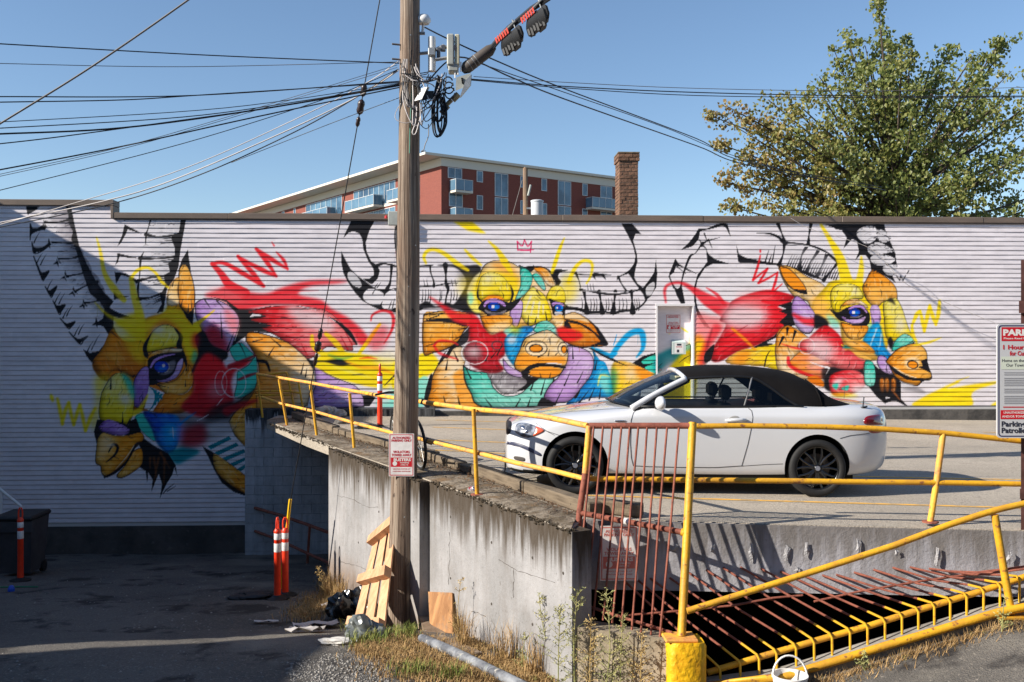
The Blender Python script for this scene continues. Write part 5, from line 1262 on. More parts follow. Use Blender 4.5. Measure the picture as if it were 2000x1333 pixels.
for (px, py) in ((700, 940), (700, 1060), (740, 1000), (880, 1010), (960, 1060), (1040, 1090), (880, 1130), (960, 1180), (1040, 1220), (1100, 1120)):
    out = .131 if px < 835 else .005
    c_ = wall_hit(px, py, out); o_ = w1 if px < 835 else w2
    make('tie_hole', MB().lathe([(.016, 0), (.012, .004), (0, .001)], 10, Matrix.Translation(c_) @ edge_out.to_track_quat('Z', 'Y').to_matrix().to_4x4()), crk, o_)
lip = MB()
for _ in range(1500):
    px = rr.uniform(524, 1116); out = .13 if 658 < px < 839 else .005
    p = on_edge(px) + edge_out * (out + rr.uniform(-.05, .012)); z_ = deck_z(p.x) - abs(rr.gauss(0, .022)) + .006
    s_ = rr.uniform(.008, .03); q = rr.uniform(0, 6.28)
    ax = Vector((math.cos(q), math.sin(q), 0)) * s_; ay = Vector((-ax.y, ax.x, 0)) * rr.uniform(.5, 1)
    c_ = Vector((p.x, p.y, z_)); az = Vector((0, 0, s_ * rr.uniform(.3, .7)))
    lip.add([c_ + ax, c_ - ax, c_ + ay, c_ - ay, c_ + az, c_ - az], [(0, 2, 4), (2, 1, 4), (1, 3, 4), (3, 0, 4), (2, 0, 5), (1, 2, 5), (3, 1, 5), (0, 3, 5)])
lo = make('crumbled_edge', lip, mat('dark moss', (74, 62, 46), .95, noise=(9, (40, 36, 28), .4, .6)), fix=False); stuff(lo, 'crumbling dark moss along the top edge of the retaining wall', 'moss')

# ------------------------------------------------------------------ brick apartment block far behind
cr = Vector((CY, -SY, 0)); cf = Vector((SY, CY, 0))
AT = 97.0
dR = cr * .8155 + cf * .5788; dL = -cr * .5883 + cf * .8086
dR.normalize(); dL = (dL - dR * dL.dot(dR)).normalized()
AC = CAM + ray(826, 658) * AT; AC.z = 0
xc_ = (826 - 1000) / F_PX * AT
def mR(px):
    u = (px - 1000) / F_PX; return (u * AT - xc_) / (.8155 - .5788 * u)
def mL(px):
    u = (px - 1000) / F_PX; return (u * AT - xc_) / (-.5883 - .8086 * u)
ROOF = CAM_H + (YH - 298) / F_PX * AT
apt = empty('apartment_building', AC + Vector((0, 0, -2)))
tag(apt, 'distant brick apartment block with glass balconies and overhanging flat roof', 'building')
class Face:
    def __init__(self, d, n, k): self.d, self.n, self.k = d, n, k
    def P(self, m, z, out=0.0): return AC + self.d * m + self.n * out + Vector((0, 0, z))
    def m(self, px): return mR(px) if self.k == 'R' else mL(px)
    def z(self, px, py):
        mm = self.m(px); t = AT + mm * (.5788 if self.k == 'R' else .8086)
        return CAM_H + (YH - py) / F_PX * t
    def box(self, mb, m0, m1, z0, z1, o0, o1):
        return mb.hexa([self.P(m0, z0, o1), self.P(m1, z0, o1), self.P(m1, z0, o0), self.P(m0, z0, o0), self.P(m0, z1, o1), self.P(m1, z1, o1), self.P(m1, z1, o0), self.P(m0, z1, o0)])
FR, FL = Face(dR, -dL, 'R'), Face(dL, -dR, 'L')
OV = 2.2
FL.P = lambda m, z, out=0.0: AC + dL * m - dR * (out - OV) + Vector((0, 0, z))
LR, LL = mR(1213), 62.0
def brick_mat(name, c1, c2, mortar):
    m = bpy.data.materials.new(name); m.use_nodes = True
    nd, lk = m.node_tree.nodes, m.node_tree.links
    br = nd.new('ShaderNodeTexBrick'); tc = nd.new('ShaderNodeTexCoord'); mp = nd.new('ShaderNodeMapping')
    br.inputs['Color1'].default_value = tuple(lin(c1)) + (1,); br.inputs['Color2'].default_value = tuple(lin(c2)) + (1,); br.inputs['Mortar'].default_value = tuple(lin(mortar)) + (1,)
    br.inputs['Scale'].default_value = 4.0; br.inputs['Mortar Size'].default_value = .012
    mp.inputs['Rotation'].default_value = (math.radians(90), 0, 0)
    lk.new(tc.outputs['Object'], mp.inputs[0]); lk.new(mp.outputs[0], br.inputs['Vector']); lk.new(br.outputs['Color'], nd['Principled BSDF'].inputs['Base Color'])
    nd['Principled BSDF'].inputs['Roughness'].default_value = .9
    return m
M['aptbrick'] = brick_mat('apartment brick', (132, 72, 60), (120, 64, 54), (112, 70, 62))
M['aptcream'] = mat('cream band', (206, 200, 186), .7)
M['aptgrey'] = mat('grey soffit', (150, 150, 148), .8)
M['aptframe'] = mat('window frame', (196, 200, 202), .5)
M['aptglass'] = mat('window glass', (86, 118, 140), .08, spec=.9, noise=(.35, (40, 62, 84), .4, .6))
M['balglass'] = mat('blue balcony glass', (92, 122, 142), .12, spec=.8, noise=(.3, (70, 100, 124), .4, .6))
ZW = ROOF - 1.15
make('wall', MB().hexa([FR.P(OV, -4), FR.P(LR, -4), AC + dR * LR + dL * LL + Vector((0, 0, -4)), FL.P(LL, -4), FR.P(OV, ZW), FR.P(LR, ZW), AC + dR * LR + dL * LL + Vector((0, 0, ZW)), FL.P(LL, ZW)]), M['aptbrick'], apt)
o_ = .06
make('cornice_band', MB().hexa([AC + dR * (OV - o_) - dL * o_ + Vector((0, 0, ZW)), AC + dR * (LR + o_) - dL * o_ + Vector((0, 0, ZW)), AC + dR * (LR + o_) + dL * LL + Vector((0, 0, ZW)), AC + dR * (OV - o_) + dL * LL + Vector((0, 0, ZW)), AC + dR * (OV - o_) - dL * o_ + Vector((0, 0, ROOF - .3)), AC + dR * (LR + o_) - dL * o_ + Vector((0, 0, ROOF - .3)), AC + dR * (LR + o_) + dL * LL + Vector((0, 0, ROOF - .3)), AC + dR * (OV - o_) + dL * LL + Vector((0, 0, ROOF - .3))]), M['aptcream'], apt)
o_ = .0
rf = make('roof', MB().hexa([AC - dR * o_ - dL * .45 + Vector((0, 0, ROOF - .26)), AC + dR * (LR + .4) - dL * .45 + Vector((0, 0, ROOF - .26)), AC + dR * (LR + .4) + dL * (LL + 1) + Vector((0, 0, ROOF - .26)), AC - dR * o_ + dL * (LL + 1) + Vector((0, 0, ROOF - .26)), AC - dR * o_ - dL * .45 + Vector((0, 0, ROOF)), AC + dR * (LR + .4) - dL * .45 + Vector((0, 0, ROOF)), AC + dR * (LR + .4) + dL * (LL + 1) + Vector((0, 0, ROOF)), AC - dR * o_ + dL * (LL + 1) + Vector((0, 0, ROOF))]), M['aptcream'], apt)
FR.box(mb := MB(), mR(890), mR(985), ROOF + .001, ROOF + .35, -2, -6)
make('roof_hatch', mb, M['aptcream'], rf)
def window(F, m0, m1, z0, z1, nv=1, trans=None):
    fr = MB(); w = .07
    F.box(fr, m0, m1, z0, z0 + w, -.05, .06); F.box(fr, m0, m1, z1 - w, z1, -.05, .06)
    F.box(fr, m0, m0 + w, z0 + w, z1 - w, -.05, .06); F.box(fr, m1 - w, m1, z0 + w, z1 - w, -.05, .06)
    cuts = [m0 + (m1 - m0) * i / nv for i in range(nv + 1)]
    for c_ in cuts[1:-1]: F.box(fr, c_ - w / 2, c_ + w / 2, z0 + w, z1 - w, -.05, .055)
    if trans:
        F.box(fr, m0 + w, m1 - w, trans - w / 2, trans + w / 2, -.05, .053)
    wo = make('window', fr, M['aptframe'], apt)
    for a_, b_ in zip(cuts[:-1], cuts[1:]):
        F.box(pm := MB(), a_ + w / 2 + .01, b_ - w / 2 - .01, z0 + w - .01, z1 - w + .01, -.04, .02)
        make('pane', pm, M['aptglass'], wo)
    return wo
def balcony(F, m0, m1, z0, h=1.1, depth=1.3, nv=2):
    sl = MB(); F.box(sl, m0, m1, z0 - .22, z0, .07, depth)
    bo = make('balcony', sl, M['aptcream'], apt)
    rl = MB()
    for i in range(nv + 1):
        c_ = m0 + .03 + (m1 - m0 - .06) * i / nv
        F.box(rl, c_ - .025, c_ + .025, z0, z0 + h, depth - .06, depth)
    F.box(rl, m0, m1, z0 + h, z0 + h + .05, depth - .07, depth + .01)
    for e_ in (m0, m1 - .05): F.box(rl, e_, e_ + .05, z0 + h, z0 + h + .049, .07, depth - .08)
    make('rail', rl, M['aptframe'], bo)
    for i in range(nv):
        a_ = m0 + .06 + (m1 - m0 - .06) * i / nv; b_ = m0 + (m1 - m0 - .06) * (i + 1) / nv
        F.box(g := MB(), a_, b_, z0 + .04, z0 + h - .02, depth - .045, depth - .02); make('glass_panel', g, M['balglass'], bo)
    for e_ in (m0 + .01, m1 - .03):
        F.box(g := MB(), e_, e_ + .02, z0 + .04, z0 + h - .02, .1, depth - .1); make('glass_panel', g, M['balglass'], bo)
def z8(x, y): return (800 + x / 4.167, 270 + y / 4.167)
def winR(x0, x1, y0, y1, nv=1):
    a, b_ = z8(x0, y0), z8(x1, y1)
    mid = (a[0] + b_[0]) / 2
    window(FR, mR(a[0]), mR(b_[0]), FR.z(mid, b_[1]), min(FR.z(mid, a[1]), ZW - .05), nv)
for r_ in ((310, 425, 222, 330, 2), (320, 430, 450, 560, 2), (545, 595, 247, 360, 1), (545, 595, 467, 585, 1), (692, 800, 266, 478, 2), (692, 800, 486, 700, 2), (900, 958, 300, 405, 1), (900, 958, 510, 620, 1), (1072, 1116, 322, 432, 1), (1072, 1116, 532, 640, 1), (1206, 1312, 345, 548, 2), (1206, 1312, 556, 700, 2), (1405, 1446, 370, 470, 1), (1552, 1646, 388, 490, 2), (1405, 1446, 576, 680, 1), (1552, 1646, 600, 690, 2)):
    winR(*r_)
for x0, x1, yf, nv in ((322, 462, 440, 2), (322, 462, 668, 2), (1430, 1690, 582, 5)):
    a, b_ = z8(x0, yf), z8(x1, yf)
    balcony(FR, mR(a[0]), mR(b_[0]), FR.z((a[0] + b_[0]) / 2, yf / 4.167 + 270), nv=nv)
def z7(x): return mL(440 + x / 4.762)
ZT = ZW - .12
FH = 2.95
for x0, x1, nv in ((1640, 1478, 4), (1412, 1025, 8), (915, 580, 7), (380, 355, 1), (485, 465, 1)):
    for fl in range(2):
        zt = ZT - fl * FH
        window(FL, z7(x0), z7(x1), zt - 2.45, zt, nv)
for x0, x1, fl, nv in ((1600, 1425, 0, 3), (1300, 1030, 0, 4), (860, 600, 0, 4), (1300, 1030, 1, 4)):
    balcony(FL, z7(x0), z7(x1), ZT - 2.5 - fl * FH, nv=nv)
for fl in range(2):
    FL.box(g := MB(), z7(1640), z7(575), ZT - 2.75 - fl * FH, ZT - 2.5 - fl * FH, .0, .09); make('floor_band', g, M['aptcream'], apt)

# ------------------------------------------------------------------ far utility pole with its transformer
t_ = 44.0
b0 = PD(1027, 700, t_); b0.z = -2
fp = empty('far_utility_pole', b0); tag(fp, 'short weathered pole with a white drum transformer behind the roof', 'utility pole')
M['polewood'] = mat('pole wood', (150, 122, 96), .9, noise=(2.5, (112, 88, 68), .35, .65, (6, 6, .35)), layers=[(7, (84, 64, 50), .56, .7, (5, 5, .3)), (.8, (128, 116, 104), .5, .7)], bump=(14, .8, (6, 6, .3)))
topz = PD(1025, 328, t_).z
p0, p1 = PD(1028, 500, t_), PD(1026, 330, t_)
make('shaft', MB().tube([(p0.x, p0.y, -2), (p1.x, p1.y, topz - .05), (p1.x + .02, p1.y, topz)], [.15, .115, .07], 10), M['polewood'], fp, smooth=40)
tc_ = PD(1049, 425, t_ - .3); tz0, tz1 = PD(1049, 440, t_).z, PD(1049, 393, t_).z
make('transformer', MB().lathe([(0, tz0), (.27, tz0), (.28, tz0 + .05), (.28, tz1 - .1), (.30, tz1 - .09), (.30, tz1 - .03), (.22, tz1), (0, tz1 + .02)], 18, Matrix.Translation((tc_.x, tc_.y, 0))), mat('transformer paint', (196, 196, 198), .5), fp, smooth=35)
make('bracket', MB().box((p0.x, p0.y - .2, tz1 - .4), (tc_.x, p0.y - .1, tz1 - .32)), M['steel'], fp)
q_ = PD(1034, 372, t_ - .2)
make('fuse', MB().tube([q_ + Vector((-.06, 0, -.25)), q_ + Vector((.06, 0, .25))], .05, 8), M['greybox'], fp)
make('guy', MB().tube([PD(1020, 352, t_), PD(1000, 424, t_)], .012, 5), M['cable_grey'], fp)

# ------------------------------------------------------------------ maple tree behind the building
TT = 36.0
tb = PD(1770, 700, TT); tb.z = -3
tree = empty('maple_tree', tb); tag(tree, 'broad leafy maple turning bronze behind the right end of the roof', 'tree')
rr = random.Random(5)
tips = [(1715, 8), (1652, 70), (1630, 100), (1600, 150), (1596, 172), (1560, 205), (1540, 200), (1500, 195), (1470, 230), (1420, 208), (1392, 228), (1402, 280), (1398, 352), (1415, 400), (1450, 300), (1440, 250), (1735, 80), (1762, 75), (1780, 100), (1700, 120), (1720, 60), (1690, 90), (1820, 120), (1858, 92), (1840, 140), (1900, 110), (1960, 72), (1968, 80), (1975, 140), (1985, 175), (1930, 120), (1870, 170), (2020, 220), (2060, 280), (2040, 180), (2080, 360), (2050, 400), (1660, 180), (1620, 240), (1560, 270), (1500, 280), (1460, 340), (1480, 390), (1530, 360), (1580, 330), (1640, 300), (1700, 220), (1760, 180), (1820, 220), (1890, 220), (1950, 230), (1930, 300), (1980, 330), (1870, 300), (1800, 300), (1740, 290), (1690, 340), (1620, 390), (1560, 400), (1750, 390), (1840, 370), (1900, 390), (1970, 400), (1700, 400), (1520, 420), (1660, 420), (1820, 420), (1600, 290), (1850, 260), (1780, 240), (1670, 260), (1720, 150), (1540, 310), (2000, 260), (1730, 340), (1780, 350), (1650, 360), (1580, 420), (1880, 350), (1940, 360), (1990, 420), (1760, 130), (1800, 160), (1690, 150), (1530, 240), (1640, 210), (1920, 180), (1960, 200), (2000, 300), (1700, 300), (1480, 260), (1430, 330), (1500, 330)]
wood, leaves_v, leaves_f, leaf_c = MB(), [], [], []
hub = PD(1760, 470, TT); hub2 = PD(1745, 330, TT)
wood.tube([(tb.x, tb.y, -3), (hub.x - .1, hub.y, hub.z), (hub2.x, hub2.y, hub2.z), PD(1718, 120, TT)], [.34, .26, .16, .03], 9)
bm_ = MB()
def leafcard(p, size, tint):
    ax = Vector((rr.gauss(0, 1), rr.gauss(0, 1), rr.gauss(0, .6))).normalized()
    b2 = ax.orthogonal().normalized(); b2.rotate(Matrix.Rotation(rr.uniform(0, 6.28), 3, ax))
    c2 = ax.cross(b2)
    s = size * rr.uniform(.7, 1.25)
    o = len(leaves_v)
    # a five-cornered leaf folded along its midrib
    for u, v, w in ((-.5, 0, 0), (-.15, .42, .1), (.18, .26, .06), (.55, 0, -.06), (.18, -.26, .06), (-.15, -.42, .1)):
        leaves_v.append(tuple(p + (b2 * u + c2 * v + ax * w) * s))
    leaves_f.append((o, o + 1, o + 2, o + 3)); leaves_f.append((o, o + 3, o + 4, o + 5))
    leaf_c.append(tint)
for (px, py) in tips:
    k_ = rr.gauss(0, 1.6)
    edge = (px < 1560 or py < 130)
    tip = PD(px, py, TT + (k_ * .5 if edge else max(-3, min(3, k_ * 1.6))))
    f_ = min(1, max(0, (470 - py) / 340))
    root = hub.lerp(hub2, min(1, f_ * rr.uniform(.5, 1.0)))
    mid = root.lerp(tip, .5) + Vector((0, 0, rr.uniform(-.4, .1)))
    path = [Vector(v) for v in catmull([root, mid, tip], False, 5)]
    bm_.tube(path, [.075 * (1 - i / (len(path) - 1)) + .014 for i in range(len(path))], 5)
    bronze = max(0, min(1, (1640 - px) / 260)) * .8 + rr.uniform(-.1, .2)
    L = (tip - root).length
    sparse = py < 110 or px < 1430
    for j in range(26 if sparse else 21):
        f2 = rr.uniform(.42 if not sparse else .5, 1.02)
        i0 = min(len(path) - 2, int(f2 * (len(path) - 1)))
        base = path[i0].lerp(path[i0 + 1], min(1, f2 * (len(path) - 1) - i0))
        rad = .5 * (1.15 - f2) + .13
        twig = Vector((rr.gauss(0, 1), rr.gauss(0, 1), rr.gauss(.1, .8))) * rad * (.62 if sparse else 1.15)
        c_ = base + twig
        for _ in range(14):
            q = c_ + Vector((rr.gauss(0, 1), rr.gauss(0, 1), rr.gauss(-.1, .8))) * (.11 if sparse else .15)
            leafcard(q, .145, bronze + rr.uniform(-.3, .3))
tm = make('trunk', wood, mat('bark', (92, 80, 68), .95, noise=(4, (66, 56, 48), .4, .6), bump=(10, .6)), tree, smooth=40)
make('branches', bm_, tm.data.materials[0], tree, smooth=60)
me = bpy.data.meshes.new('crown')
off = wloc(tree)
me.from_pydata([(v[0] - off.x, v[1] - off.y, v[2] - off.z) for v in leaves_v], [], leaves_f); me.update()
ca = me.color_attributes.new('tint', 'FLOAT_COLOR', 'POINT')
tn = np.repeat(np.array(leaf_c, np.float32), 6)
cols = np.ones((len(tn), 4), np.float32)
g1, g2, g3 = lin((116, 126, 66)), lin((150, 144, 80)), lin((160, 130, 82))
tt = np.clip(tn, 0, 1)[:, None]
cols[:, :3] = np.where(tt < .5, g1 + (g2 - g1) * tt * 2, g2 + (g3 - g2) * (tt * 2 - 1))
ca.data.foreach_set('color', cols.ravel())
m = bpy.data.materials.new('leaves'); m.use_nodes = True
nd, lk = m.node_tree.nodes, m.node_tree.links
vc = nd.new('ShaderNodeVertexColor'); vc.layer_name = 'tint'
b = nd['Principled BSDF']; b.inputs['Roughness'].default_value = .45
lk.new(vc.outputs['Color'], b.inputs['Base Color'])
trl = nd.new('ShaderNodeBsdfTranslucent'); lk.new(vc.outputs['Color'], trl.inputs['Color'])
mx = nd.new('ShaderNodeMixShader'); mx.inputs[0].default_value = .42
lk.new(b.outputs[0], mx.inputs[1]); lk.new(trl.outputs[0], mx.inputs[2]); lk.new(mx.outputs[0], nd['Material Output'].inputs['Surface'])
cro = link('crown', me, m, tree)
cro['kind'] = 'stuff'

# ------------------------------------------------------------------ railings round the deck
RR = .026
def rail_tube(name, pts, r, material, parent, n=10):
    return make(name, MB().tube(pts, r * .9, n), material, parent, smooth=50)
# left edge: pixel foot and head of every post, at the depth of the deck edge
base_l = [(561, 838), (619, 858), (692, 882), (932, 970)]
head_l = [(545, 741), (606, 752), (683, 768), (925, 799)]
le = empty('edge_railing', PZ(700, 880)); tag(le, 'worn yellow pipe railing along the mossy left edge of the deck', 'railing')
posts = []
for (bx, by), (hx, hy) in zip(base_l, head_l):
    p = PZ(bx, by); t = p.x * SY + p.y * CY
    q = PD(hx, hy, t); p.z = deck_z(p.x)
    posts.append((p, q, t))
    po = rail_tube('post', [p, q], .027, M['yellow'], le)
    make('base_plate', MB().lathe([(0, 0), (.07, 0), (.07, .012), (0, .012)], 10, Matrix.Translation(p + Vector((0, 0, .004)))), M['rust'], po)
tcorner = 8.95
def curve_t(px):    # depth of the railing above a given pixel column
    xs_ = [505, 561, 619, 692, 932, 1150]; ts_ = [posts[0][2] + 1.6, posts[0][2], posts[1][2], posts[2][2], posts[3][2], tcorner]
    return float(np.interp(px, xs_, ts_))
top_l = [(502, 731), (545, 738), (606, 748), (683, 763), (765, 777), (822, 785), (925, 800), (1000, 806), (1060, 814), (1100, 822), (1148, 832)]
mid_l = [(512, 776), (550, 789), (614, 804), (690, 826), (770, 847), (822, 858), (925, 883), (1010, 905), (1080, 920), (1140, 935)]
rail_tube('rail', [PD(x, y, curve_t(x)) for x, y in top_l], .031, M['yellow_worn'], le)
rail_tube('rail', [PD(x, y, curve_t(x)) for x, y in mid_l], .028, M['yellow_worn'], le)
for (x, y, w) in ((829, 786, 13), (838, 862, 14)):
    a, b_ = PD(x - w / 2, y - 2, curve_t(x)), PD(x + w / 2, y + 2.5, curve_t(x))
    make('tape', MB().tube([a, b_], .036, 10), M['black'], le, smooth=50)
# far return of the railing, in the shade against the wall
fe = empty('return_railing', PZ(560, 812)); tag(fe, 'short yellow railing in shade close to the mural at the far deck corner', 'railing')
tr = 19.6
for (bx, by), (hx, hy) in (((513, 816), (502, 733)), ((576, 802), (560, 728)), ((592, 800), (582, 742))):
    rail_tube('post', [PD(bx, by, tr), PD(hx, hy, tr)], .024, M['yellow'], fe)
rail_tube('rail', [PD(502, 733, tr), PD(560, 728, tr)], .024, M['yellow'], fe)
rail_tube('rail', [PD(500, 764, tr), PD(560, 764, tr), PD(585, 768, tr)], .022, M['yellow'], fe)
rail_tube('rail', [PD(499, 772, tr), PD(566, 772, tr)], .022, M['yellow'], fe)
# front edge
fr = empty('front_railing', PZ(1822, 1018)); tag(fr, 'bright yellow pipe railing along the front edge beside the white car', 'railing')
tf = 8.93
def ft(px): return tf + (px - 1350) / 650 * (-.10)
rail_tube('rail', [PD(x, y, ft(x)) for x, y in ((1352, 833), (1450, 832), (1600, 834), (1700, 837), (1842, 846), (1920, 854), (2030, 866), (2200, 882))], .030, M['yellow'], fr)
rail_tube('rail', [PD(x, y, ft(x)) for x, y in ((1138, 935), (1345, 938), (1560, 940), (1700, 942), (1828, 943), (2000, 946), (2200, 950))], .029, M['yellow'], fr)
p1 = rail_tube('post', [PD(1817, 1020, ft(1820)), PD(1829, 944, ft(1830)), PD(1842, 847, ft(1840))], .032, M['yellow_worn'], fr)
make('base_plate', MB().lathe([(0, 0), (.075, 0), (.075, .014), (0, .014)], 10, Matrix.Translation(PD(1817, 1021, ft(1820)))), M['rust'], p1)
rail_tube('post', [PD(2190, 1034, ft(2190)), PD(2200, 880, ft(2200))], .03, M['yellow_worn'], fr)

# ------------------------------------------------------------------ barred gate
ga = empty('bar_gate', PD(1230, 1200, 8.6)); tag(ga, 'red oxide gate of thin vertical bars closing the pit corner', 'gate')
LT, LB = PD(1151, 832, 8.93), PD(1116, 1184, 8.70)
RT, RB = PD(1353, 832, 8.75), PD(1331, 1243, 8.22)
def lerp(a, b_, f): return a.lerp(b_, f)
Lm, Rm = PD(1132, 1002, 8.86), PD(1338, 1041, 8.5)
rail_tube('post', [LT + Vector((0, 0, .0)), PD(1143, 925, 8.9)], .034, M['yellow_worn'], ga)
rail_tube('post', [PD(1143, 926, 8.9), Lm, LB], .034, M['rust'], ga)
rail_tube('post', [RT + Vector((0, 0, .03)), PD(1344, 1000, 8.55), RB], .041, M['yellow'], ga, 14)
rail_tube('rail', [LT, RT + Vector((-.02, 0, 0))], .033, M['rust'], ga)
rail_tube('rail', [Lm, Rm], .030, M['rust'], ga)
rail_tube('rail', [PD(1113, 1173, 8.70), PD(1205, 1203, 8.5), PD(1312, 1236, 8.3)], .016, M['rust'], ga)
make('weld_scar', MB().tube([Lm.lerp(Rm, .43), Lm.lerp(Rm, .48)], .033, 10), M['white'], ga, smooth=50)
make('weld_scar', MB().tube([Lm.lerp(Rm, .965), Lm.lerp(Rm, .999)], .034, 10), M['yellow'], ga, smooth=50)
tops = [(1160, 833), (1178, 833), (1196, 833), (1214, 834), (1230, 834), (1247, 834), (1264, 835), (1283, 835), (1303, 835), (1326, 836)]
bots = [(1122, 1190), (1142, 1198), (1158, 1205), (1196, 1214), (1214, 1222), (1236, 1232), (1252, 1236), (1272, 1244), (1288, 1250), (1124, 1190)]
bots = [(1123, 1190), (1142, 1197), (1159, 1204), (1178, 1212), (1196, 1217), (1214, 1224), (1234, 1231), (1252, 1236), (1271, 1244), (1288, 1252)]
for (a, b_) in zip(tops, bots):
    fA = (a[0] - 1151) / 202; fB = (b_[0] - 1116) / 205
    tA = 8.93 - .18 * fA - .05; tB = 8.70 - .46 * fB - .035
    ms = ((a[0] + b_[0]) / 2 + random.uniform(-2, 2), (a[1] + b_[1]) / 2)
    rail_tube('bar', [PD(a[0], a[1], tA), PD(ms[0], ms[1], (tA + tB) / 2 - .01), PD(b_[0], b_[1], tB)], .0115, M['rust'], ga, 7)
make('foot_plate', MB().bbox((RB.x - .16, RB.y - .12, RB.z - .02), (RB.x + .12, RB.y + .12, RB.z + .005), .006), M['yellow_worn'], ga)
# yellow concrete stub under the gate post
bo = MB(); rr = random.Random(2)
rings = []
for z_ in (-2.2, -1.6, -1.3, -1.05, RB.z - .06, RB.z - .022):
    ring_ = []
    for k_ in range(16):
        q = k_ * math.pi / 8
        sx = .165 * math.copysign(abs(math.cos(q)) ** .45, math.cos(q)); sy = .15 * math.copysign(abs(math.sin(q)) ** .45, math.sin(q))
        sc_ = (.93 if z_ > RB.z - .05 else 1) + rr.uniform(-.03, .03)
        ring_.append((RB.x + .03 + sx * sc_, RB.y + sy * sc_, z_ + rr.uniform(-.006, .006)))
    rings.append(ring_ + [ring_[0]])
bo.grid(rings); bo.f.append(tuple(len(bo.v) - 17 + k_ for k_ in range(16)))
bol = make('concrete_bollard', bo, mat('thick yellow paint', (240, 184, 14), .55, noise=(5, (226, 164, 16), .45, .6), layers=[(9, (176, 130, 40), .62, .7)], bump=(16, 1.0)), smooth=50)
tag(bol, 'thickly painted yellow concrete stub carrying the gate post', 'bollard')

# ------------------------------------------------------------------ sloping handrail and the bent bar grille over the pit
hr = empty('ramp_handrail', PD(1970, 1200, 8.33)); tag(hr, 'yellow handrail sloping up to the right above the pit grille', 'handrail')
def ht(px): return 8.2 + (px - 1340) / 660 * .13
rail_tube('rail', [PD(x, y, ht(x)) for x, y in ((1342, 1194), (1450, 1160), (1600, 1113), (1746, 1066), (1852, 1026), (1920, 1004), (1960, 993), (2010, 982), (2080, 970), (2250, 950))], .031, M['yellow'], hr)
rail_tube('post', [PD(1943, 1006, ht(1943)), PD(1960, 1110, ht(1955)), PD(1976, 1200, ht(1975))], .036, M['yellow'], hr)
make('foot_plate', MB().bbox(tuple(PD(1976, 1201, ht(1976)) - Vector((.16, .1, .02))), tuple(PD(1976, 1201, ht(1976)) + Vector((.16, .1, .004))), .005), M['yellow'], hr)
gr = empty('pit_grille', PD(1650, 1230, 8.3)); tag(gr, 'grille of rust red bent rods over the dark pit', 'grille')
def gt(px): return ht(px) + .14
bar_line = [(1382, 1314), (1500, 1279), (1600, 1250), (1700, 1222), (1800, 1190), (1900, 1160), (1965, 1139), (2060, 1108), (2200, 1066)]
def bar_at(px):
    return float(np.interp(px, [a for a, _ in bar_line], [b for _, b in bar_line]))
rail_tube('rail', [PD(x, y, gt(x)) for x, y in bar_line], .031, M['yellow'], gr)
near = [1402, 1441, 1478, 1512, 1550, 1585, 1620, 1655, 1689, 1723, 1756, 1788, 1819, 1850, 1882, 1915, 1947, 1985, 2030, 2075]
far = [1205, 1238, 1270, 1308, 1345, 1379, 1412, 1446, 1486, 1524, 1562, 1606, 1633, 1668, 1706, 1743, 1777, 1814, 1848, 1885]
for i, (a, b_) in enumerate(zip(near, far)):
    wl = front_y(PY(b_, 1118, FE0.y).x) - .01
    p0 = PY(b_, 1116 + 8 * math.sin(i * .7) + (6 if b_ < 1320 else 0), wl)
    ya = bar_at(a) - 7
    p1 = PD(a, ya, gt(a) - .03)
    pm = p0.lerp(p1, .86)
    mid = p0.lerp(p1, .5) + Vector((0, 0, random.uniform(-.03, .0)))
    o = rail_tube('rod', [p0, mid, pm], .0118, M['rust'], gr, 7)
    p2 = PD(a + 6, bar_at(a) + 68 + 4 * math.sin(i * 2.2), gt(a) - .05)
    k_ = p1 + Vector((.012, -.03, -.03))
    rail_tube('rod_end', [pm, p1, k_, p2], .0122, M['rust_yellow'], gr, 7)
cross = [(1185, 1199, .85), (1300, 1192, .8), (1480, 1170, .66), (1600, 1162, .62), (1720, 1142, .5), (1830, 1125, .4), (2000, 1100, .3)]
def cr_pt(px, py, f):
    a = PD(px, py, ht(px) + .14).y; b_ = front_y(PY(px, py, FE0.y).x)
    return PY(px, py, b_ + (a - b_) * f)
rail_tube('cross_rod', [cr_pt(*c_) + Vector((0, 0, -.016)) for c_ in ((1225, 1199, .62), (1330, 1190, .6), (1430, 1180, .58), (1510, 1165, .5), (1568, 1160, .46))], .012, M['rust'], gr, 7)
rail_tube('cross_rod', [cr_pt(*c_) + Vector((0, 0, -.016)) for c_ in ((1590, 1172, .5), (1680, 1152, .44), (1800, 1132, .38), (1900, 1118, .36), (2010, 1102, .34))], .012, M['rust'], gr, 7)
# low handrail in the shaded recess
lr = empty('recess_handrail', PD(600, 1100, 17.6)); tag(lr, 'rust brown pipe handrail beside the shaded block wall under the slab', 'handrail')
ls, le_ = 20.2, 17.2
def lt(px): return ls + (le_ - ls) * (px - 490) / 170
rail_tube('rail', [PD(x, y, lt(x)) for x, y in ((493, 991), (545, 1006), (600, 1025), (665, 1049), (740, 1076))], .035, M['rust'], lr)
rail_tube('rail', [PD(x, y, lt(x)) for x, y in ((493, 1036), (545, 1055), (600, 1081), (665, 1110), (740, 1142))], .032, M['rust'], lr)
rail_tube('post', [PD(605, 1027, lt(604)), PD(599, 1118, lt(600))], .028, M['rust'], lr)
for y in (991, 1036): make('flange', MB().lathe([(0, -.02), (.07, -.02), (.07, .02), (0, .02)], 12, Matrix.Translation(PD(493, y, ls)) @ Euler((math.radians(90), 0, 0)).to_matrix().to_4x4()), M['rust'], lr)
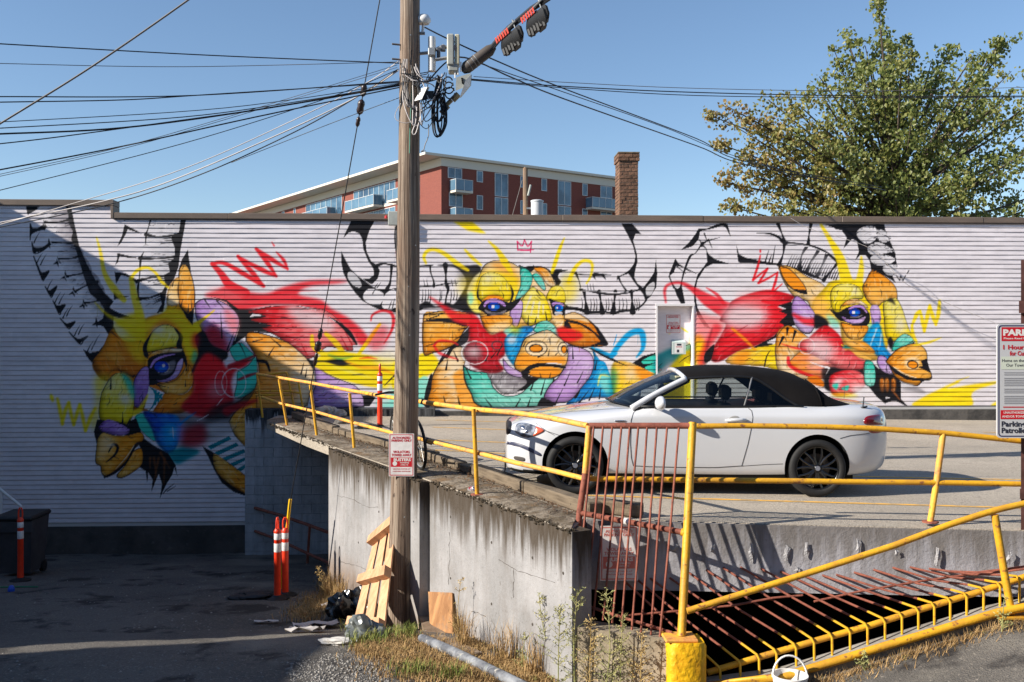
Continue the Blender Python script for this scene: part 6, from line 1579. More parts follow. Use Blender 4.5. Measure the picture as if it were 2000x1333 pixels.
# timber kerbs along the deck edge
tim = [(569, 823, 648, 852, 1), (650, 853, 672, 860, 0), (675, 861, 758, 881, 0), (760, 881, 840, 905, 1), (843, 906, 866, 914, 0), (870, 915, 892, 923, 0), (897, 925, 915, 931, 0), (918, 931, 1020, 966, 1), (1022, 967, 1150, 1010, 1), (1151, 1002, 1246, 1012, 1)]
names = ['long grey timber kerb at the far shaded end of the deck edge', 'stubby timber kerb block left of the pole, the far one', 'timber kerb block just left of the wooden pole', 'timber kerb hidden mostly behind the wooden pole', 'first short broken timber block right of the pole', 'second short broken timber block right of the pole', 'third short broken timber block right of the pole', 'long timber kerb beside the front wheel of the car', 'long timber kerb ending at the gate corner', 'short timber kerb behind the gate bars at the deck corner']
for (a, b_, c_, d_, kk), nm_ in zip(tim, names):
    p, q = PZ(a, b_), PZ(c_, d_)
    p.z = deck_z(p.x); q.z = deck_z(q.x)
    d = (q - p); L = d.length; d.normalize(); s_ = Vector((-d.y, d.x, 0)); s_ = s_ if s_.y > 0 else -s_
    Mx = Matrix(((d.x, s_.x, 0, p.x), (d.y, s_.y, 0, p.y), (d.z, 0, 1, p.z), (0, 0, 0, 1)))
    hh = .13 if kk else random.uniform(.09, .12)
    o = make('timber_kerb', MB().bbox((0, 0, .006), (L, .15, hh + .006), .012, Mx), M['timber'], loc=p)
    tag(o, nm_, 'kerb timber', 'timber kerbs along the deck edge')

# ------------------------------------------------------------------ wooden utility pole and what hangs on it
PT = 11.6
pole_px = [(781, 1240, 27.5), (788, 1000, 25.5), (793, 800, 24), (797, 560, 22.5), (799, 300, 20.5), (801, 0, 19), (802.5, -260, 17.5)]
pb = PD(781, 1238, PT)
up = empty('utility_pole', pb); tag(up, 'weathered wooden utility pole in front of the retaining wall', 'utility pole')
path = [PD(x, y, PT) for x, y, _ in pole_px]; rad = [r * PT / F_PX for *_, r in pole_px]
path.insert(0, path[0] + Vector((0, 0, -.6))); rad.insert(0, rad[0] * 1.02)
sm_p, sm_r = [], []
for i in range(len(path) - 1):
    for k_ in range(6):
        sm_p.append(path[i].lerp(path[i + 1], k_ / 6)); sm_r.append(rad[i] + (rad[i + 1] - rad[i]) * k_ / 6)
sm_p.append(path[-1]); sm_r.append(rad[-1])
mb = MB().tube(sm_p, sm_r, 28)
rr = random.Random(3)
gro = [rr.uniform(-.012, .006) for _ in range(28)]
c0 = len(sm_p)
for i in range(c0):
    for k_ in range(28):
        v = Vector(mb.v[i * 28 + k_]); d = (v - sm_p[i]); d.normalize()
        mb.v[i * 28 + k_] = tuple(v + d * (gro[k_] * (.5 + .5 * math.sin(i * .5 + k_)) + rr.uniform(-.003, .003)))
M['pole'] = mat('pole timber', (150, 134, 118), .9, noise=(2.2, (104, 86, 72), .40, .60, (7, 7, .16)), layers=[(5, (74, 56, 44), .55, .66, (8, 8, .12)), (.5, (118, 92, 74), .5, .7), (11, (60, 46, 38), .64, .7, (1, 1, .5)), (12, (196, 178, 158), .6, .72, (8, 8, .12))], bump=(6, 1.0, (9, 9, .12)))
make('shaft', mb, M['pole'], up, smooth=True)
for (x, y) in ((776, 88), (776, 117)):
    a = PD(x + 6, y, PT - .05); make('bolt', MB().tube([a, a + Vector((-.1, -.03, 0))], .012, 6), M['cable_grey'], up)
for (x, y) in ((802, 70), (812, 480), (800, 655), (798, 560), (790, 1010)):
    a = PD(x, y, PT - .125 - (y / 9000)); make('staple', MB().tube([a, a + Vector((0, -.03, 0))], .008, 6), M['steel'], up)
gw = [PD(802, 190, PT - .13), PD(801, 290, PT - .135), PD(800.5, 300, PT - .135)]
make('ground_wire', MB().tube([PD(806, 160, PT - .118), PD(803, 200, PT - .13), PD(801, 250, PT - .135), PD(800, 300, PT - .138)], .007, 5), mat('green ground wire', (40, 120, 100), .6), up)
strap = MB()
for y in (332, 350, 378):
    pass
tow_notice(PD(784, 889, PT - .158), (CY, -SY, 0), (.012, 0, 1), .305, .515, 'red and white towing notice wrapped on the wooden pole')
def eq(name, label, cat, at, grp=None):
    e = empty(name, at); tag(e, label, cat, grp); return e
def zp(x, y, t=PT): return PD(740 + x / 4.444, y / 4.444, t)
SC = PT / F_PX / 4.444          # metres per pixel of that enlargement
tv = Matrix.Identity(4)
# dome antenna
e = eq('dome_antenna', 'small white dome antenna on a stem beside the pole', 'antenna', zp(385, 290))
make('stem', MB().tube([zp(378, 295), zp(386, 205)], .016, 8), M['white'], e, smooth=50)
c_ = zp(388, 195)
make('dome', MB().lathe([(0, 0), (.07, 0), (.09, .03), (.088, .06), (.06, .105), (0, .12)], 14, Matrix.Translation(c_ - Vector((0, 0, .02)))), M['white'], e, smooth=50)
make('bracket', MB().tube([zp(330, 292), zp(400, 292)], .02, 6).tube([zp(340, 292), zp(345, 340)], .014, 6), M['steel'], e)
# whip tube and clamps
e = eq('mast_tube', 'upright white mast tube clamped right of the pole', 'mast', zp(460, 615))
make('tube', MB().tube([zp(460, 622), zp(460, 325)], .047, 12), M['white'], e, smooth=50)
make('clamp', MB().bbox(tuple(zp(430, 500) + Vector((0, -.09, 0))), tuple(zp(490, 430) + Vector((0, .05, 0))), .01), M['steel'], e)
make('arm', MB().tube([zp(490, 520, PT - .05), zp(590, 505, PT - .05)], .022, 6).tube([zp(330, 470), zp(430, 460)], .02, 6).tube([zp(480, 440), zp(560, 400), zp(600, 420)], .022, 6), M['steel'], e)
make('bolt_cluster', MB().bbox(tuple(zp(500, 500, PT - .05)), tuple(zp(535, 430, PT + .04)), .008).bbox(tuple(zp(535, 440, PT - .03)), tuple(zp(580, 405, PT + .04)), .008), mat('dark fittings', (70, 74, 82), .5), e)
# radio box
e = eq('radio_box', 'pale grey radio box mounted on the pole arm', 'equipment box', zp(645, 620))
make('case', MB().bbox(tuple(zp(590, 565, PT - .12)), tuple(zp(655, 340, PT + .1)), .015), M['greybox'], e)
make('cover', MB().bbox(tuple(zp(657, 560, PT - .10)), tuple(zp(702, 336, PT + .08)), .012), mat('cream cover', (196, 188, 160), .5), e)
make('base', MB().bbox(tuple(zp(602, 618, PT - .1)), tuple(zp(690, 570, PT + .08)), .012), M['greybox'], e)
make('badge', MB().box(tuple(zp(655, 440, PT - .124)), tuple(zp(672, 395, PT - .119))), M['signtext'], e)
# splice tube and the bundle of cables that climbs to the right
e = eq('splice_tube', 'fat dark splice tube sloping up to the right from the pole', 'splice tube', zp(730, 620))
make('sleeve', MB().tube([zp(728, 625), zp(760, 590), zp(960, 440), zp(1000, 405)], [.035, .078, .072, .04], 12), mat('weathered sleeve', (78, 70, 64), .7), e, smooth=50)
for k_ in (.12, .3, .42):
    a, b_ = zp(760, 590), zp(960, 440); make('band', MB().tube([a.lerp(b_, k_), a.lerp(b_, k_ + .02)], .08, 12), M['steel'], e, smooth=50)
for i in range(3):
    make('clip', MB().bbox(tuple(zp(655 + i * 25, 680 - i * 30, PT - .08)), tuple(zp(668 + i * 25, 600 - i * 30, PT - .06)), .003), M['white'], e)
far_e = zp(1560, -70, PT - 1.2)
def bund(x, y): 
    f = (x - 1000) / 560; return zp(x, y, PT - 1.2 * f)
e2 = eq('cable_bundle', 'thick bundle of dark cables rising to the top edge right of the pole', 'cable', zp(1000, 405))
for i, (dx, dy_, r_) in enumerate(((0, 0, .028), (8, 14, .016), (-10, -8, .016), (-4, 10, .02))):
    make('strand', MB().tube([zp(960 + dx, 440 + dy_), bund(1050 + dx, 330 + dy_), bund(1130 + dx, 245 + dy_), bund(1230 + dx, 160 + dy_), bund(1330 + dx, 75 + dy_), bund(1470 + dx, -15 + dy_), bund(1700, -190)], r_, 7), M['cable'], e2, smooth=50)
for nm_, cx_, cy_, lab in (('near', 1120, 350, 'black and red terminal housing under the bundle, nearer the pole'), ('up', 1340, 178, 'black and red terminal housing under the bundle, nearer the top edge')):
    e3 = eq('terminal_housing', lab, 'terminal', bund(cx_, cy_), 'terminals hung under the cable bundle')
    ax = (bund(cx_ + 100, cy_ - 85) - bund(cx_ - 100, cy_ + 85)).normalized(); sd_ = cf; upv = ax.cross(sd_).normalized(); upv = upv if upv.z > 0 else -upv
    Mx = Matrix(((ax.x, sd_.x, upv.x, 0), (ax.y, sd_.y, upv.y, 0), (ax.z, sd_.z, upv.z, 0), (0, 0, 0, 1)))
    o_ = bund(cx_, cy_)
    X = Matrix.Translation(o_) @ Mx
    sl_ = 10 * SC
    make('case', MB().bbox((-.16, -.14, -.13), (.14, .14, .05), .05, X).bbox((.02, -.16, -.16), (.24, .12, .03), .05, X).bbox((.16, -.11, -.12), (.30, .10, .045), .04, X), M['black'], e3, smooth=30)
    redm = mat('red terminals', (196, 72, 58), .5)
    for k_ in range(6):
        make('terminal', MB().bbox((-.24 + k_ * .05, -.155, .02), (-.21 + k_ * .05, -.12, .09), .004, X), redm, e3)
        make('lead', MB().tube([X @ Vector((-.15 + k_ * .06, -.1, -.08)), X @ Vector((-.155 + k_ * .06, -.12, -.155 - .025 * (k_ % 2)))], .024, 6), M['black'], e3)
    make('hanger', MB().tube([X @ Vector((-.2, -.02, .1)), X @ Vector((.25, -.02, .12))], .012, 6).tube([X @ Vector((.2, 0, .05)), X @ Vector((.2, 0, .16))], .01, 6), M['steel'], e3)
# amplifier and connectors
e = eq('amplifier', 'ribbed grey metal amplifier hanging by the cable coils', 'amplifier', zp(735, 720))
make('case', MB().hexa([zp(665, 790, PT - .1), zp(745, 760, PT - .1), zp(745, 760, PT + .05), zp(665, 790, PT + .05), zp(672, 675, PT - .1), zp(800, 635, PT - .1), zp(800, 635, PT + .05), zp(672, 675, PT + .05)]), M['greybox'], e)
make('cover', MB().hexa([zp(700, 850, PT - .14), zp(790, 745, PT - .14), zp(800, 745, PT - .02), zp(712, 850, PT - .02), zp(752, 700, PT - .14), zp(802, 648, PT - .14), zp(808, 650, PT - .02), zp(760, 705, PT - .02)]), M['steel'], e)
for k_ in range(3):
    make('port', MB().tube([zp(722 + k_ * 3, 685 + k_ * 18, PT - .1), zp(722 + k_ * 3, 685 + k_ * 18, PT - .125)], .014, 6), M['black'], e)
make('connector', MB().tube([zp(690, 820), zp(640, 870)], .04, 8).tube([zp(630, 870), zp(560, 940)], .028, 8).tube([zp(540, 985), zp(600, 920)], .035, 8), mat('aged fittings', (118, 110, 86), .5, metal=.3), e, smooth=40)
# lower junction box
e = eq('junction_box', 'tilted light grey junction box among the tangled wires', 'junction box', zp(365, 880))
make('case', MB().hexa([zp(305, 880, PT - .2), zp(372, 862, PT - .24), zp(400, 862, PT - .1), zp(330, 880, PT - .08), zp(370, 768, PT - .2), zp(420, 755, PT - .24), zp(440, 760, PT - .1), zp(390, 772, PT - .08)]), mat('light grey case', (206, 204, 200), .5), e)
make('gasket', MB().hexa([zp(372, 878, PT - .22), zp(470, 855, PT - .2), zp(470, 855, PT - .06), zp(372, 878, PT - .06), zp(405, 790, PT - .22), zp(478, 790, PT - .2), zp(478, 790, PT - .06), zp(405, 790, PT - .06)]), M['black'], e)
# coils and loose ends
e = eq('coiled_cables', 'hanging coils of black cable below the amplifier', 'cable coil', zp(530, 1180))
rr = random.Random(8)
for k_ in range(9):
    w = rr.uniform(40, 95); x0 = rr.uniform(500, 545); y0 = rr.uniform(650, 760); yb = rr.uniform(1050, 1200)
    pts = [zp(x0 + rr.uniform(-20, 40), y0, PT - .05), zp(x0 - w * .6, (y0 + yb) / 2, PT - .1), zp(x0 - w * .5, yb - 60, PT - .1), zp(x0 + 5, yb, PT - .12), zp(x0 + w * .75, yb - 90, PT - .1), zp(x0 + w * .8, (y0 + yb) / 2 + 60, PT - .08), zp(x0 + w * .3, y0 + 150, PT - .05)]
    make('loop', MB().tube([Vector(p) for p in catmull(pts, False, 6)], rr.choice([.009, .011, .008]), 5), M['cable'], e, smooth=60)
for k_ in range(3):
    c0_ = (600 + k_ * 8, 720 + k_ * 45); make('loop', MB().tube([zp(c0_[0] + 42 * math.cos(q), c0_[1] + 50 * math.sin(q), PT - .05) for q in [i * .42 for i in range(15)]], .009, 5), M['cable'], e, smooth=60)
e = eq('loose_wires', 'tangle of thin pale and grey wires around the pole at cable height', 'wires', zp(330, 1000))
for k_ in range(26):
    x0, y0 = rr.uniform(180, 330), rr.uniform(530, 720); x3, y3 = rr.uniform(330, 560), rr.uniform(600, 760)
    yb = rr.choice([rr.uniform(700, 880), rr.uniform(900, 1150), rr.uniform(640, 720)])
    pts = [zp(x0, y0, PT - .17), zp(x0 + rr.uniform(-10, 60), (y0 + yb) / 2, PT - .2), zp((x0 + x3) / 2 + rr.uniform(-40, 40), yb, PT - .2), zp(x3, (yb + y3) / 2, PT - .12), zp(x3 + 30, y3, PT - .05)]
    make('wire', MB().tube([Vector(p) for p in catmull(pts, False, 6)], rr.choice([.005, .006, .007]), 5), rr.choice([M['cable_grey'], M['cable'], M['cable'], M['cable_light']]), e, smooth=60)
for k_ in range(5):
    make('wire', MB().tube([Vector(p) for p in catmull([zp(215 + k_ * 9, 515, PT - .16), zp(195 + k_ * 13, 600, PT - .16), zp(205 + k_ * 12, 720, PT - .16), zp(220 + k_ * 8, 850, PT - .16), zp(250 + k_ * 14, 930, PT - .18), zp(320, 920 + k_ * 6, PT - .2)], False, 6)], .006, 5), M['cable_light'] if k_ % 2 else M['cable_grey'], e, smooth=60)
make('wire', MB().tube([Vector(p) for p in catmull([zp(190, 900, PT - .2), zp(145, 980, PT - .2), zp(150, 1040, PT - .2), zp(230, 1070, PT - .2), zp(300, 1050, PT - .18)], False, 6)], .005, 5), M['cable_light'], e, smooth=60)
make('wire', MB().tube([Vector(p) for p in catmull([zp(330, 930, PT - .2), zp(320, 1060, PT - .2), zp(290, 1150, PT - .2), zp(320, 1160, PT - .2), zp(360, 1020, PT - .2), zp(380, 930, PT - .18)], False, 6)], .007, 5), M['cable_light'], e, smooth=60)
make('wire', MB().tube([Vector(p) for p in catmull([zp(430, 1080, PT - .1), zp(430, 1180, PT - .1), zp(400, 1260, PT - .1), zp(390, 1300, PT - .1), zp(365, 1320, PT - .1), zp(405, 1310, PT - .1)], False, 6)], .006, 5), M['cable_grey'], e, smooth=60)
# span cables, each its own thing
def span(pts, r, material, label, grp):
    P3 = [PD(x, y, t) for x, y, t in pts]
    P3 = [Vector(p) for p in catmull(P3, False, 8)]
    o = make('overhead_cable', MB().tube(P3, r * .7, 6), material, loc=P3[0], smooth=60)
    tag(o, label, 'cable', grp)
GLF = 'cables running left from the pole'
def zl(x, y, t): return (x / 2.5, y / 2.5, t)
A = 10.2
span([zl(-200, 200, 9.6), zl(0, 215, 10), zl(1000, 270, 11), zl(1950, 310, PT - .1)], .010, M['cable'], 'topmost dark cable running left from the pole', GLF)
span([zl(-200, 306, 9.6), zl(0, 311, 10), zl(900, 327, 11), zl(1950, 303, PT - .1)], .006, M['cable_grey'], 'thin cable just below the topmost one left of the pole', GLF)
span([zl(-200, 472, 9.6), zl(0, 473, 10), zl(950, 467, 11), zl(1950, 398, PT - .1)], .010, M['cable'], 'upper of two crossing dark cables left of the pole', GLF)
span([zl(-200, 505, 9.5), zl(0, 500, 9.9), zl(600, 489, 10.6), zl(1000, 464, 11), zl(1950, 404, PT - .15)], .010, M['cable'], 'lower of two crossing dark cables left of the pole', GLF)
span([zl(-200, 606, 9.6), zl(0, 597, 10), zl(1100, 528, 11), zl(1950, 408, PT - .12)], .007, M['cable'], 'thin dark cable above the thick ones left of the pole', GLF)
span([zl(-200, 636, 9.6), zl(0, 627, 10), zl(900, 572, 11), zl(1500, 490, 11.3), zl(1950, 412, PT - .12)], .009, M['cable'], 'dark cable third above the thickest one left of the pole', GLF)
span([zl(-200, 662, 9.6), zl(0, 655, 10), zl(600, 625, 10.5), zl(1250, 538, 11.2), zl(1950, 418, PT - .14)], .015, M['cable'], 'thickest dark cable running left from the pole', GLF)
span([zl(-200, 722, 9.6), zl(0, 703, 10), zl(300, 668, 10.2), zl(800, 600, 10.8), zl(1400, 515, 11.3), zl(1950, 420, PT - .14)], .010, M['cable'], 'wavy dark cable merging with the thickest one left of the pole', GLF)
span([zl(-200, 866, 9.6), zl(0, 830, 10), zl(600, 715, 10.7), zl(1250, 572, 11.2), zl(1950, 428, PT - .15)], .012, M['cable'], 'heavy dark cable slanting low to the left edge', GLF)
span([zl(-200, 898, 9.6), zl(0, 852, 10), zl(620, 712, 10.7), zl(1200, 545, 11.2), zl(1940, 318, PT - .1)], .005, M['cable_grey'], 'thin grey drop wire slanting low to the left edge', GLF)
span([zl(-200, 905, 9.6), zl(0, 862, 10), zl(620, 722, 10.7), zl(1200, 555, 11.2), zl(1940, 330, PT - .1)], .005, M['cable_grey'], 'second thin grey drop wire right under the first', GLF)
span([zl(-200, 975, 9.8), zl(0, 930, 10.1), zl(900, 700, 11), zl(1600, 480, 11.4), zl(1945, 340, PT - .1)], .007, M['cable'], 'lone thin dark wire sagging across the sky to the left edge', GLF)
span([zl(-200, 1160, 12.5), zl(0, 1098, 12.4), zl(300, 1012, 12.2), zl(900, 824, 12), zl(1500, 556, 11.8), zl(1800, 400, 11.7), zl(1945, 300, PT - .1)], .008, M['cable_light'], 'upper pale drop cable crossing the raised parapet', GLF)
span([zl(-200, 1125, 12.5), zl(0, 1088, 12.4), zl(500, 985, 12.1), zl(850, 878, 12), zl(1400, 640, 11.8), zl(1750, 470, 11.7), zl(1945, 345, PT - .1)], .011, M['cable_light'], 'lower thicker pale drop cable crossing the raised parapet', GLF)
span([zl(-200, 1145, 12.8), zl(0, 1110, 12.6), zl(560, 992, 12.2), zl(1000, 845, 12), zl(1450, 640, 11.8), zl(1750, 470, 11.7), zl(1945, 338, PT - .1)], .010, M['cable'], 'dark drop cable running beside the pale ones over the parapet', GLF)
span([zl(1130, 795, 12.6), zl(1600, 610, 12), zl(1950, 478, PT - .1)], .006, M['cable'], 'short thin wire slanting down left under the bundle', GLF)
span([(-60, 280, 9), (0, 242, 9), (180, 130, 9), (368, 0, 9), (460, -70, 9)], .013, M['cable_grey'], 'twisted grey cable crossing the top left corner of the sky', None)
GRT = 'cables running right from the pole'
span([(830, 54, PT), (874, 76, PT + .5), (962, 116, 12.4), (1100, 173, 14), (1360, 271, 18), (1460, 317, 20), (1723, 366, 26)], .013, M['cable'], 'upper dark cable descending from the pole towards the maple', GRT)
span([(835, 160, PT), (897, 112, PT + .3), (1000, 152, 12.8), (1100, 193, 14), (1360, 285, 18), (1470, 325, 20), (1730, 372, 26)], .014, M['cable'], 'lower dark cable descending from the pole towards the maple', GRT)
span([(925, 120, PT + .2), (1000, 146, 12.7), (1100, 180, 14), (1300, 250, 17), (1450, 310, 20), (1650, 362, 25)], .009, M['cable'], 'middle dark cable descending from the pole towards the maple', GRT)
span([(925, 150, PT), (1100, 161, 12), (1360, 173, 12.5), (1700, 178, 13.4), (2000, 171, 14.2), (2200, 164, 15)], .006, M['cable_grey'], 'topmost thin level wire running right across the maple', GRT)
span([(920, 155, PT), (1100, 169, 12), (1360, 181, 12.5), (1700, 188, 13.4), (2000, 188, 14.2), (2200, 186, 15)], .010, M['cable'], 'middle level cable running right across the maple', GRT)
span([(920, 157, PT), (1100, 172, 12.2), (1360, 187, 12.8), (1700, 191, 13.6), (2000, 190, 14.4), (2200, 189, 15)], .008, M['cable'], 'lowest level cable running right across the maple', GRT)
# guy wire
ga_, gb_ = PD(566, 985, 13.9), PD(765, -130, 11.9)
def gy(y): f = (985 - y) / 1115.0; return ga_.lerp(gb_, f)
gu = empty('guy_wire', PD(545, 1170, 13.5)); tag(gu, 'thin steel guy wire with brown insulators and a yellow ground guard', 'guy wire')
make('strand', MB().tube([gb_, ga_, PD(547, 1150, 14.4)], .008, 6), M['cable'], gu, smooth=60)
brn = mat('brown porcelain', (52, 38, 36), .35)
def ins(y0, y1, r):
    a, b_ = gy(y0), gy(y1); d = (b_ - a)
    make('insulator', MB().tube([a, a + d * .12, a + d * .3, a + d * .5, a + d * .7, a + d * .88, b_], [.012, r * .8, r, r * .85, r, r * .8, .012], 10), brn, gu, smooth=50)
ins(210, 192, .03); ins(188, 160, .05); ins(155, 132, .042); ins(682, 655, .03); ins(652, 630, .05); ins(626, 604, .034)
make('guard', MB().tube([PD(567, 976, 13.9), PD(559, 1050, 14.1), PD(547, 1150, 14.4)], .024, 10), mat('yellow guard', (240, 190, 20), .45), gu, smooth=50)
# electrical box and conduit up on the wall
e = empty('service_box', PY(767, 440, WALL_Y - .05)); tag(e, 'small grey electrical service box at the roof edge left of the pole', 'service box')
a, b_ = PY(758, 440, WALL_Y - .2), PY(777, 413, WALL_Y - .2)
make('case', MB().bbox((a.x, WALL_Y - .2, a.z), (b_.x, WALL_Y - .065, b_.z), .01), M['greybox'], e)
make('lamp', MB().lathe([(0, 0), (.03, 0), (.03, .05), (0, .07)], 10, Matrix.Translation(PY(754, 427, WALL_Y - .12))), M['signred'], e)
make('conduit', MB().tube([PY(775, 440, WALL_Y - .08), PY(775, 500, WALL_Y - .04), PY(779, 560, WALL_Y - .04)], .02, 8), M['black'], e)
# service drop on the wall, right
span([(1545, 427, 20.5), (1590, 450, 20.55), (1700, 486, 20.58), (1766, 552, 20.6), (1840, 588, 20.6), (1940, 630, 20.6), (2040, 668, 20.6)], .008, M['cable_light'], 'thin white wire stapled diagonally across the mural wall at right', None)

# ------------------------------------------------------------------ white convertible
CT = 10.38
XF = 123 / F_PX * CT - .78          # camera-right position of the car's nose
cor = CAM + cr * XF + cf * CT       # front end, on the line of the near wheels' outer faces
HW = .874
co_ = cor + cf * HW
fz = deck_z((cor + cr * .78).x); rz_ = deck_z((cor + cr * 3.44).x)
slope = (rz_ - fz) / 2.66
car = empty('car', Vector((co_.x, co_.y, fz - slope * .78)), local=True)
# local axes: x to the rear, y to the near side, z up
ex = (cr + Vector((0, 0, slope))).normalized(); ey = -cf; ez = ey.cross(ex); ez = ez if ez.z > 0 else -ez
ez = ex.cross(ey); 
if ez.z < 0: ez = -ez
# right-handed frame: x rearwards, y away from the camera, z up
ey_ = ez.cross(ex)
CM = Matrix(((ex.x, ey_.x, ez.x, car.location.x), (ex.y, ey_.y, ez.y, car.location.y), (ex.z, ey_.z, ez.z, car.location.z), (0, 0, 0, 1)))
car.matrix_world = CM
CMI = CM.inverted()
tag(car, 'white two-door convertible with closed black soft top and black wheels', 'car')
NEAR = -1.0     # local y of the near side is negative
M['carpaint'] = mat('white car paint', (206, 207, 210), .2, coat=1.0, spec=.5)
M['carblack'] = mat('black trim', (16, 16, 18), .5)
M['liner'] = mat('wheel arch liner', (10, 10, 10), .9)
M['fabric'] = mat('black soft top cloth', (17, 15, 16), .95, spec=.15, noise=(3, (22, 20, 21), .4, .6), bump=(160, .15))
M['leather'] = mat('dark seat leather', (20, 20, 22), .5)
M['carglass'] = glass_mat('car glass', (196, 204, 202), 1.0)
M['screen'] = glass_mat('windscreen glass', (190, 204, 210), 1.0)
M['tyre'] = mat('tyre rubber', (24, 24, 25), .75, noise=(20, (34, 33, 33), .5, .7))
M['rim'] = mat('black alloy', (14, 14, 16), .25, spec=.6, coat=.4)
M['chrome'] = mat('chrome', (200, 200, 205), .12, metal=1.0)
ST = [
 (0.00, (.20, .36, .44, .46, .44, .40, .26, 0), (.20, .24, .36, .50, .61, .67, .70, .71)),
 (0.05, (.36, .52, .575, .59, .565, .51, .34, 0), (.19, .22, .35, .50, .635, .705, .735, .745)),
 (0.16, (.50, .66, .70, .71, .68, .61, .42, 0), (.18, .205, .34, .51, .67, .75, .78, .79)),
 (0.34, (.62, .76, .795, .80, .765, .67, .46, 0), (.17, .20, .34, .53, .72, .795, .825, .835)),
 (0.60, (.66, .82, .85, .858, .825, .71, .48, 0), (.17, .20, .34, .56, .775, .845, .873, .883)),
 (0.95, (.68, .84, .866, .876, .85, .75, .49, 0), (.17, .20, .35, .58, .825, .887, .920, .930)),
 (1.28, (.70, .838, .862, .872, .857, .785, .51, 0), (.17, .20, .36, .60, .853, .925, .962, .975)),
 (1.52, (.70, .84, .862, .874, .86, .81, .56, 0), (.17, .20, .36, .60, .862, .945, .985, 1.0)),
 (1.62, (.70, .84, .862, .874, .86, .815, .60, 0), (.17, .20, .36, .60, .864, .952, .950, .950)),
 (2.20, (.70, .84, .862, .875, .862, .82, .60, 0), (.17, .20, .36, .60, .868, .962, .950, .950)),
 (2.80, (.70, .84, .862, .876, .864, .815, .60, 0), (.17, .20, .365, .605, .872, .972, .955, .955)),
 (3.12, (.70, .84, .866, .882, .868, .80, .58, 0), (.18, .21, .37, .61, .876, .985, .985, .985)),
 (3.44, (.70, .845, .872, .886, .866, .78, .54, 0), (.19, .22, .38, .62, .88, .995, 1.012, 1.016)),
 (3.78, (.68, .82, .852, .868, .846, .75, .52, 0), (.20, .23, .39, .63, .885, 1.0, 1.028, 1.034)),
 (4.02, (.62, .76, .80, .82, .795, .71, .49, 0), (.22, .25, .40, .64, .88, .992, 1.022, 1.03)),
 (4.18, (.54, .68, .72, .745, .72, .65, .45, 0), (.24, .28, .42, .64, .86, .975, 1.01, 1.018)),
 (4.28, (.44, .57, .62, .65, .63, .575, .40, 0), (.27, .32, .44, .63, .82, .945, .985, .995)),
 (4.34, (.32, .45, .50, .54, .52, .48, .34, 0), (.32, .37, .47, .60, .74, .86, .91, .92)),
]
bmv, bmf, cab = [], [], []
NPf = 15
for x, ys, zs in ST:
    prof = [(-y, z) for y, z in zip(ys, zs)] + [(y, z) for y, z in list(zip(ys, zs))[:-1][::-1]]
    for y, z in prof: bmv.append((x, y, z))
for i in range(len(ST) - 1):
    for k_ in range(NPf - 1):
        bmf.append((i * NPf + k_, i * NPf + k_ + 1, (i + 1) * NPf + k_ + 1, (i + 1) * NPf + k_))
    bmf.append((i * NPf + NPf - 1, i * NPf, (i + 1) * NPf, (i + 1) * NPf + NPf - 1))
bmf.append(tuple(range(NPf))); bmf.append(tuple((len(ST) - 1) * NPf + k_ for k_ in range(NPf))[::-1])
me = bpy.data.meshes.new('body'); me.from_pydata(bmv, [], bmf); me.update()
bm = bmesh.new(); bm.from_mesh(me); bmesh.ops.recalc_face_normals(bm, faces=bm.faces)
cl = bm.edges.layers.float.new('crease_edge')
bm.to_mesh(me); bm.free()
at_ = me.attributes.get('crease_edge') or me.attributes.new('crease_edge', 'FLOAT', 'EDGE')
for e_ in me.edges:
    a, b_ = e_.vertices
    ka, kb_ = a % NPf, b_ % NPf; ia, ib = a // NPf, b_ // NPf
    v = 0.0
    if ka == kb_ and ka in (4, 10) and 2 < min(ia, ib) < 15: v = .45
    if ka == kb_ and ka in (2, 12) and 4 < min(ia, ib) < 12: v = .35
    if ka == kb_ and ka in (5, 9) and 6 < min(ia, ib) < 12: v = .5
    at_.data[e_.index].value = v
tmp = bpy.data.objects.new('body_tmp', me); COL.objects.link(tmp)
ss = tmp.modifiers.new('s', 'SUBSURF'); ss.levels = 3; ss.render_levels = 3
dg = bpy.context.evaluated_depsgraph_get(); dg.update()
full = bpy.data.meshes.new_from_object(tmp.evaluated_get(dg))
car_bvh = BVHTree.FromPolygons([v.co.copy() for v in full.vertices], [list(p.vertices) for p in full.polygons])
WX = (.78, 3.44); WZ = .318; AR = .362
cuts = []
for wx in WX:
    for sgn in (-1, 1):
        mbc = MB(); y0, y1 = sorted((sgn * .56, sgn * 1.2))
        mbc.lathe([(0, y0), (AR, y0), (AR, y1), (0, y1)], 48, Matrix.Translation((wx, 0, WZ + .012)) @ Euler((math.radians(-90), 0, 0)).to_matrix().to_4x4())
        mc = bpy.data.meshes.new('cut'); mc.from_pydata(mbc.v, [], mbc.f); mc.update()
        b2 = bmesh.new(); b2.from_mesh(mc); bmesh.ops.remove_doubles(b2, verts=b2.verts, dist=1e-5); bmesh.ops.recalc_face_normals(b2, faces=b2.faces); b2.to_mesh(mc); b2.free()
        oc = bpy.data.objects.new('cut', mc); COL.objects.link(oc); cuts.append(oc)
        md = tmp.modifiers.new('b', 'BOOLEAN'); md.operation = 'DIFFERENCE'; md.object = oc; md.solver = 'EXACT'
dg = bpy.context.evaluated_depsgraph_get(); dg.update()
body_me = bpy.data.meshes.new_from_object(tmp.evaluated_get(dg)); body_me.name = 'body'
bpy.data.objects.remove(tmp)
for oc in cuts: bpy.data.objects.remove(oc)
body_me.materials.clear()
for mm in (M['carpaint'], M['liner'], M['carblack']): body_me.materials.append(mm)
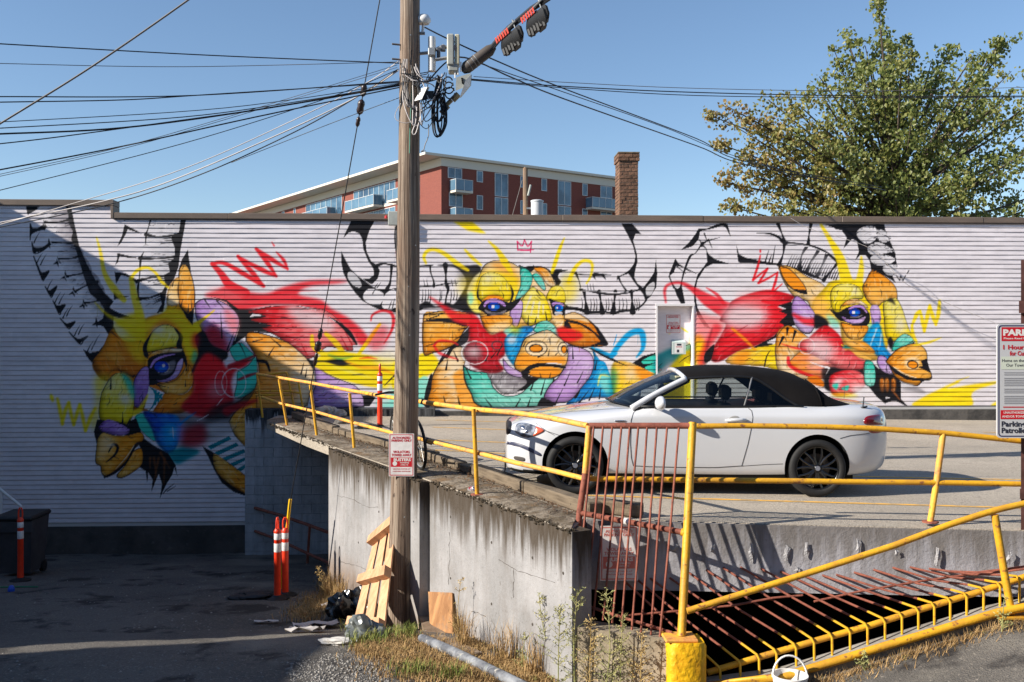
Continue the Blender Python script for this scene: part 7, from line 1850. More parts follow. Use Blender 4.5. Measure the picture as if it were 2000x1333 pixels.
for p in body_me.polygons:
    c_ = p.center; mi = 0
    for wx in WX:
        r_ = math.hypot(c_.x - wx, c_.z - WZ - .012)
        if (abs(r_ - AR) < .008 and abs(c_.y) < .9 and abs(p.normal.y) < .5) or (r_ < AR and abs(abs(c_.y) - .56) < .01): mi = 1
    if 1.60 < c_.x < 3.0 and abs(c_.y) < .79 and c_.z > .9 and p.normal.z > .7: mi = 2
    if c_.z < .24 and p.normal.z < -.5: mi = 1
    p.material_index = mi
body_me.polygons.foreach_set('use_smooth', [True] * len(body_me.polygons))
body_me.set_sharp_from_angle(angle=math.radians(38))
body = link('body', body_me, None, car)
def cpart(name, mb, material, parent=None, smooth=False):
    return make(name, mb, material, parent or car, smooth, loc=None) if False else _cp(name, mb, material, parent or car, smooth)
def _cp(name, mb, material, parent, smooth=False):
    me = bpy.data.meshes.new(name); me.from_pydata([tuple(v) for v in mb.v], [], mb.f); me.update()
    b2 = bmesh.new(); b2.from_mesh(me); bmesh.ops.recalc_face_normals(b2, faces=b2.faces); b2.to_mesh(me); b2.free()
    if smooth:
        me.polygons.foreach_set('use_smooth', [True] * len(me.polygons))
        if smooth is not True: me.set_sharp_from_angle(angle=math.radians(smooth))
    return link(name, me, material, parent)
camL = CMI @ CAM
def hit(px, py, lift=.003):
    d = (CMI.to_3x3() @ ray(px, py)).normalized()
    loc, nor, _, _ = car_bvh.ray_cast(camL, d)
    if loc is None: return None
    if nor.dot(d) > 0: nor = -nor
    return loc + nor * lift
def side(x, z, lift=.003, sgn=-1):
    loc, nor, _, _ = car_bvh.ray_cast(Vector((x, sgn * 2, z)), Vector((0, -sgn, 0)))
    if loc is None: return Vector((x, sgn * .85, z))
    if nor.y * sgn < 0: nor = -nor
    return loc + nor * lift
def flip(v): return Vector((v.x, -v.y, v.z))
def both(name, fn, material, smooth=False, parent=None):
    a = fn(lambda v: v); o1 = _cp(name, a, material, parent or car, smooth)
    b_ = fn(flip); o2 = _cp(name, b_, material, parent or car, smooth)
    return o1, o2
def seam_px(pts, r=.0035, name='seam'):
    P3 = [hit(x, y, .0005) for x, y in pts]; P3 = [p for p in P3 if p is not None]
    if len(P3) < 2: return
    for fn in (lambda v: v, flip):
        _cp(name, MB().tube([fn(p) for p in P3], r, 5), M['carblack'], car, False)
def dens(pts, n=6):
    out = []
    for a, b_ in zip(pts[:-1], pts[1:]):
        for k_ in range(n): out.append((a[0] + (b_[0] - a[0]) * k_ / n, a[1] + (b_[1] - a[1]) * k_ / n))
    out.append(pts[-1]); return out
def z3(x, y): return (960 + x / 4.545, 690 + y / 4.545)
def z4(x, y): return (1300 + x / 4.167, 690 + y / 4.167)
seam_px(dens([z3(1330, 470), z3(1260, 530), z3(1238, 600), z3(1232, 800), z3(1240, 930), z3(1258, 1000)]))
seam_px(dens([z4(650, 430), z4(700, 470), z4(710, 520), z4(700, 600), z4(670, 740), z4(620, 915)]))
seam_px(dens([z3(1258, 1000), z3(1400, 1008), z3(1700, 1015), z3(2000, 1016)]) + dens([z4(400, 932), z4(620, 918)]))
seam_px(dens([z4(620, 920), z4(800, 908), z4(955, 902)]), .0025)
seam_px(dens([z3(480, 690), z3(600, 730)]), .003)
seam_px(dens([z3(390, 620), z3(500, 700), z3(560, 730)]), .003)
seam_px(dens([z4(1420, 695), z4(1500, 672), z4(1660, 652)]), .003)
seam_px(dens([z3(220, 560), z3(420, 560), z3(700, 520), z3(1000, 500), z3(1220, 490)]), .0028, 'hood_seam')
def patch_px(name, outline, material, lift=.004, smooth=True, parent=None):
    """a lens or trim panel lying on the body, outline in photograph pixels"""
    C2 = [tuple(p) for p in catmull(outline, True, 4)]
    cx_, cy_ = sum(p[0] for p in C2) / len(C2), sum(p[1] for p in C2) / len(C2)
    rings = []
    for f, lf in ((1.0, .0), (.97, lift), (.7, lift * 1.3), (.35, lift * 1.4), (.02, lift * 1.5)):
        rg = []
        for x, y in C2:
            h_ = hit(cx_ + (x - cx_) * f, cy_ + (y - cy_) * f, lf)
            if h_ is None: h_ = rg[-1] if rg else Vector((0, 0, 0))
            rg.append(h_)
        rings.append(rg + [rg[0]])
    outs = []
    for fn in (lambda v: v, flip):
        outs.append(_cp(name, MB().grid([[fn(p) for p in r_] for r_ in rings]), material, parent or car, True))
    return outs
M['lamp_clear'] = mat('headlamp', (150, 155, 165), .12, spec=.8, coat=1.0, noise=(9, (60, 64, 74), .42, .58))
M['lamp_amber'] = mat('amber reflector', (206, 92, 62), .2, coat=1.0)
M['lamp_red'] = mat('tail lamp red', (122, 10, 20), .15, coat=1.0)
patch_px('headlight', [z3(205, 690), z3(225, 630), z3(300, 620), z3(390, 645), z3(475, 685), z3(410, 725), z3(340, 750), z3(280, 745), z3(225, 715)], M['lamp_clear'], .006)
patch_px('indicator', [z3(370, 738), z3(395, 690), z3(400, 655), z3(470, 686), z3(420, 720)], M['lamp_amber'], .010)
for c_, r_ in ((z3(280, 665), 17), (z3(318, 700), 12)):
    patch_px('headlight_lens', [(c_[0] + r_ / 4.5 * math.cos(q), c_[1] + r_ / 4.5 * math.sin(q)) for q in [i * .785 for i in range(8)]], M['chrome'], .013)
patch_px('grille', [z3(135, 610), z3(160, 600), z3(180, 625), z3(170, 700), z3(140, 725), z3(133, 680)], M['carblack'], .006)
patch_px('bumper_strip', [z3(92, 785), z3(200, 790), z3(320, 830), z3(436, 890), z3(432, 915), z3(310, 860), z3(190, 812), z3(95, 800)], mat('grey bumper strip', (62, 66, 88), .4), .005)
patch_px('bumper_vent', [z3(205, 915), z3(292, 930), z3(290, 962), z3(208, 945)], mat('vent', (70, 66, 64), .7), .003)
patch_px('licence_plate_holder', [z3(75, 770), z3(92, 790), z3(95, 900), z3(130, 925), z3(100, 930), z3(74, 900)], M['carblack'], .012)
patch_px('air_dam', [z3(370, 1110), z3(430, 1080), z3(440, 1130), z3(400, 1140)], M['carblack'], .004)
patch_px('tail_light', [z4(1612, 560), z4(1630, 520), z4(1680, 507), z4(1752, 505), z4(1762, 560), z4(1760, 585), z4(1640, 585)], M['lamp_red'], .008)
patch_px('tail_reflector', [z4(1640, 600), z4(1757, 605), z4(1755, 645), z4(1670, 650)], M['lamp_red'], .005)
patch_px('side_badge', [z3(1100, 598), z3(1190, 598), z3(1190, 612), z3(1105, 612)], M['chrome'], .004)
# door handles
def handle(fn):
    c_ = hit(*z4(570, 545), .0); mbh = MB()
    a, b_ = hit(*z4(487, 548), .012), hit(*z4(655, 545), .012)
    mbh.tube([fn(a), fn(a.lerp(b_, .25) + Vector((0, -.025, .004))), fn(a.lerp(b_, .75) + Vector((0, -.025, .004))), fn(b_)], [.012, .02, .022, .014], 8)
    return mbh
both('door_handle', handle, M['carpaint'], True)
patch_px('handle_recess', [z4(515, 530), z4(550, 512), z4(590, 515), z4(600, 540), z4(530, 540)], mat('recess', (150, 148, 144), .4), .002)
# sill shadow gap and skirt
# windscreen, frame, soft top
A0 = Vector((1.46, -.765, .965)); A1 = Vector((2.03, -.60, 1.262)); W0 = Vector((1.22, 0, 1.0)); W1 = Vector((1.975, 0, 1.352))
def arc(p, q, n, bulge):     # from the near side over the middle to the far side
    out = []
    for i in range(n + 1):
        s_ = -1 + 2 * i / n
        k_ = 1 - s_ * s_
        x = p.x + (q.x - p.x) * k_ ** bulge; z = p.z + (q.z - p.z) * k_ ** bulge
        out.append(Vector((x, s_ * abs(p.y), z)))
    return out
lo, hi = arc(A0, W0, 16, .8), arc(A1, W1, 16, .7)
_cp('windscreen', MB().grid([[a.lerp(b_, f) + Vector((-.0, 0, .03 * math.sin(math.pi * f))) for a, b_ in zip(lo, hi)] for f in (0, .25, .5, .75, 1)]), M['screen'], car, True)
_cp('windscreen_frame', MB().tube([v + Vector((0, 0, .006)) for v in hi], .026, 8), M['carpaint'], car, True)
for fn in (lambda v: v, flip):
    pil = [A0 + Vector((-.06, -.012, -.02)), A0.lerp(A1, .33) + Vector((0, -.008, .027)), A0.lerp(A1, .7) + Vector((0, -.004, .022)), A1 + Vector((.0, 0, .012))]
    _cp('windscreen_pillar', MB().tube([fn(Vector(v)) for v in catmull(pil, False, 5)], [.036] * 5 + [.033] * 6 + [.034] * 5, 8), M['carpaint'], car, True)
    _cp('pillar_seal', MB().tube([fn(v + Vector((.035, -.006, -.03))) for v in pil], .014, 6), M['carblack'], car, True)
_cp('cowl', MB().grid([[v + Vector((-.03, 0, -.008)) for v in lo], [v + Vector((.08, 0, .012)) for v in lo]]), M['carblack'], car, True)
_cp('wiper', MB().tube([Vector((1.30, -.25, 1.01)), Vector((1.36, -.45, 1.0)), Vector((1.45, -.68, .985))], .009, 6), M['carblack'], car, True)
top = [  # x, edge y, edge z, centre z
 (2.00, .600, 1.272, 1.366), (2.12, .615, 1.288, 1.388), (2.40, .63, 1.305, 1.410), (2.75, .63, 1.300, 1.412), (2.95, .655, 1.20, 1.402), (3.12, .70, 1.075, 1.384), (3.27, .745, .985, 1.356), (3.42, .745, .995, 1.315), (3.56, .735, 1.0, 1.235), (3.70, .71, 1.006, 1.11), (3.84, .64, 1.012, 1.045), (3.90, .55, 1.012, 1.02)]
rows = []
for x, ye, ze, zc in top:
    r_ = []
    for i in range(25):
        s_ = -1 + 2 * i / 24
        a_ = abs(s_)
        f = (1 - a_ ** 3.4) ** (.62 if x < 2.9 else .52)
        r_.append(Vector((x - (.0 if x < 3.4 else .05 * f), s_ * ye * (1 - .0 * f), ze + (zc - ze) * f)))
    rows.append(r_)
rows2 = []
for k_ in range(25):
    rows2.append(catmull([r_[k_] for r_ in rows], False, 3))
_cp('soft_top', MB().grid([[Vector(rows2[k_][j]) for k_ in range(25)] for j in range(len(rows2[0]))]), M['fabric'], car, True)
for fn in (lambda v: v, flip):
    bow = [Vector((3.52, -.742, 1.0)), Vector((3.50, -.70, 1.10)), Vector((3.47, -.62, 1.20)), Vector((3.42, -.45, 1.268))]
    _cp('roof_seam', MB().tube([fn(v + Vector((0, -.004, .006))) for v in bow], .008, 6), M['fabric'], car, True)
    edge_ = [Vector((x, -ye - .004, ze - .005)) for x, ye, ze, _ in top[:7]]
    _cp('window_seal', MB().tube([fn(Vector(v)) for v in catmull(edge_, False, 4)], .016, 6), M['carblack'], car, True)
    _cp('belt_moulding', MB().tube([fn(side(x, .94) * 0 + Vector((x, -.800 + (.01 if x > 2.9 else 0), .972 + (x - 1.6) * .014))) for x in np.linspace(1.5, 3.3, 12)], .011, 6), M['carblack'], car, True)
    gl_ = [[Vector((1.50, -.772, .968)), Vector((2.02, -.602, 1.245))], [Vector((1.9, -.79, .97)), Vector((2.22, -.625, 1.285))], [Vector((2.3, -.79, .972)), Vector((2.5, -.64, 1.30))], [Vector((2.63, -.786, .976)), Vector((2.755, -.632, 1.298))]]
    _cp('door_glass', MB().grid([[fn(a.lerp(b_, f) + Vector((0, -.018 * math.sin(math.pi * f), 0))) for f in (0, .33, .66, 1)] for a, b_ in gl_]), M['carglass'], car, True)
    qg = [[Vector((2.65, -.786, .976)), Vector((2.775, -.632, 1.295))], [Vector((2.9, -.78, .98)), Vector((2.95, -.66, 1.20))], [Vector((3.1, -.77, .982)), Vector((3.11, -.70, 1.08))], [Vector((3.25, -.755, .984)), Vector((3.26, -.745, .99))]]
    _cp('quarter_glass', MB().grid([[fn(a.lerp(b_, f)) for f in (0, .5, 1)] for a, b_ in qg]), M['carglass'], car, True)
    _cp('glass_divider', MB().tube([fn(Vector((2.64, -.792, .972))), fn(Vector((2.765, -.638, 1.298)))], .011, 6), mat('grey divider', (120, 120, 122), .4), car, True)
    # mirror
    mc = fn(Vector((1.70, -.985, 1.02)))
    bmx = bmesh.new(); bmesh.ops.create_uvsphere(bmx, u_segments=16, v_segments=10, radius=1)
    for v in bmx.verts:
        k_ = 1 if v.co.x < 0 else .45
        v.co = Vector((v.co.x * .075 * (1 if v.co.x < 0 else .6), v.co.y * .12, v.co.z * (.078 + .012 * v.co.y)))
    sg = 1 if mc.y < 0 else -1
    mo = _cp('mirror', MB().bm(bmx, Matrix.Translation(mc)), M['carpaint'], car, True)
    _cp('mirror_stalk', MB().tube([mc + Vector((.0, .08 * sg, -.05)), fn(Vector((1.66, -.80, .965)))], .02, 6), M['carblack'], mo, True)
    # seats
    for sx, nm_ in ((2.45, 'front'), (3.02, 'rear')):
        cy_ = fn(Vector((0, -.36, 0))).y
        hgt = 1.0 if nm_ == 'front' else .95
        se = _cp('seat_back', MB().bbox((sx, cy_ - .23, .62), (sx + .14, cy_ + .23, hgt), .05), M['leather'], car, True)
        _cp('headrest', MB().bbox((sx + .02, cy_ - .13, hgt + .03), (sx + .13, cy_ + .13, hgt + .20), .04).tube([(sx + .07, cy_ - .06, hgt - .02), (sx + .07, cy_ - .06, hgt + .05)], .008, 5).tube([(sx + .07, cy_ + .06, hgt - .02), (sx + .07, cy_ + .06, hgt + .05)], .008, 5), M['leather'], se, 30)
_cp('dashboard', MB().bbox((1.42, -.70, .80), (1.72, .70, 1.0), .05), M['leather'], car, 40)
_cp('steering_wheel', MB().tube([Vector((1.86 + .06 * math.sin(q), .36 + .17 * math.cos(q), 1.0 + .16 * math.sin(q))) for q in [i * 2 * math.pi / 18 for i in range(19)]], .015, 6), M['leather'], car, True)
_cp('sun_visor', MB().bbox((1.93, -.50, 1.24), (2.1, -.1, 1.30), .01), mat('visor', (150, 148, 120), .8), car)
_cp('rear_view_mirror', MB().bbox((1.86, -.12, 1.22), (1.89, .12, 1.285), .01), M['carblack'], car)
ap = side(4.05, .97)
pa = hit(*z4(1605, 445), 0) or Vector((4.1, -.3, 1.02))
_cp('aerial', MB().tube([pa, pa + Vector((.012, 0, .12))], .006, 6).tube([pa + Vector((-.02, 0, -.005)), pa + Vector((.05, 0, .015))], [.018, .008], 6), M['carblack'], car, True)
# wheels
def wheel(wx, sgn):
    e = empty('wheel', (wx, sgn * .80, WZ)); e.parent = car; e['_world'] = 0
    R = Euler((math.radians(90) * (1 if sgn < 0 else -1), 0, 0)).to_matrix().to_4x4()    # lathe z -> outward
    ty = [(.232, -.09), (.25, -.11), (.29, -.115), (.310, -.095), (.316, -.06), (.316, .03), (.310, .062), (.292, .080), (.255, .080), (.236, .068), (.232, .04)]
    _cp('tyre', MB().lathe(ty, 44, R, closed=True), M['tyre'], e, True)
    rim = _cp('rim', MB().lathe([(.238, -.08), (.238, .052), (.244, .064), (.232, .070), (.222, .055), (.215, .02), (.212, -.08)], 44, R, closed=True), M['rim'], e, True)
    sp = MB()
    nsp = 7
    for i in range(nsp):
        q = 2 * math.pi * i / nsp + .2
        def pol(r, a, h): return R @ Vector((r * math.cos(a), r * math.sin(a), h))
        for s_ in (-1, 1):
            base_q = q + s_ * .10
            pts = [pol(.045, base_q, .050), pol(.11, q + s_ * .13, .056), pol(.17, q + s_ * .20, .056), pol(.226, q + s_ * .27, .05)]
            sp.tube(pts, [.017, .0135, .012, .013], 6)
    _cp('spokes', sp, M['rim'], rim, 50)
    _cp('hub_cap', MB().lathe([(0, .066), (.03, .066), (.035, .06), (.06, .055), (.066, .03), (.066, 0)], 20, R), M['rim'], rim, 40)
    _cp('badge', MB().lathe([(0, .0695), (.027, .0695), (.027, .066)], 16, R), mat('wheel badge', (150, 156, 170), .3, metal=.5), rim)
    _cp('brake_disc', MB().lathe([(0, -.02), (.155, -.02), (.155, -.005), (0, -.005)], 28, R), mat('brake disc', (84, 80, 78), .4, metal=.7), e)
    return e
for wx in WX:
    for sgn in (-1, 1): wheel(wx, sgn)
_cp('underbody', MB().box((.5, -.66, .15), (3.9, .66, .22)), M['liner'], car)

# ------------------------------------------------------------------ small things
def gz(x, y): return float(ground_z(np.array(x), np.array(y)))
def PG(px, py):
    d = ray(px, py); t = 6.0; p = CAM
    for _ in range(4000):
        p = CAM + d * t
        if p.z <= gz(p.x, p.y): break
        t += .005
    return p
def depth(p): return p.x * SY + p.y * CY
# --- delineator posts
def delineator_meshes(h):
    w_ = {}
    w_['tube'] = MB().lathe([(.052, .03), (.05, .05), (.047, h * .80), (.052, h * .805), (.052, h * .83), (.03, h * .86), (0, h * .862)], 16)
    w_['base'] = MB().lathe([(0, 0), (.17, 0), (.17, .02), (.08, .04), (.06, .06), (0, .06)], 10)
    w_['handle'] = MB().tube([Vector((x, 0, z)) for x, z in [(-.028, h * .855), (-.032, h * .90), (-.028, h * .955), (-.012, h * .99), (.012, h * .99), (.028, h * .955), (.032, h * .90), (.028, h * .855)]], .013, 8)
    w_['band1'] = MB().lathe([(.0488, h * .575), (.0505, h * .58), (.0500, h * .675), (.048, h * .68)], 16)
    w_['band2'] = MB().lathe([(.0482, h * .725), (.0498, h * .73), (.0492, h * .80), (.0475, h * .802)], 16)
    return w_
def delineator(p, h, label, spin=0.0, lean=(0, 0)):
    e = empty('delineator_post', p); tag(e, label, 'delineator', 'orange delineator posts')
    e.rotation_euler = (lean[0], lean[1], spin)
    e['_world'] = 0
    m_ = delineator_meshes(h)
    for nm_, key, mt in (('base', 'base', 'black'), ('tube', 'tube', 'orange'), ('handle', 'handle', 'orange'), ('reflective_band', 'band1', 'reflect'), ('reflective_band', 'band2', 'reflect')):
        _cp(nm_, m_[key], M[mt], e, 40)
p = PG(40, 1135); delineator(p, 144 * depth(p) / F_PX, 'orange delineator post with white bands in front of the dark bin', .2)
p = PG(542, 1170); delineator(p, 160 * depth(p) / F_PX, 'left one of the paired orange delineator posts by the recess', 1.3)
p = PG(557, 1164); delineator(p, 154 * depth(p) / F_PX, 'right one of the paired orange delineator posts by the recess', .1)
p = PZ(742, 836); delineator(p, 126 * depth(p) / F_PX, 'orange delineator post standing up on the deck left of the pole', 1.4, (0, .0))
# --- wheeled bin
p = PG(18, 1134); s_ = depth(p) / F_PX
e = empty('wheeled_bin', p); tag(e, 'dark grey wheeled rubbish bin at the left edge by the wall', 'bin')
bx, by, bz = p.x - .12, p.y + .75, p.z - .08
Wb, Hb = .62, 126 * s_
binm = mat('grey bin plastic', (66, 66, 70), .55, noise=(3, (52, 52, 56), .4, .6))
make('body', MB().hexa([(bx - Wb * .42, by - .28, bz + .08), (bx + Wb * .42, by - .28, bz + .08), (bx + Wb * .42, by + .25, bz + .08), (bx - Wb * .42, by + .25, bz + .08), (bx - Wb * .5, by - .36, bz + Hb * .92), (bx + Wb * .5, by - .36, bz + Hb * .92), (bx + Wb * .5, by + .33, bz + Hb * .92), (bx - Wb * .5, by + .33, bz + Hb * .92)]), binm, e)
make('rim', MB().bbox((bx - Wb * .54, by - .39, bz + Hb * .74), (bx + Wb * .54, by - .361, bz + Hb * .92), .01), binm, e)
make('lid', MB().bbox((bx - Wb * .56, by - .42, bz + Hb * .922), (bx + Wb * .56, by + .36, bz + Hb), .03), M['black'], e, smooth=30)
for sx in (-1, 1):
    make('wheel', MB().lathe([(0, -.03), (.1, -.03), (.1, .03), (0, .03)], 16, Matrix.Translation((bx + sx * .26, by + .2, bz + .1)) @ Euler((0, math.radians(90), 0)).to_matrix().to_4x4()), M['black'], e)
# white handrail at the far left
t0 = 18.8
e = empty('white_handrail', PD(2, 1040, t0)); tag(e, 'white pipe handrail slanting down at the left edge', 'handrail')
make('rail', MB().tube([PD(-70, 906, t0), PD(0, 956, t0), PD(42, 990, t0)], .03, 8), M['white'], e, smooth=50)
make('post', MB().tube([PD(2, 960, t0), PD(2, 1080, t0)], .028, 8), M['white'], e, smooth=50)
make('post', MB().tube([PD(42, 990, t0), PD(42, 1080, t0)], .028, 8), M['white'], e, smooth=50)
# --- pallet leaning on the wall behind the pole
def on_wall(px, py, out):
    d = ray(px, py); n = edge_out; t = ((NP + n * out) - CAM).dot(n) / Vector((d.x, d.y, 0)).dot(n)
    return CAM + d * t
PBL, PBR = PG(690, 1228), PG(752, 1236)
PTL, PTR = on_wall(734, 1050, .16), on_wall(776, 1012, .16)
e = empty('leaning_pallet', PBL); tag(e, 'pale wooden pallet frame leaning on the wall left of the pole', 'pallet')
pn = (PBR - PBL).cross(PTL - PBL).normalized(); pn = pn if pn.y < 0 else -pn
def pq(u, v, h): 
    a = PBL.lerp(PBR, u); b_ = PTL.lerp(PTR, u); return a.lerp(b_, v) + pn * h
def pplank(name, u0, u1, v0, v1, h0, h1):
    make(name, MB().hexa([pq(u0, v0, h0), pq(u1, v0, h0), pq(u1, v0, h1), pq(u0, v0, h1), pq(u0, v1, h0), pq(u1, v1, h0), pq(u1, v1, h1), pq(u0, v1, h1)]), M['pallet'], e)
for u0, u1 in ((0, .27), (.36, .64), (.73, 1.0)): pplank('plank', u0, u1, 0, 1, 0, .02)
for v0 in (.0, .44, .89): pplank('batten', -.02, 1.02, v0, v0 + .085, .022, .11)
# --- plywood sheet, offcut, beam and plank by the pole foot
def lean_board(name, corners, thick, material, label, cat):
    a, b_, c_, d_ = corners
    n_ = (b_ - a).cross(d_ - a).normalized(); n_ = n_ if n_.y < 0 else -n_
    o = make(name, MB().hexa([a, b_, b_ - n_ * thick, a - n_ * thick, d_, c_, c_ - n_ * thick, d_ - n_ * thick]), material, loc=a); tag(o, label, cat); return o
ply = mat('weathered plywood', (176, 130, 86), .85, noise=(2.2, (140, 98, 62), .4, .62, (3, 3, .6)), layers=[(5, (120, 104, 90), .55, .7), (18, (96, 70, 48), .64, .74)], bump=(30, .3))
g0, g1 = PG(840, 1232), PG(884, 1238)
lean_board('plywood_board', (g0, g1, on_wall(883, 1158, .03), on_wall(836, 1156, .03)), .018, ply, 'weathered plywood sheet leaning on the wall right of the pole', 'board')
g0, g1 = PG(812, 1216), PG(826, 1218)
lean_board('wood_offcut', (g0, g1, on_wall(824, 1157, .05), on_wall(811, 1157, .05)), .03, M['pallet'], 'narrow orange wood offcut beside the plywood sheet', 'board')
a = PG(826, 1222); b_ = PG(862, 1248)
d = (b_ - a); d.z = 0; L = d.length; d.normalize(); s_ = Vector((-d.y, d.x, 0))
Mx = Matrix(((d.x, s_.x, 0, a.x), (d.y, s_.y, 0, a.y), (0, 0, 1, min(a.z, b_.z) + .0), (0, 0, 0, 1)))
e = empty('box_channel', a); tag(e, 'short hollow wooden box channel lying against the plywood', 'box')
bw2 = .105
wd = mat('old grey wood', (150, 132, 112), .9, noise=(4, (116, 98, 80), .4, .6, (1, 1, 1)), layers=[(10, (200, 192, 184), .66, .72)], bump=(30, .4))
for (x0, y0, z0, x1, y1, z1) in ((0, -bw2, 0, L, bw2, .025), (0, -bw2, .026, L, -bw2 + .025, .20), (0, bw2 - .025, .026, L, bw2, .20), (0, -bw2, .201, L, bw2, .226), (0, -bw2 + .026, .026, .03, bw2 - .026, .2)):
    make('plank', MB().box((x0, y0, z0), (x1, y1, z1), Mx), wd, e)
a, b_ = PG(850, 1250), PG(925, 1285)
d = (b_ - a); L = d.length; d.normalize(); s_ = Vector((-d.y, d.x, 0)).normalized(); u_ = d.cross(s_); u_ = u_ if u_.z > 0 else -u_
Mx = Matrix(((d.x, s_.x, u_.x, a.x), (d.y, s_.y, u_.y, a.y), (d.z, s_.z, u_.z, a.z), (0, 0, 0, 1)))
o = make('wood_plank', MB().bbox((0, -.1, .0), (L, .1, .04), .006, Mx), wd, loc=a); tag(o, 'flat grey plank lying in the dry grass behind the pipe', 'board')
pp = [PG(x, y) + Vector((0, 0, .06)) for x, y in ((823, 1258), (880, 1283), (950, 1318), (1030, 1358))]
o = make('plastic_pipe', MB().tube([Vector(v) for v in catmull(pp, False, 5)], [.042] + [.05] * 15, 14), mat('grey plastic pipe', (136, 139, 144), .55, noise=(5, (84, 86, 92), .42, .6), layers=[(14, (196, 190, 180), .6, .7)]), loc=pp[0], smooth=50); tag(o, 'scuffed grey plastic pipe lying in the grass towards the viewer', 'pipe')
# --- crumpled bags and cloth
def crumple(name, c, sx, sy, sz, material, label, cat, seed, rough=.35, sub=4, flatb=True):
    bm = bmesh.new(); bmesh.ops.create_icosphere(bm, subdivisions=sub, radius=1)
    r_ = np.random.default_rng(seed)
    dirs = r_.normal(size=(34, 3)); dirs /= np.linalg.norm(dirs, axis=1)[:, None]
    amp = r_.uniform(-1, 1, 34)
    for v in bm.verts:
        n_ = np.array(v.co)
        w = np.abs(dirs @ n_); k_ = 1 + rough * float((amp * np.clip(w * 7 - 6, 0, 1)).sum()) * .5 - rough * .5 * abs(math.sin(9 * n_[0] + 5 * n_[2] + seed)) * abs(math.cos(7 * n_[1] - 4 * n_[2]))
        q = Vector((n_[0] * sx * k_, n_[1] * sy * k_, n_[2] * sz * k_))
        if flatb and q.z < -.35 * sz: q.z = -.35 * sz
        v.co = q + Vector(c) + Vector((0, 0, .35 * sz))
    mb_ = MB().bm(bm)
    o = make(name, mb_, material, loc=c, smooth=28); tag(o, label, cat); return o
bagm = mat('black bin bag', (16, 16, 18), .22, spec=.7)
p = PG(676, 1205); crumple('rubbish_bag', p, .24, .2, .28, bagm, 'glossy black rubbish bag left of the leaning pallet', 'rubbish bag', 3, .5)
p = PG(700, 1190); crumple('rubbish_bag', p + Vector((.1, .2, 0)), .2, .18, .2, bagm, 'smaller black rubbish bag tucked under the leaning pallet', 'rubbish bag', 6, .5)
p = PG(716, 1246); crumple('plastic_sheet', p, .24, .16, .15, mat('smoky plastic film', (120, 124, 122), .25, spec=.7, noise=(8, (60, 64, 62), .45, .6)), 'crumpled smoky plastic film at the foot of the pallet', 'plastic film', 9, .5)
p = PG(660, 1258); crumple('paper_scrap', p, .22, .10, .05, mat('dusty white scrap', (196, 192, 186), .9), 'dusty white scrap trailing along the grass edge', 'scrap', 12, .5)
def sheet(px, py, w, h_, ang, label, material, tilt=.06, name='cardboard'):
    p = PG(px, py); ca_, sa_ = math.cos(ang), math.sin(ang); rows_ = []
    for j in range(5):
        r_ = []
        for i in range(6):
            u, v = (i / 5 - .5) * w, (j / 4 - .5) * h_
            x, y = p.x + u * ca_ - v * sa_, p.y + u * sa_ + v * ca_
            r_.append((x, y, gz(x, y) + .02 + tilt * abs(math.sin(i * 1.1 + j * .7 + px))))
        rows_.append(r_)
    mb_ = MB().grid(rows_)
    lo_ = MB().grid([[(x, y, z - .008) for x, y, z in r_] for r_ in rows_])
    mb_.add(lo_.v, lo_.f)
    o = make(name, mb_, material, loc=p, smooth=40); tag(o, label, 'cardboard'); return o
cb = mat('pale cardboard', (190, 184, 180), .9, noise=(4, (150, 144, 140), .45, .65))
sheet(618, 1228, .55, .32, .3, 'largest pale cardboard sheet lying in the shade by the bags', cb)
sheet(596, 1237, .42, .2, -.2, 'pale cardboard strip lying below the largest sheet', cb)
sheet(520, 1218, .30, .10, .2, 'thin white paper strip lying alone on the dark lot', cb, .02)
sheet(640, 1185, .2, .1, .8, 'small pale scrap in the weeds under the block wall', cb, .03)
rr = random.Random(21)
p = PG(500, 1168); crumple('rubber_mat', p, .34, .16, .07, M['black'], 'flattened black rubber sheet left of the paired orange posts', 'rubber sheet', 15, .4)
p = PG(22, 1156); o = make('blue_cap', MB().lathe([(0, 0), (.05, 0), (.05, .05), (.03, .09), (0, .1)], 10, Matrix.Translation(p)), mat('blue plastic', (30, 80, 190), .4), loc=p); tag(o, 'bright blue plastic cap on the ground near the bin', 'bottle cap')
pts = [PG(x, y) + Vector((0, 0, .012)) for x, y in ((-10, 1149), (30, 1148), (74, 1148))]
o = make('green_strap', MB().tube(pts, .012, 6), mat('green strap', (34, 110, 74), .6), loc=pts[0]); tag(o, 'thin green strap lying on the lot in front of the bin', 'strap')
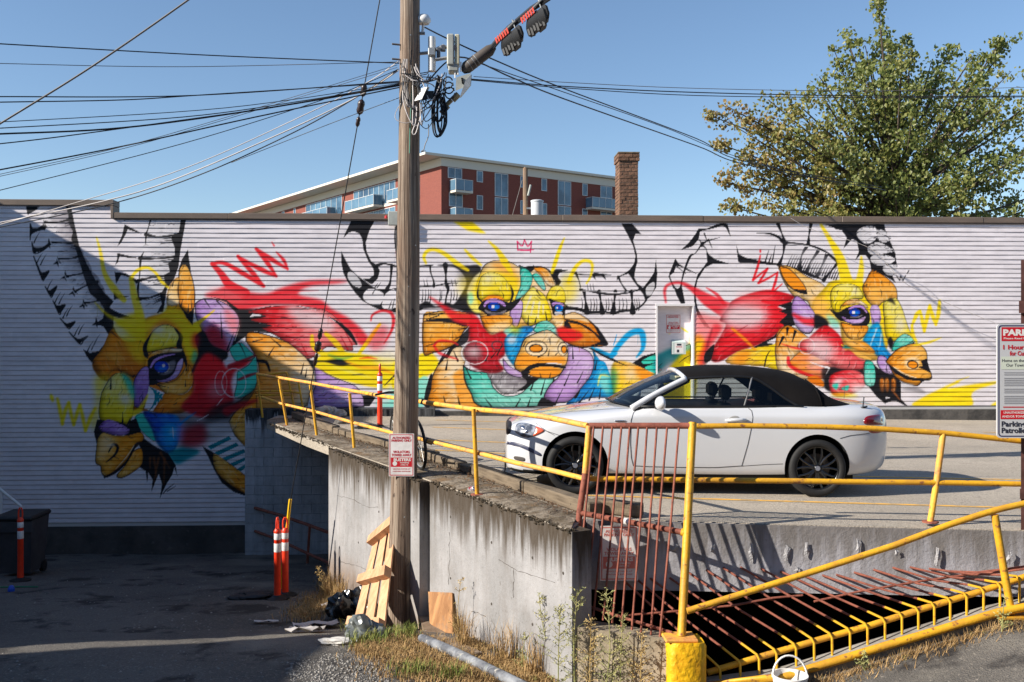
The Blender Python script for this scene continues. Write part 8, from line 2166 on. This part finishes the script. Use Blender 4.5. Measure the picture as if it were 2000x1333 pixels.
# on the deck
p = PZ(637, 818); crumple('dust_sheet', p, .42, .3, .2, mat('soiled cloth', (196, 186, 176), .9, noise=(5, (150, 134, 120), .45, .6)), 'rumpled off-white dust sheet heaped at the deck edge', 'cloth', 18, .55)
p = PZ(668, 832); crumple('grey_bundle', p, .16, .12, .12, mat('grey rag', (92, 88, 84), .9), 'small grey bundle below the dust sheet', 'bundle', 22, .4)
p = PZ(717, 842); crumple('black_bundle', p, .2, .1, .09, M['black'], 'black plastic bundle lying at the foot of the deck delineator', 'bundle', 25, .5)
a, b_ = PZ(529, 826), PZ(580, 831); o = make('white_rod', MB().tube([a + Vector((0, 0, .03)), b_ + Vector((0, 0, .03))], .022, 8), M['white'], loc=a); tag(o, 'white rod lying on the deck slab at the far corner', 'rod')
p = PZ(922, 963) + Vector((0, 0, .04)); o = make('drink_can', MB().lathe([(0, -.06), (.026, -.06), (.033, -.05), (.033, .045), (.026, .058), (0, .055)], 14, Matrix.Translation(p) @ Euler((math.radians(75), 0, .5)).to_matrix().to_4x4()), mat('can', (176, 40, 60), .3, metal=.6, noise=(14, (200, 204, 210), .48, .52)), loc=p, smooth=40); tag(o, 'crushed red and silver drink can beside a railing post', 'can')
# --- bicycle end-on behind the pole
A_, B_ = PZ(822, 925), PD(776, 870, 13.05); A_.z = deck_z(A_.x); B_.z = A_.z
dv = (B_ - A_); dv.z = 0; dv.normalize(); A_ = A_ + Vector((0, 0, .02)); B_ = A_ + dv * 1.02
sv = Vector((-dv.y, dv.x, 0)); zz = Vector((0, 0, 1)) + sv * .10; zz.normalize()
e = empty('bicycle', A_); tag(e, 'dark bicycle parked end-on behind the wooden pole', 'bicycle')
def bw_(c):
    w = MB().tube([c + (dv * math.cos(q) + zz * math.sin(q)) * .31 for q in [i * 2 * math.pi / 28 for i in range(29)]], .02, 7)
    t = make('tyre', w, M['black'], e, smooth=50)
    make('rim', MB().tube([c + (dv * math.cos(q) + zz * math.sin(q)) * .285 for q in [i * 2 * math.pi / 28 for i in range(29)]], .011, 6), M['steel'], t, smooth=50)
    sp = MB()
    for k_ in range(14):
        q = k_ * math.pi / 7; sp.tube([c + sv * .03 * (-1) ** k_, c + (dv * math.cos(q) + zz * math.sin(q)) * .28], .002, 4)
    make('spokes', sp, M['steel'], t)
ra, fa = A_ + zz * .33, B_ + zz * .33
bw_(ra); bw_(fa)
bbk = A_ + dv * .42 + zz * .28; st_ = A_ + dv * .28 + zz * .78; hd = B_ - dv * .16 + zz * .82
fm = mat('bike frame', (34, 34, 38), .4)
make('frame', MB().tube([bbk, st_], .017, 7).tube([st_, hd], .017, 7).tube([bbk, hd - zz * .1], .019, 7).tube([bbk, ra], .011, 6).tube([st_, ra], .010, 6), fm, e)
make('fork', MB().tube([hd + zz * .08, hd - zz * .12, fa], .015, 7), fm, e)
make('handlebar', MB().tube([hd + zz * .1 + sv * .30 - dv * .05, hd + zz * .13 + sv * .1, hd + zz * .13 - sv * .1, hd + zz * .1 - sv * .30 - dv * .05], .014, 7), M['black'], e)
make('saddle', MB().bbox(tuple(Vector((-.07, -.13, 0))), (.07, .13, .06), .03, Matrix.Translation(st_ + zz * .1) @ Matrix.Rotation(math.atan2(dv.y, dv.x) - math.pi / 2, 4, 'Z')).tube([st_, st_ + zz * .1], .013, 6), M['black'], e, smooth=40)
make('crank', MB().tube([bbk - sv * .06 - zz * .16, bbk - sv * .06, bbk + sv * .06, bbk + sv * .06 + zz * .16], .011, 6), M['steel'], e)
# --- faded towing sign on the beam, seen through the gate
tp = PD(1209, 1081, 8.80)
tow_notice(tp, (1, 0, 0), (0, 0, 1), .355, .51, 'faded rust-streaked towing sign hung behind the gate bars', faded=True)
# --- parking rules sign on its post
ts = 8.62
e = empty('parking_sign', PD(2002, 1050, ts + .08)); tag(e, 'white parking rules sign with red panels on a rusty post', 'sign')
w0, w1 = PD(1947, 856, ts), PD(2057, 633, ts)
Wd, Hd = (PD(2057, 700, ts) - PD(1947, 700, ts)).length, w1.z - w0.z
ctr = (PD(1947, 744.5, ts) + PD(2057, 744.5, ts)) / 2
Fs = frame_mtx(ctr, cr, (0, 0, 1))
rm = mat('rusty post', (104, 66, 60), .8, noise=(6, (76, 46, 40), .4, .6))
make('post', MB().box((-.03, -.09, -.02), (.03, .09, 0), Matrix.Identity(4)) if False else MB().hexa([PD(1994, 1060, ts + .10), PD(2010, 1060, ts + .10), PD(2010, 1060, ts + .16), PD(1994, 1060, ts + .16), PD(1994, 508, ts + .10), PD(2010, 508, ts + .10), PD(2010, 508, ts + .16), PD(1994, 508, ts + .16)]), rm, e)
make('bracket', MB().hexa([PD(1990, 612, ts + .03), PD(2014, 612, ts + .03), PD(2014, 612, ts + .095), PD(1990, 612, ts + .095), PD(1990, 588, ts + .03), PD(2014, 588, ts + .03), PD(2014, 588, ts + .095), PD(1990, 588, ts + .095)]), rm, e)
make('bracket', MB().hexa([PD(1992, 975, ts + .04), PD(2012, 975, ts + .04), PD(2012, 975, ts + .095), PD(1992, 975, ts + .095), PD(1992, 955, ts + .04), PD(2012, 955, ts + .04), PD(2012, 955, ts + .095), PD(1992, 955, ts + .095)]), rm, e)
def rrect(x0, y0, x1, y1, r, z, n=5):
    out = []
    for cx_, cy_, q0 in ((x1 - r, y0 + r, -90), (x1 - r, y1 - r, 0), (x0 + r, y1 - r, 90), (x0 + r, y0 + r, 180)):
        for k_ in range(n + 1):
            q = math.radians(q0 + 90 * k_ / n); out.append(Fs @ Vector((cx_ + r * math.cos(q), cy_ + r * math.sin(q), z)))
    return out
hw, hh = Wd / 2, Hd / 2
nrm = Vector((Fs[0][2], Fs[1][2], Fs[2][2]))
sgm = mat('sign sheet', (196, 196, 198), .4)
bd = make('board', MB().prism(rrect(-hw, -hh, hw, hh, .035, 0), -nrm * .012), sgm, e)
blue = mat('sign border ink', (44, 46, 92), .5)
o1, o2 = rrect(-hw + .012, -hh + .012, hw - .012, hh - .012, .03, .0015), rrect(-hw + .022, -hh + .022, hw - .022, hh - .022, .024, .0015)
n_ = len(o1)
make('printed_border', MB().add(o1 + o2, [(i, (i + 1) % n_, n_ + (i + 1) % n_, n_ + i) for i in range(n_)]), blue, e)
def sy_(py): return (744.5 - py) / F_PX * ts
def sx_(px): return (px - 2002) / F_PX * ts
flat(e, 'printed_panel', (sx_(1956), sy_(666.5), sx_(2048), sy_(639.5)), Fs, M['signred'], .0017)
lettering(e, 'PARKING', .075, (0, sy_(650.5)), Fs, M['signwhite'], .05, sx_(2045) - sx_(1959)); lettering(e, 'Please Read Before Parking', .022, (0, sy_(661.5)), Fs, M['signwhite'], .02, sx_(2044) - sx_(1960))
lettering(e, '1 Hour Parking', .056, (0, sy_(679)), Fs, M['signred'], .03, sx_(2046) - sx_(1957)); lettering(e, 'for Customers', .056, (0, sy_(691)), Fs, M['signred'], .03, sx_(2034) - sx_(1974))
flat(e, 'printed_patch', (sx_(1955), sy_(722), sx_(2049), sy_(697)), Fs, mat('pale green patch', (206, 212, 196), .5), .0017)
lettering(e, 'Home on the', .038, (sx_(1957), sy_(705)), Fs, M['signtext'], .02, sx_(2000) - sx_(1957), 'L'); lettering(e, 'Our Town', .038, (sx_(1965), sy_(714)), Fs, M['signtext'], .02, sx_(2000) - sx_(1965), 'L')
for i, y_ in enumerate((728, 732, 739, 742.5, 746, 749.5, 753, 760, 763.5, 767, 774, 777.5, 781, 784.5, 788)):
    flat(e, 'printed_line', (sx_(1961), sy_(y_ + 1.1), sx_(2040 - (i * 37) % 19), sy_(y_ - .4)), Fs, mat('fine print', (140, 140, 146), .6) if i == 0 else bpy.data.materials['fine print'], .0019)
flat(e, 'printed_line', (sx_(1959), sy_(796.5), sx_(2044), sy_(794.5)), Fs, M['signred'], .0019)
flat(e, 'printed_panel', (sx_(1954), sy_(819), sx_(2050), sy_(801.5)), Fs, M['signred'], .0017)
lettering(e, 'UNAUTHORIZED', .028, (sx_(1960), sy_(806.5)), Fs, M['signwhite'], .02, sx_(2004) - sx_(1960), 'L'); lettering(e, 'AND/OR TOWED', .028, (sx_(1957), sy_(814)), Fs, M['signwhite'], .02, sx_(2006) - sx_(1957), 'L')
lettering(e, 'Parking', .066, (sx_(1956), sy_(829)), Fs, M['signtext'], .03, sx_(2003) - sx_(1956), 'L'); lettering(e, 'Patrolled', .066, (sx_(1956), sy_(841.5)), Fs, M['signtext'], .03, sx_(2010) - sx_(1956), 'L')
# --- white bucket
bp = PD(1543, 1333, 8.05); bp.z = -1.36
e = empty('bucket', bp); tag(e, 'white bucket with a raised wire handle at the bottom edge', 'bucket')
make('pail', MB().lathe([(0, 0), (.12, 0), (.145, .20), (.152, .205), (.152, .22), (.14, .22), (.115, .015), (0, .015)], 20, Matrix.Translation(bp)), M['white'], e, smooth=40)
hp = [bp + Vector((.148 * math.cos(q), .03 * math.sin(q), .20 + .17 * math.sin(q))) for q in [i * math.pi / 14 for i in range(15)]]
make('handle', MB().tube(hp, .009, 6), M['white'], e, smooth=50)

# ------------------------------------------------------------------ weeds, grass and litter
def blades(spots, n, h0, h1, spread, material, name, seed, droop=.5, w=.006):
    r_ = random.Random(seed); mb_ = MB()
    for _ in range(n):
        px, py, sx, sy = r_.choice(spots)
        p = PG_fast(px + r_.gauss(0, sx), py + r_.gauss(0, sy))
        h_ = r_.uniform(h0, h1); q = r_.uniform(0, 6.28); d = Vector((math.cos(q), math.sin(q), 0)); s_ = Vector((-d.y, d.x, 0)) * w
        ln = r_.uniform(.15, .9) * droop
        a = p - Vector((0, 0, .01)); b_ = p + d * h_ * ln * .4 + Vector((0, 0, h_ * .6)); c_ = p + d * h_ * ln + Vector((0, 0, h_ * (1 - .35 * ln)))
        mb_.add([a - s_, a + s_, b_ + s_ * .7, b_ - s_ * .7, c_], [(0, 1, 2, 3), (3, 2, 4)])
    return mb_
def PG_fast(px, py):
    d = ray(px, py); z = -1.85
    for _ in range(5):
        p = CAM + d * ((z - CAM_H) / d.z); z = gz(p.x, p.y)
    return p
M['dry'] = mat('dry grass', (176, 144, 96), .85, noise=(3, (140, 110, 68), .4, .6), layers=[(9, (120, 112, 56), .58, .66)])
M['green'] = mat('grass green', (96, 112, 44), .8, noise=(5, (130, 128, 60), .4, .6))
dry_spots = [(830, 1290, 45, 14), (900, 1300, 45, 12), (960, 1312, 45, 12), (1030, 1320, 40, 10), (780, 1255, 25, 10), (760, 1280, 35, 14), (850, 1320, 60, 12), (920, 1265, 20, 8), (1080, 1330, 40, 6), (640, 1160, 10, 12), (620, 1180, 18, 8), (665, 1172, 8, 5), (600, 1200, 20, 8), (950, 1330, 70, 8), (1000, 1300, 30, 8), (840, 1262, 20, 6), (720, 1270, 14, 6)]
g = make('dry_grass', blades(dry_spots, 17000, .02, .10, 1, M['dry'], 'g', 4, 1.4, .004), M['dry'], fix=False); stuff(g, 'dry straw-coloured grass around the pole foot and along the wall', 'grass')
gs = [(730, 1255, 12, 6), (770, 1248, 16, 6), (800, 1244, 8, 4), (800, 1318, 20, 5), (690, 1232, 10, 4), (880, 1325, 20, 5), (700, 1258, 14, 5), (660, 1150, 8, 10)]
g = make('green_grass', blades(gs, 1300, .05, .2, 1, M['green'], 'g', 9, 1.0, .004), M['green'], fix=False); stuff(g, 'short green grass tufts around the pole foot', 'grass')
tall = [(655, 1165, 8, 5), (643, 1160, 6, 6), (668, 1175, 10, 4), (898, 1240, 5, 4), (905, 1262, 8, 4), (985, 1292, 14, 4), (1050, 1318, 14, 5)]
g = make('tall_straw', blades(tall, 900, .2, .5, 1, M['dry'], 'g', 14, .7, .003), M['dry'], fix=False); stuff(g, 'taller dry straw stalks against the retaining wall', 'grass')
kgr = MB(); r_ = random.Random(31)
for _ in range(2600):
    x = r_.uniform(2.5, 6); y = kerb_y(x) - .09 - abs(r_.gauss(0, .10)); z = gz(x, y); h_ = r_.uniform(.02, .09); q = r_.uniform(0, 6.28); d = Vector((math.cos(q), math.sin(q), 0)); s_ = Vector((-d.y, d.x, 0)) * .004
    p = Vector((x, y, z - .005)); c_ = p + d * h_ * .8 + Vector((0, 0, h_)); kgr.add([p - s_, p + s_, c_], [(0, 1, 2)])
g = make('kerb_weeds', kgr, M['dry'], fix=False); stuff(g, 'dry weeds along the foot of the yellow kerb', 'weeds')
# tall feathery weeds, each its own plant
wm = mat('weed green', (134, 140, 84), .8, noise=(6, (168, 158, 104), .4, .6))
wm2 = mat('weed straw', (176, 150, 96), .85)
def weed(px, py, hpx, lean, label, seed, n=26, leafm=None, width=1.0):
    p = PG_fast(px, py); s_ = depth(p) / F_PX; h_ = hpx * s_; r_ = random.Random(seed)
    e = empty('weed', p); tag(e, label, 'weed', 'weeds growing along the walls')
    tip = p + Vector((lean * h_, -.02, h_)); mid = p.lerp(tip, .5) + Vector((r_.uniform(-.05, .05), 0, 0))
    path = [Vector(v) for v in catmull([p, mid, tip], False, 8)]
    stm = MB().tube(path, [.007 * (1 - .7 * i / (len(path) - 1)) for i in range(len(path))], 5)
    lv = MB()
    for k_ in range(n):
        f = r_.uniform(.12, 1.0); i0 = min(len(path) - 2, int(f * (len(path) - 1))); b0 = path[i0].lerp(path[i0 + 1], f * (len(path) - 1) - i0)
        q = r_.uniform(0, 6.28); L = h_ * r_.uniform(.10, .26) * (1.15 - f) * width + .03
        d = Vector((math.cos(q), math.sin(q) * .7, r_.uniform(.3, 1.0))).normalized()
        stm.tube([b0, b0 + d * L], [.0025, .001], 4)
        for j in range(7):
            c_ = b0 + d * L * r_.uniform(.3, 1.05); a = Vector((r_.gauss(0, 1), r_.gauss(0, 1), r_.gauss(.3, 1))).normalized() * r_.uniform(.012, .034); b2 = a.orthogonal().normalized() * .0045
            lv.add([c_ - b2, c_ + a * .5 + b2, c_ + a, c_ + a * .5 - b2], [(0, 1, 2, 3)])
    make('stem', stm, leafm or wm, e); make('leaves', lv, leafm or wm, e, fix=False)
weed(1092, 1322, 160, -.25, 'tall feathery weed leaning left against the pale wall', 1, 34)
weed(1020, 1312, 70, .1, 'low green weed at the foot of the pale wall', 7, 24)
weed(898, 1250, 120, .02, 'thin straw stalk standing right of the plywood sheet', 8, 14, wm2)
weed(638, 1168, 60, -.3, 'dry bent weed left of the retaining wall corner', 10, 20, wm2)
kp_ = PD(1935, 1185, 8.30)
def weed3(p, h_, label, seed, n=18, lm=None):
    global PG_fast
    old = PG_fast; PG_fast = lambda a, b_: p
    weed(0, 0, h_ / (depth(p) / F_PX), .02, label, seed, n, lm); PG_fast = old
for i, (f, h_, lab) in enumerate(((.03, .95, 'bushy green weed left of the gate foot, tallest there'), (.15, .7, 'straw-tinged weed just below the left gate bars'), (.27, .95, 'green weed growing up through the lower gate bars'), (.42, .75, 'middling green weed below the middle of the gate'), (.58, .62, 'small straw weed near the yellow stub'), (-.12, .8, 'slender weed right at the pale wall corner'))):
    q = NP.lerp(Vector((BOL.x, BOL.y, 0)), f) + Vector((.0, -.10 - .03 * (i % 3), 0)); q.z = gz(q.x, q.y); weed3(q, h_, lab, 60 + i, 46, wm2 if 'straw' in lab else wm)
for (px, py, h_, lab) in ((1957, 1270, .28, 'green weed growing in front of the yellow kerb at right'), (1690, 1330, .16, 'little green weed beside the bucket')):
    q = PD(px, py, 8.1); q.z = gz(q.x, q.y); weed3(q, h_, lab, px)
# gravel, litter on the deck strip
mb_ = MB(); r_ = random.Random(77)
for _ in range(1500):
    px, py = (r_.uniform(560, 760), r_.uniform(1275, 1335)) if r_.random() < .6 else (r_.uniform(0, 760), r_.uniform(1110, 1335))
    p = PG_fast(px, py); s_ = r_.uniform(.006, .02)
    bmv_ = [(1, 0, 0), (-1, 0, 0), (0, 1, 0), (0, -1, 0), (0, 0, .7), (0, 0, -.7)]
    mb_.add([p + Vector((a * s_ * r_.uniform(.7, 1.3), b_ * s_ * r_.uniform(.7, 1.3), c_ * s_)) for a, b_, c_ in bmv_], [(0, 2, 4), (2, 1, 4), (1, 3, 4), (3, 0, 4), (2, 0, 5), (1, 2, 5), (3, 1, 5), (0, 3, 5)])
g = make('gravel', mb_, mat('gravel', (150, 146, 140), .9, noise=(20, (100, 96, 92), .4, .6)), fix=False); stuff(g, 'loose gravel scattered over the lot', 'gravel')
mb_ = MB()
for _ in range(1700):
    f = r_.random(); i = min(4, int(f * 5)); a = so[i].lerp(so[i + 1], f * 5 - i); b_ = ti[i].lerp(ti[i + 1], f * 5 - i)
    k_ = 1 - abs(r_.gauss(0, .28)); p = a.lerp(b_, max(.02, min(.99, k_))); p = dz3(p, .03 + r_.uniform(0, .01))
    s_ = r_.uniform(.008, .028); d = Vector((r_.gauss(0, 1), r_.gauss(0, 1), r_.gauss(0, .3))).normalized() * s_; e_ = d.cross(Vector((0, 0, 1))).normalized() * s_ * .45
    mb_.add([p - d, p + e_, p + d, p - e_ + Vector((0, 0, .004))], [(0, 1, 2, 3)])
g = make('leaf_litter', mb_, mat('leaf litter', (110, 80, 52), .9, noise=(9, (70, 52, 38), .4, .6)), fix=False); stuff(g, 'brown leaf litter along the timber kerbs', 'leaf litter')
for o in bpy.data.objects:
    if '_world' in o: del o['_world']
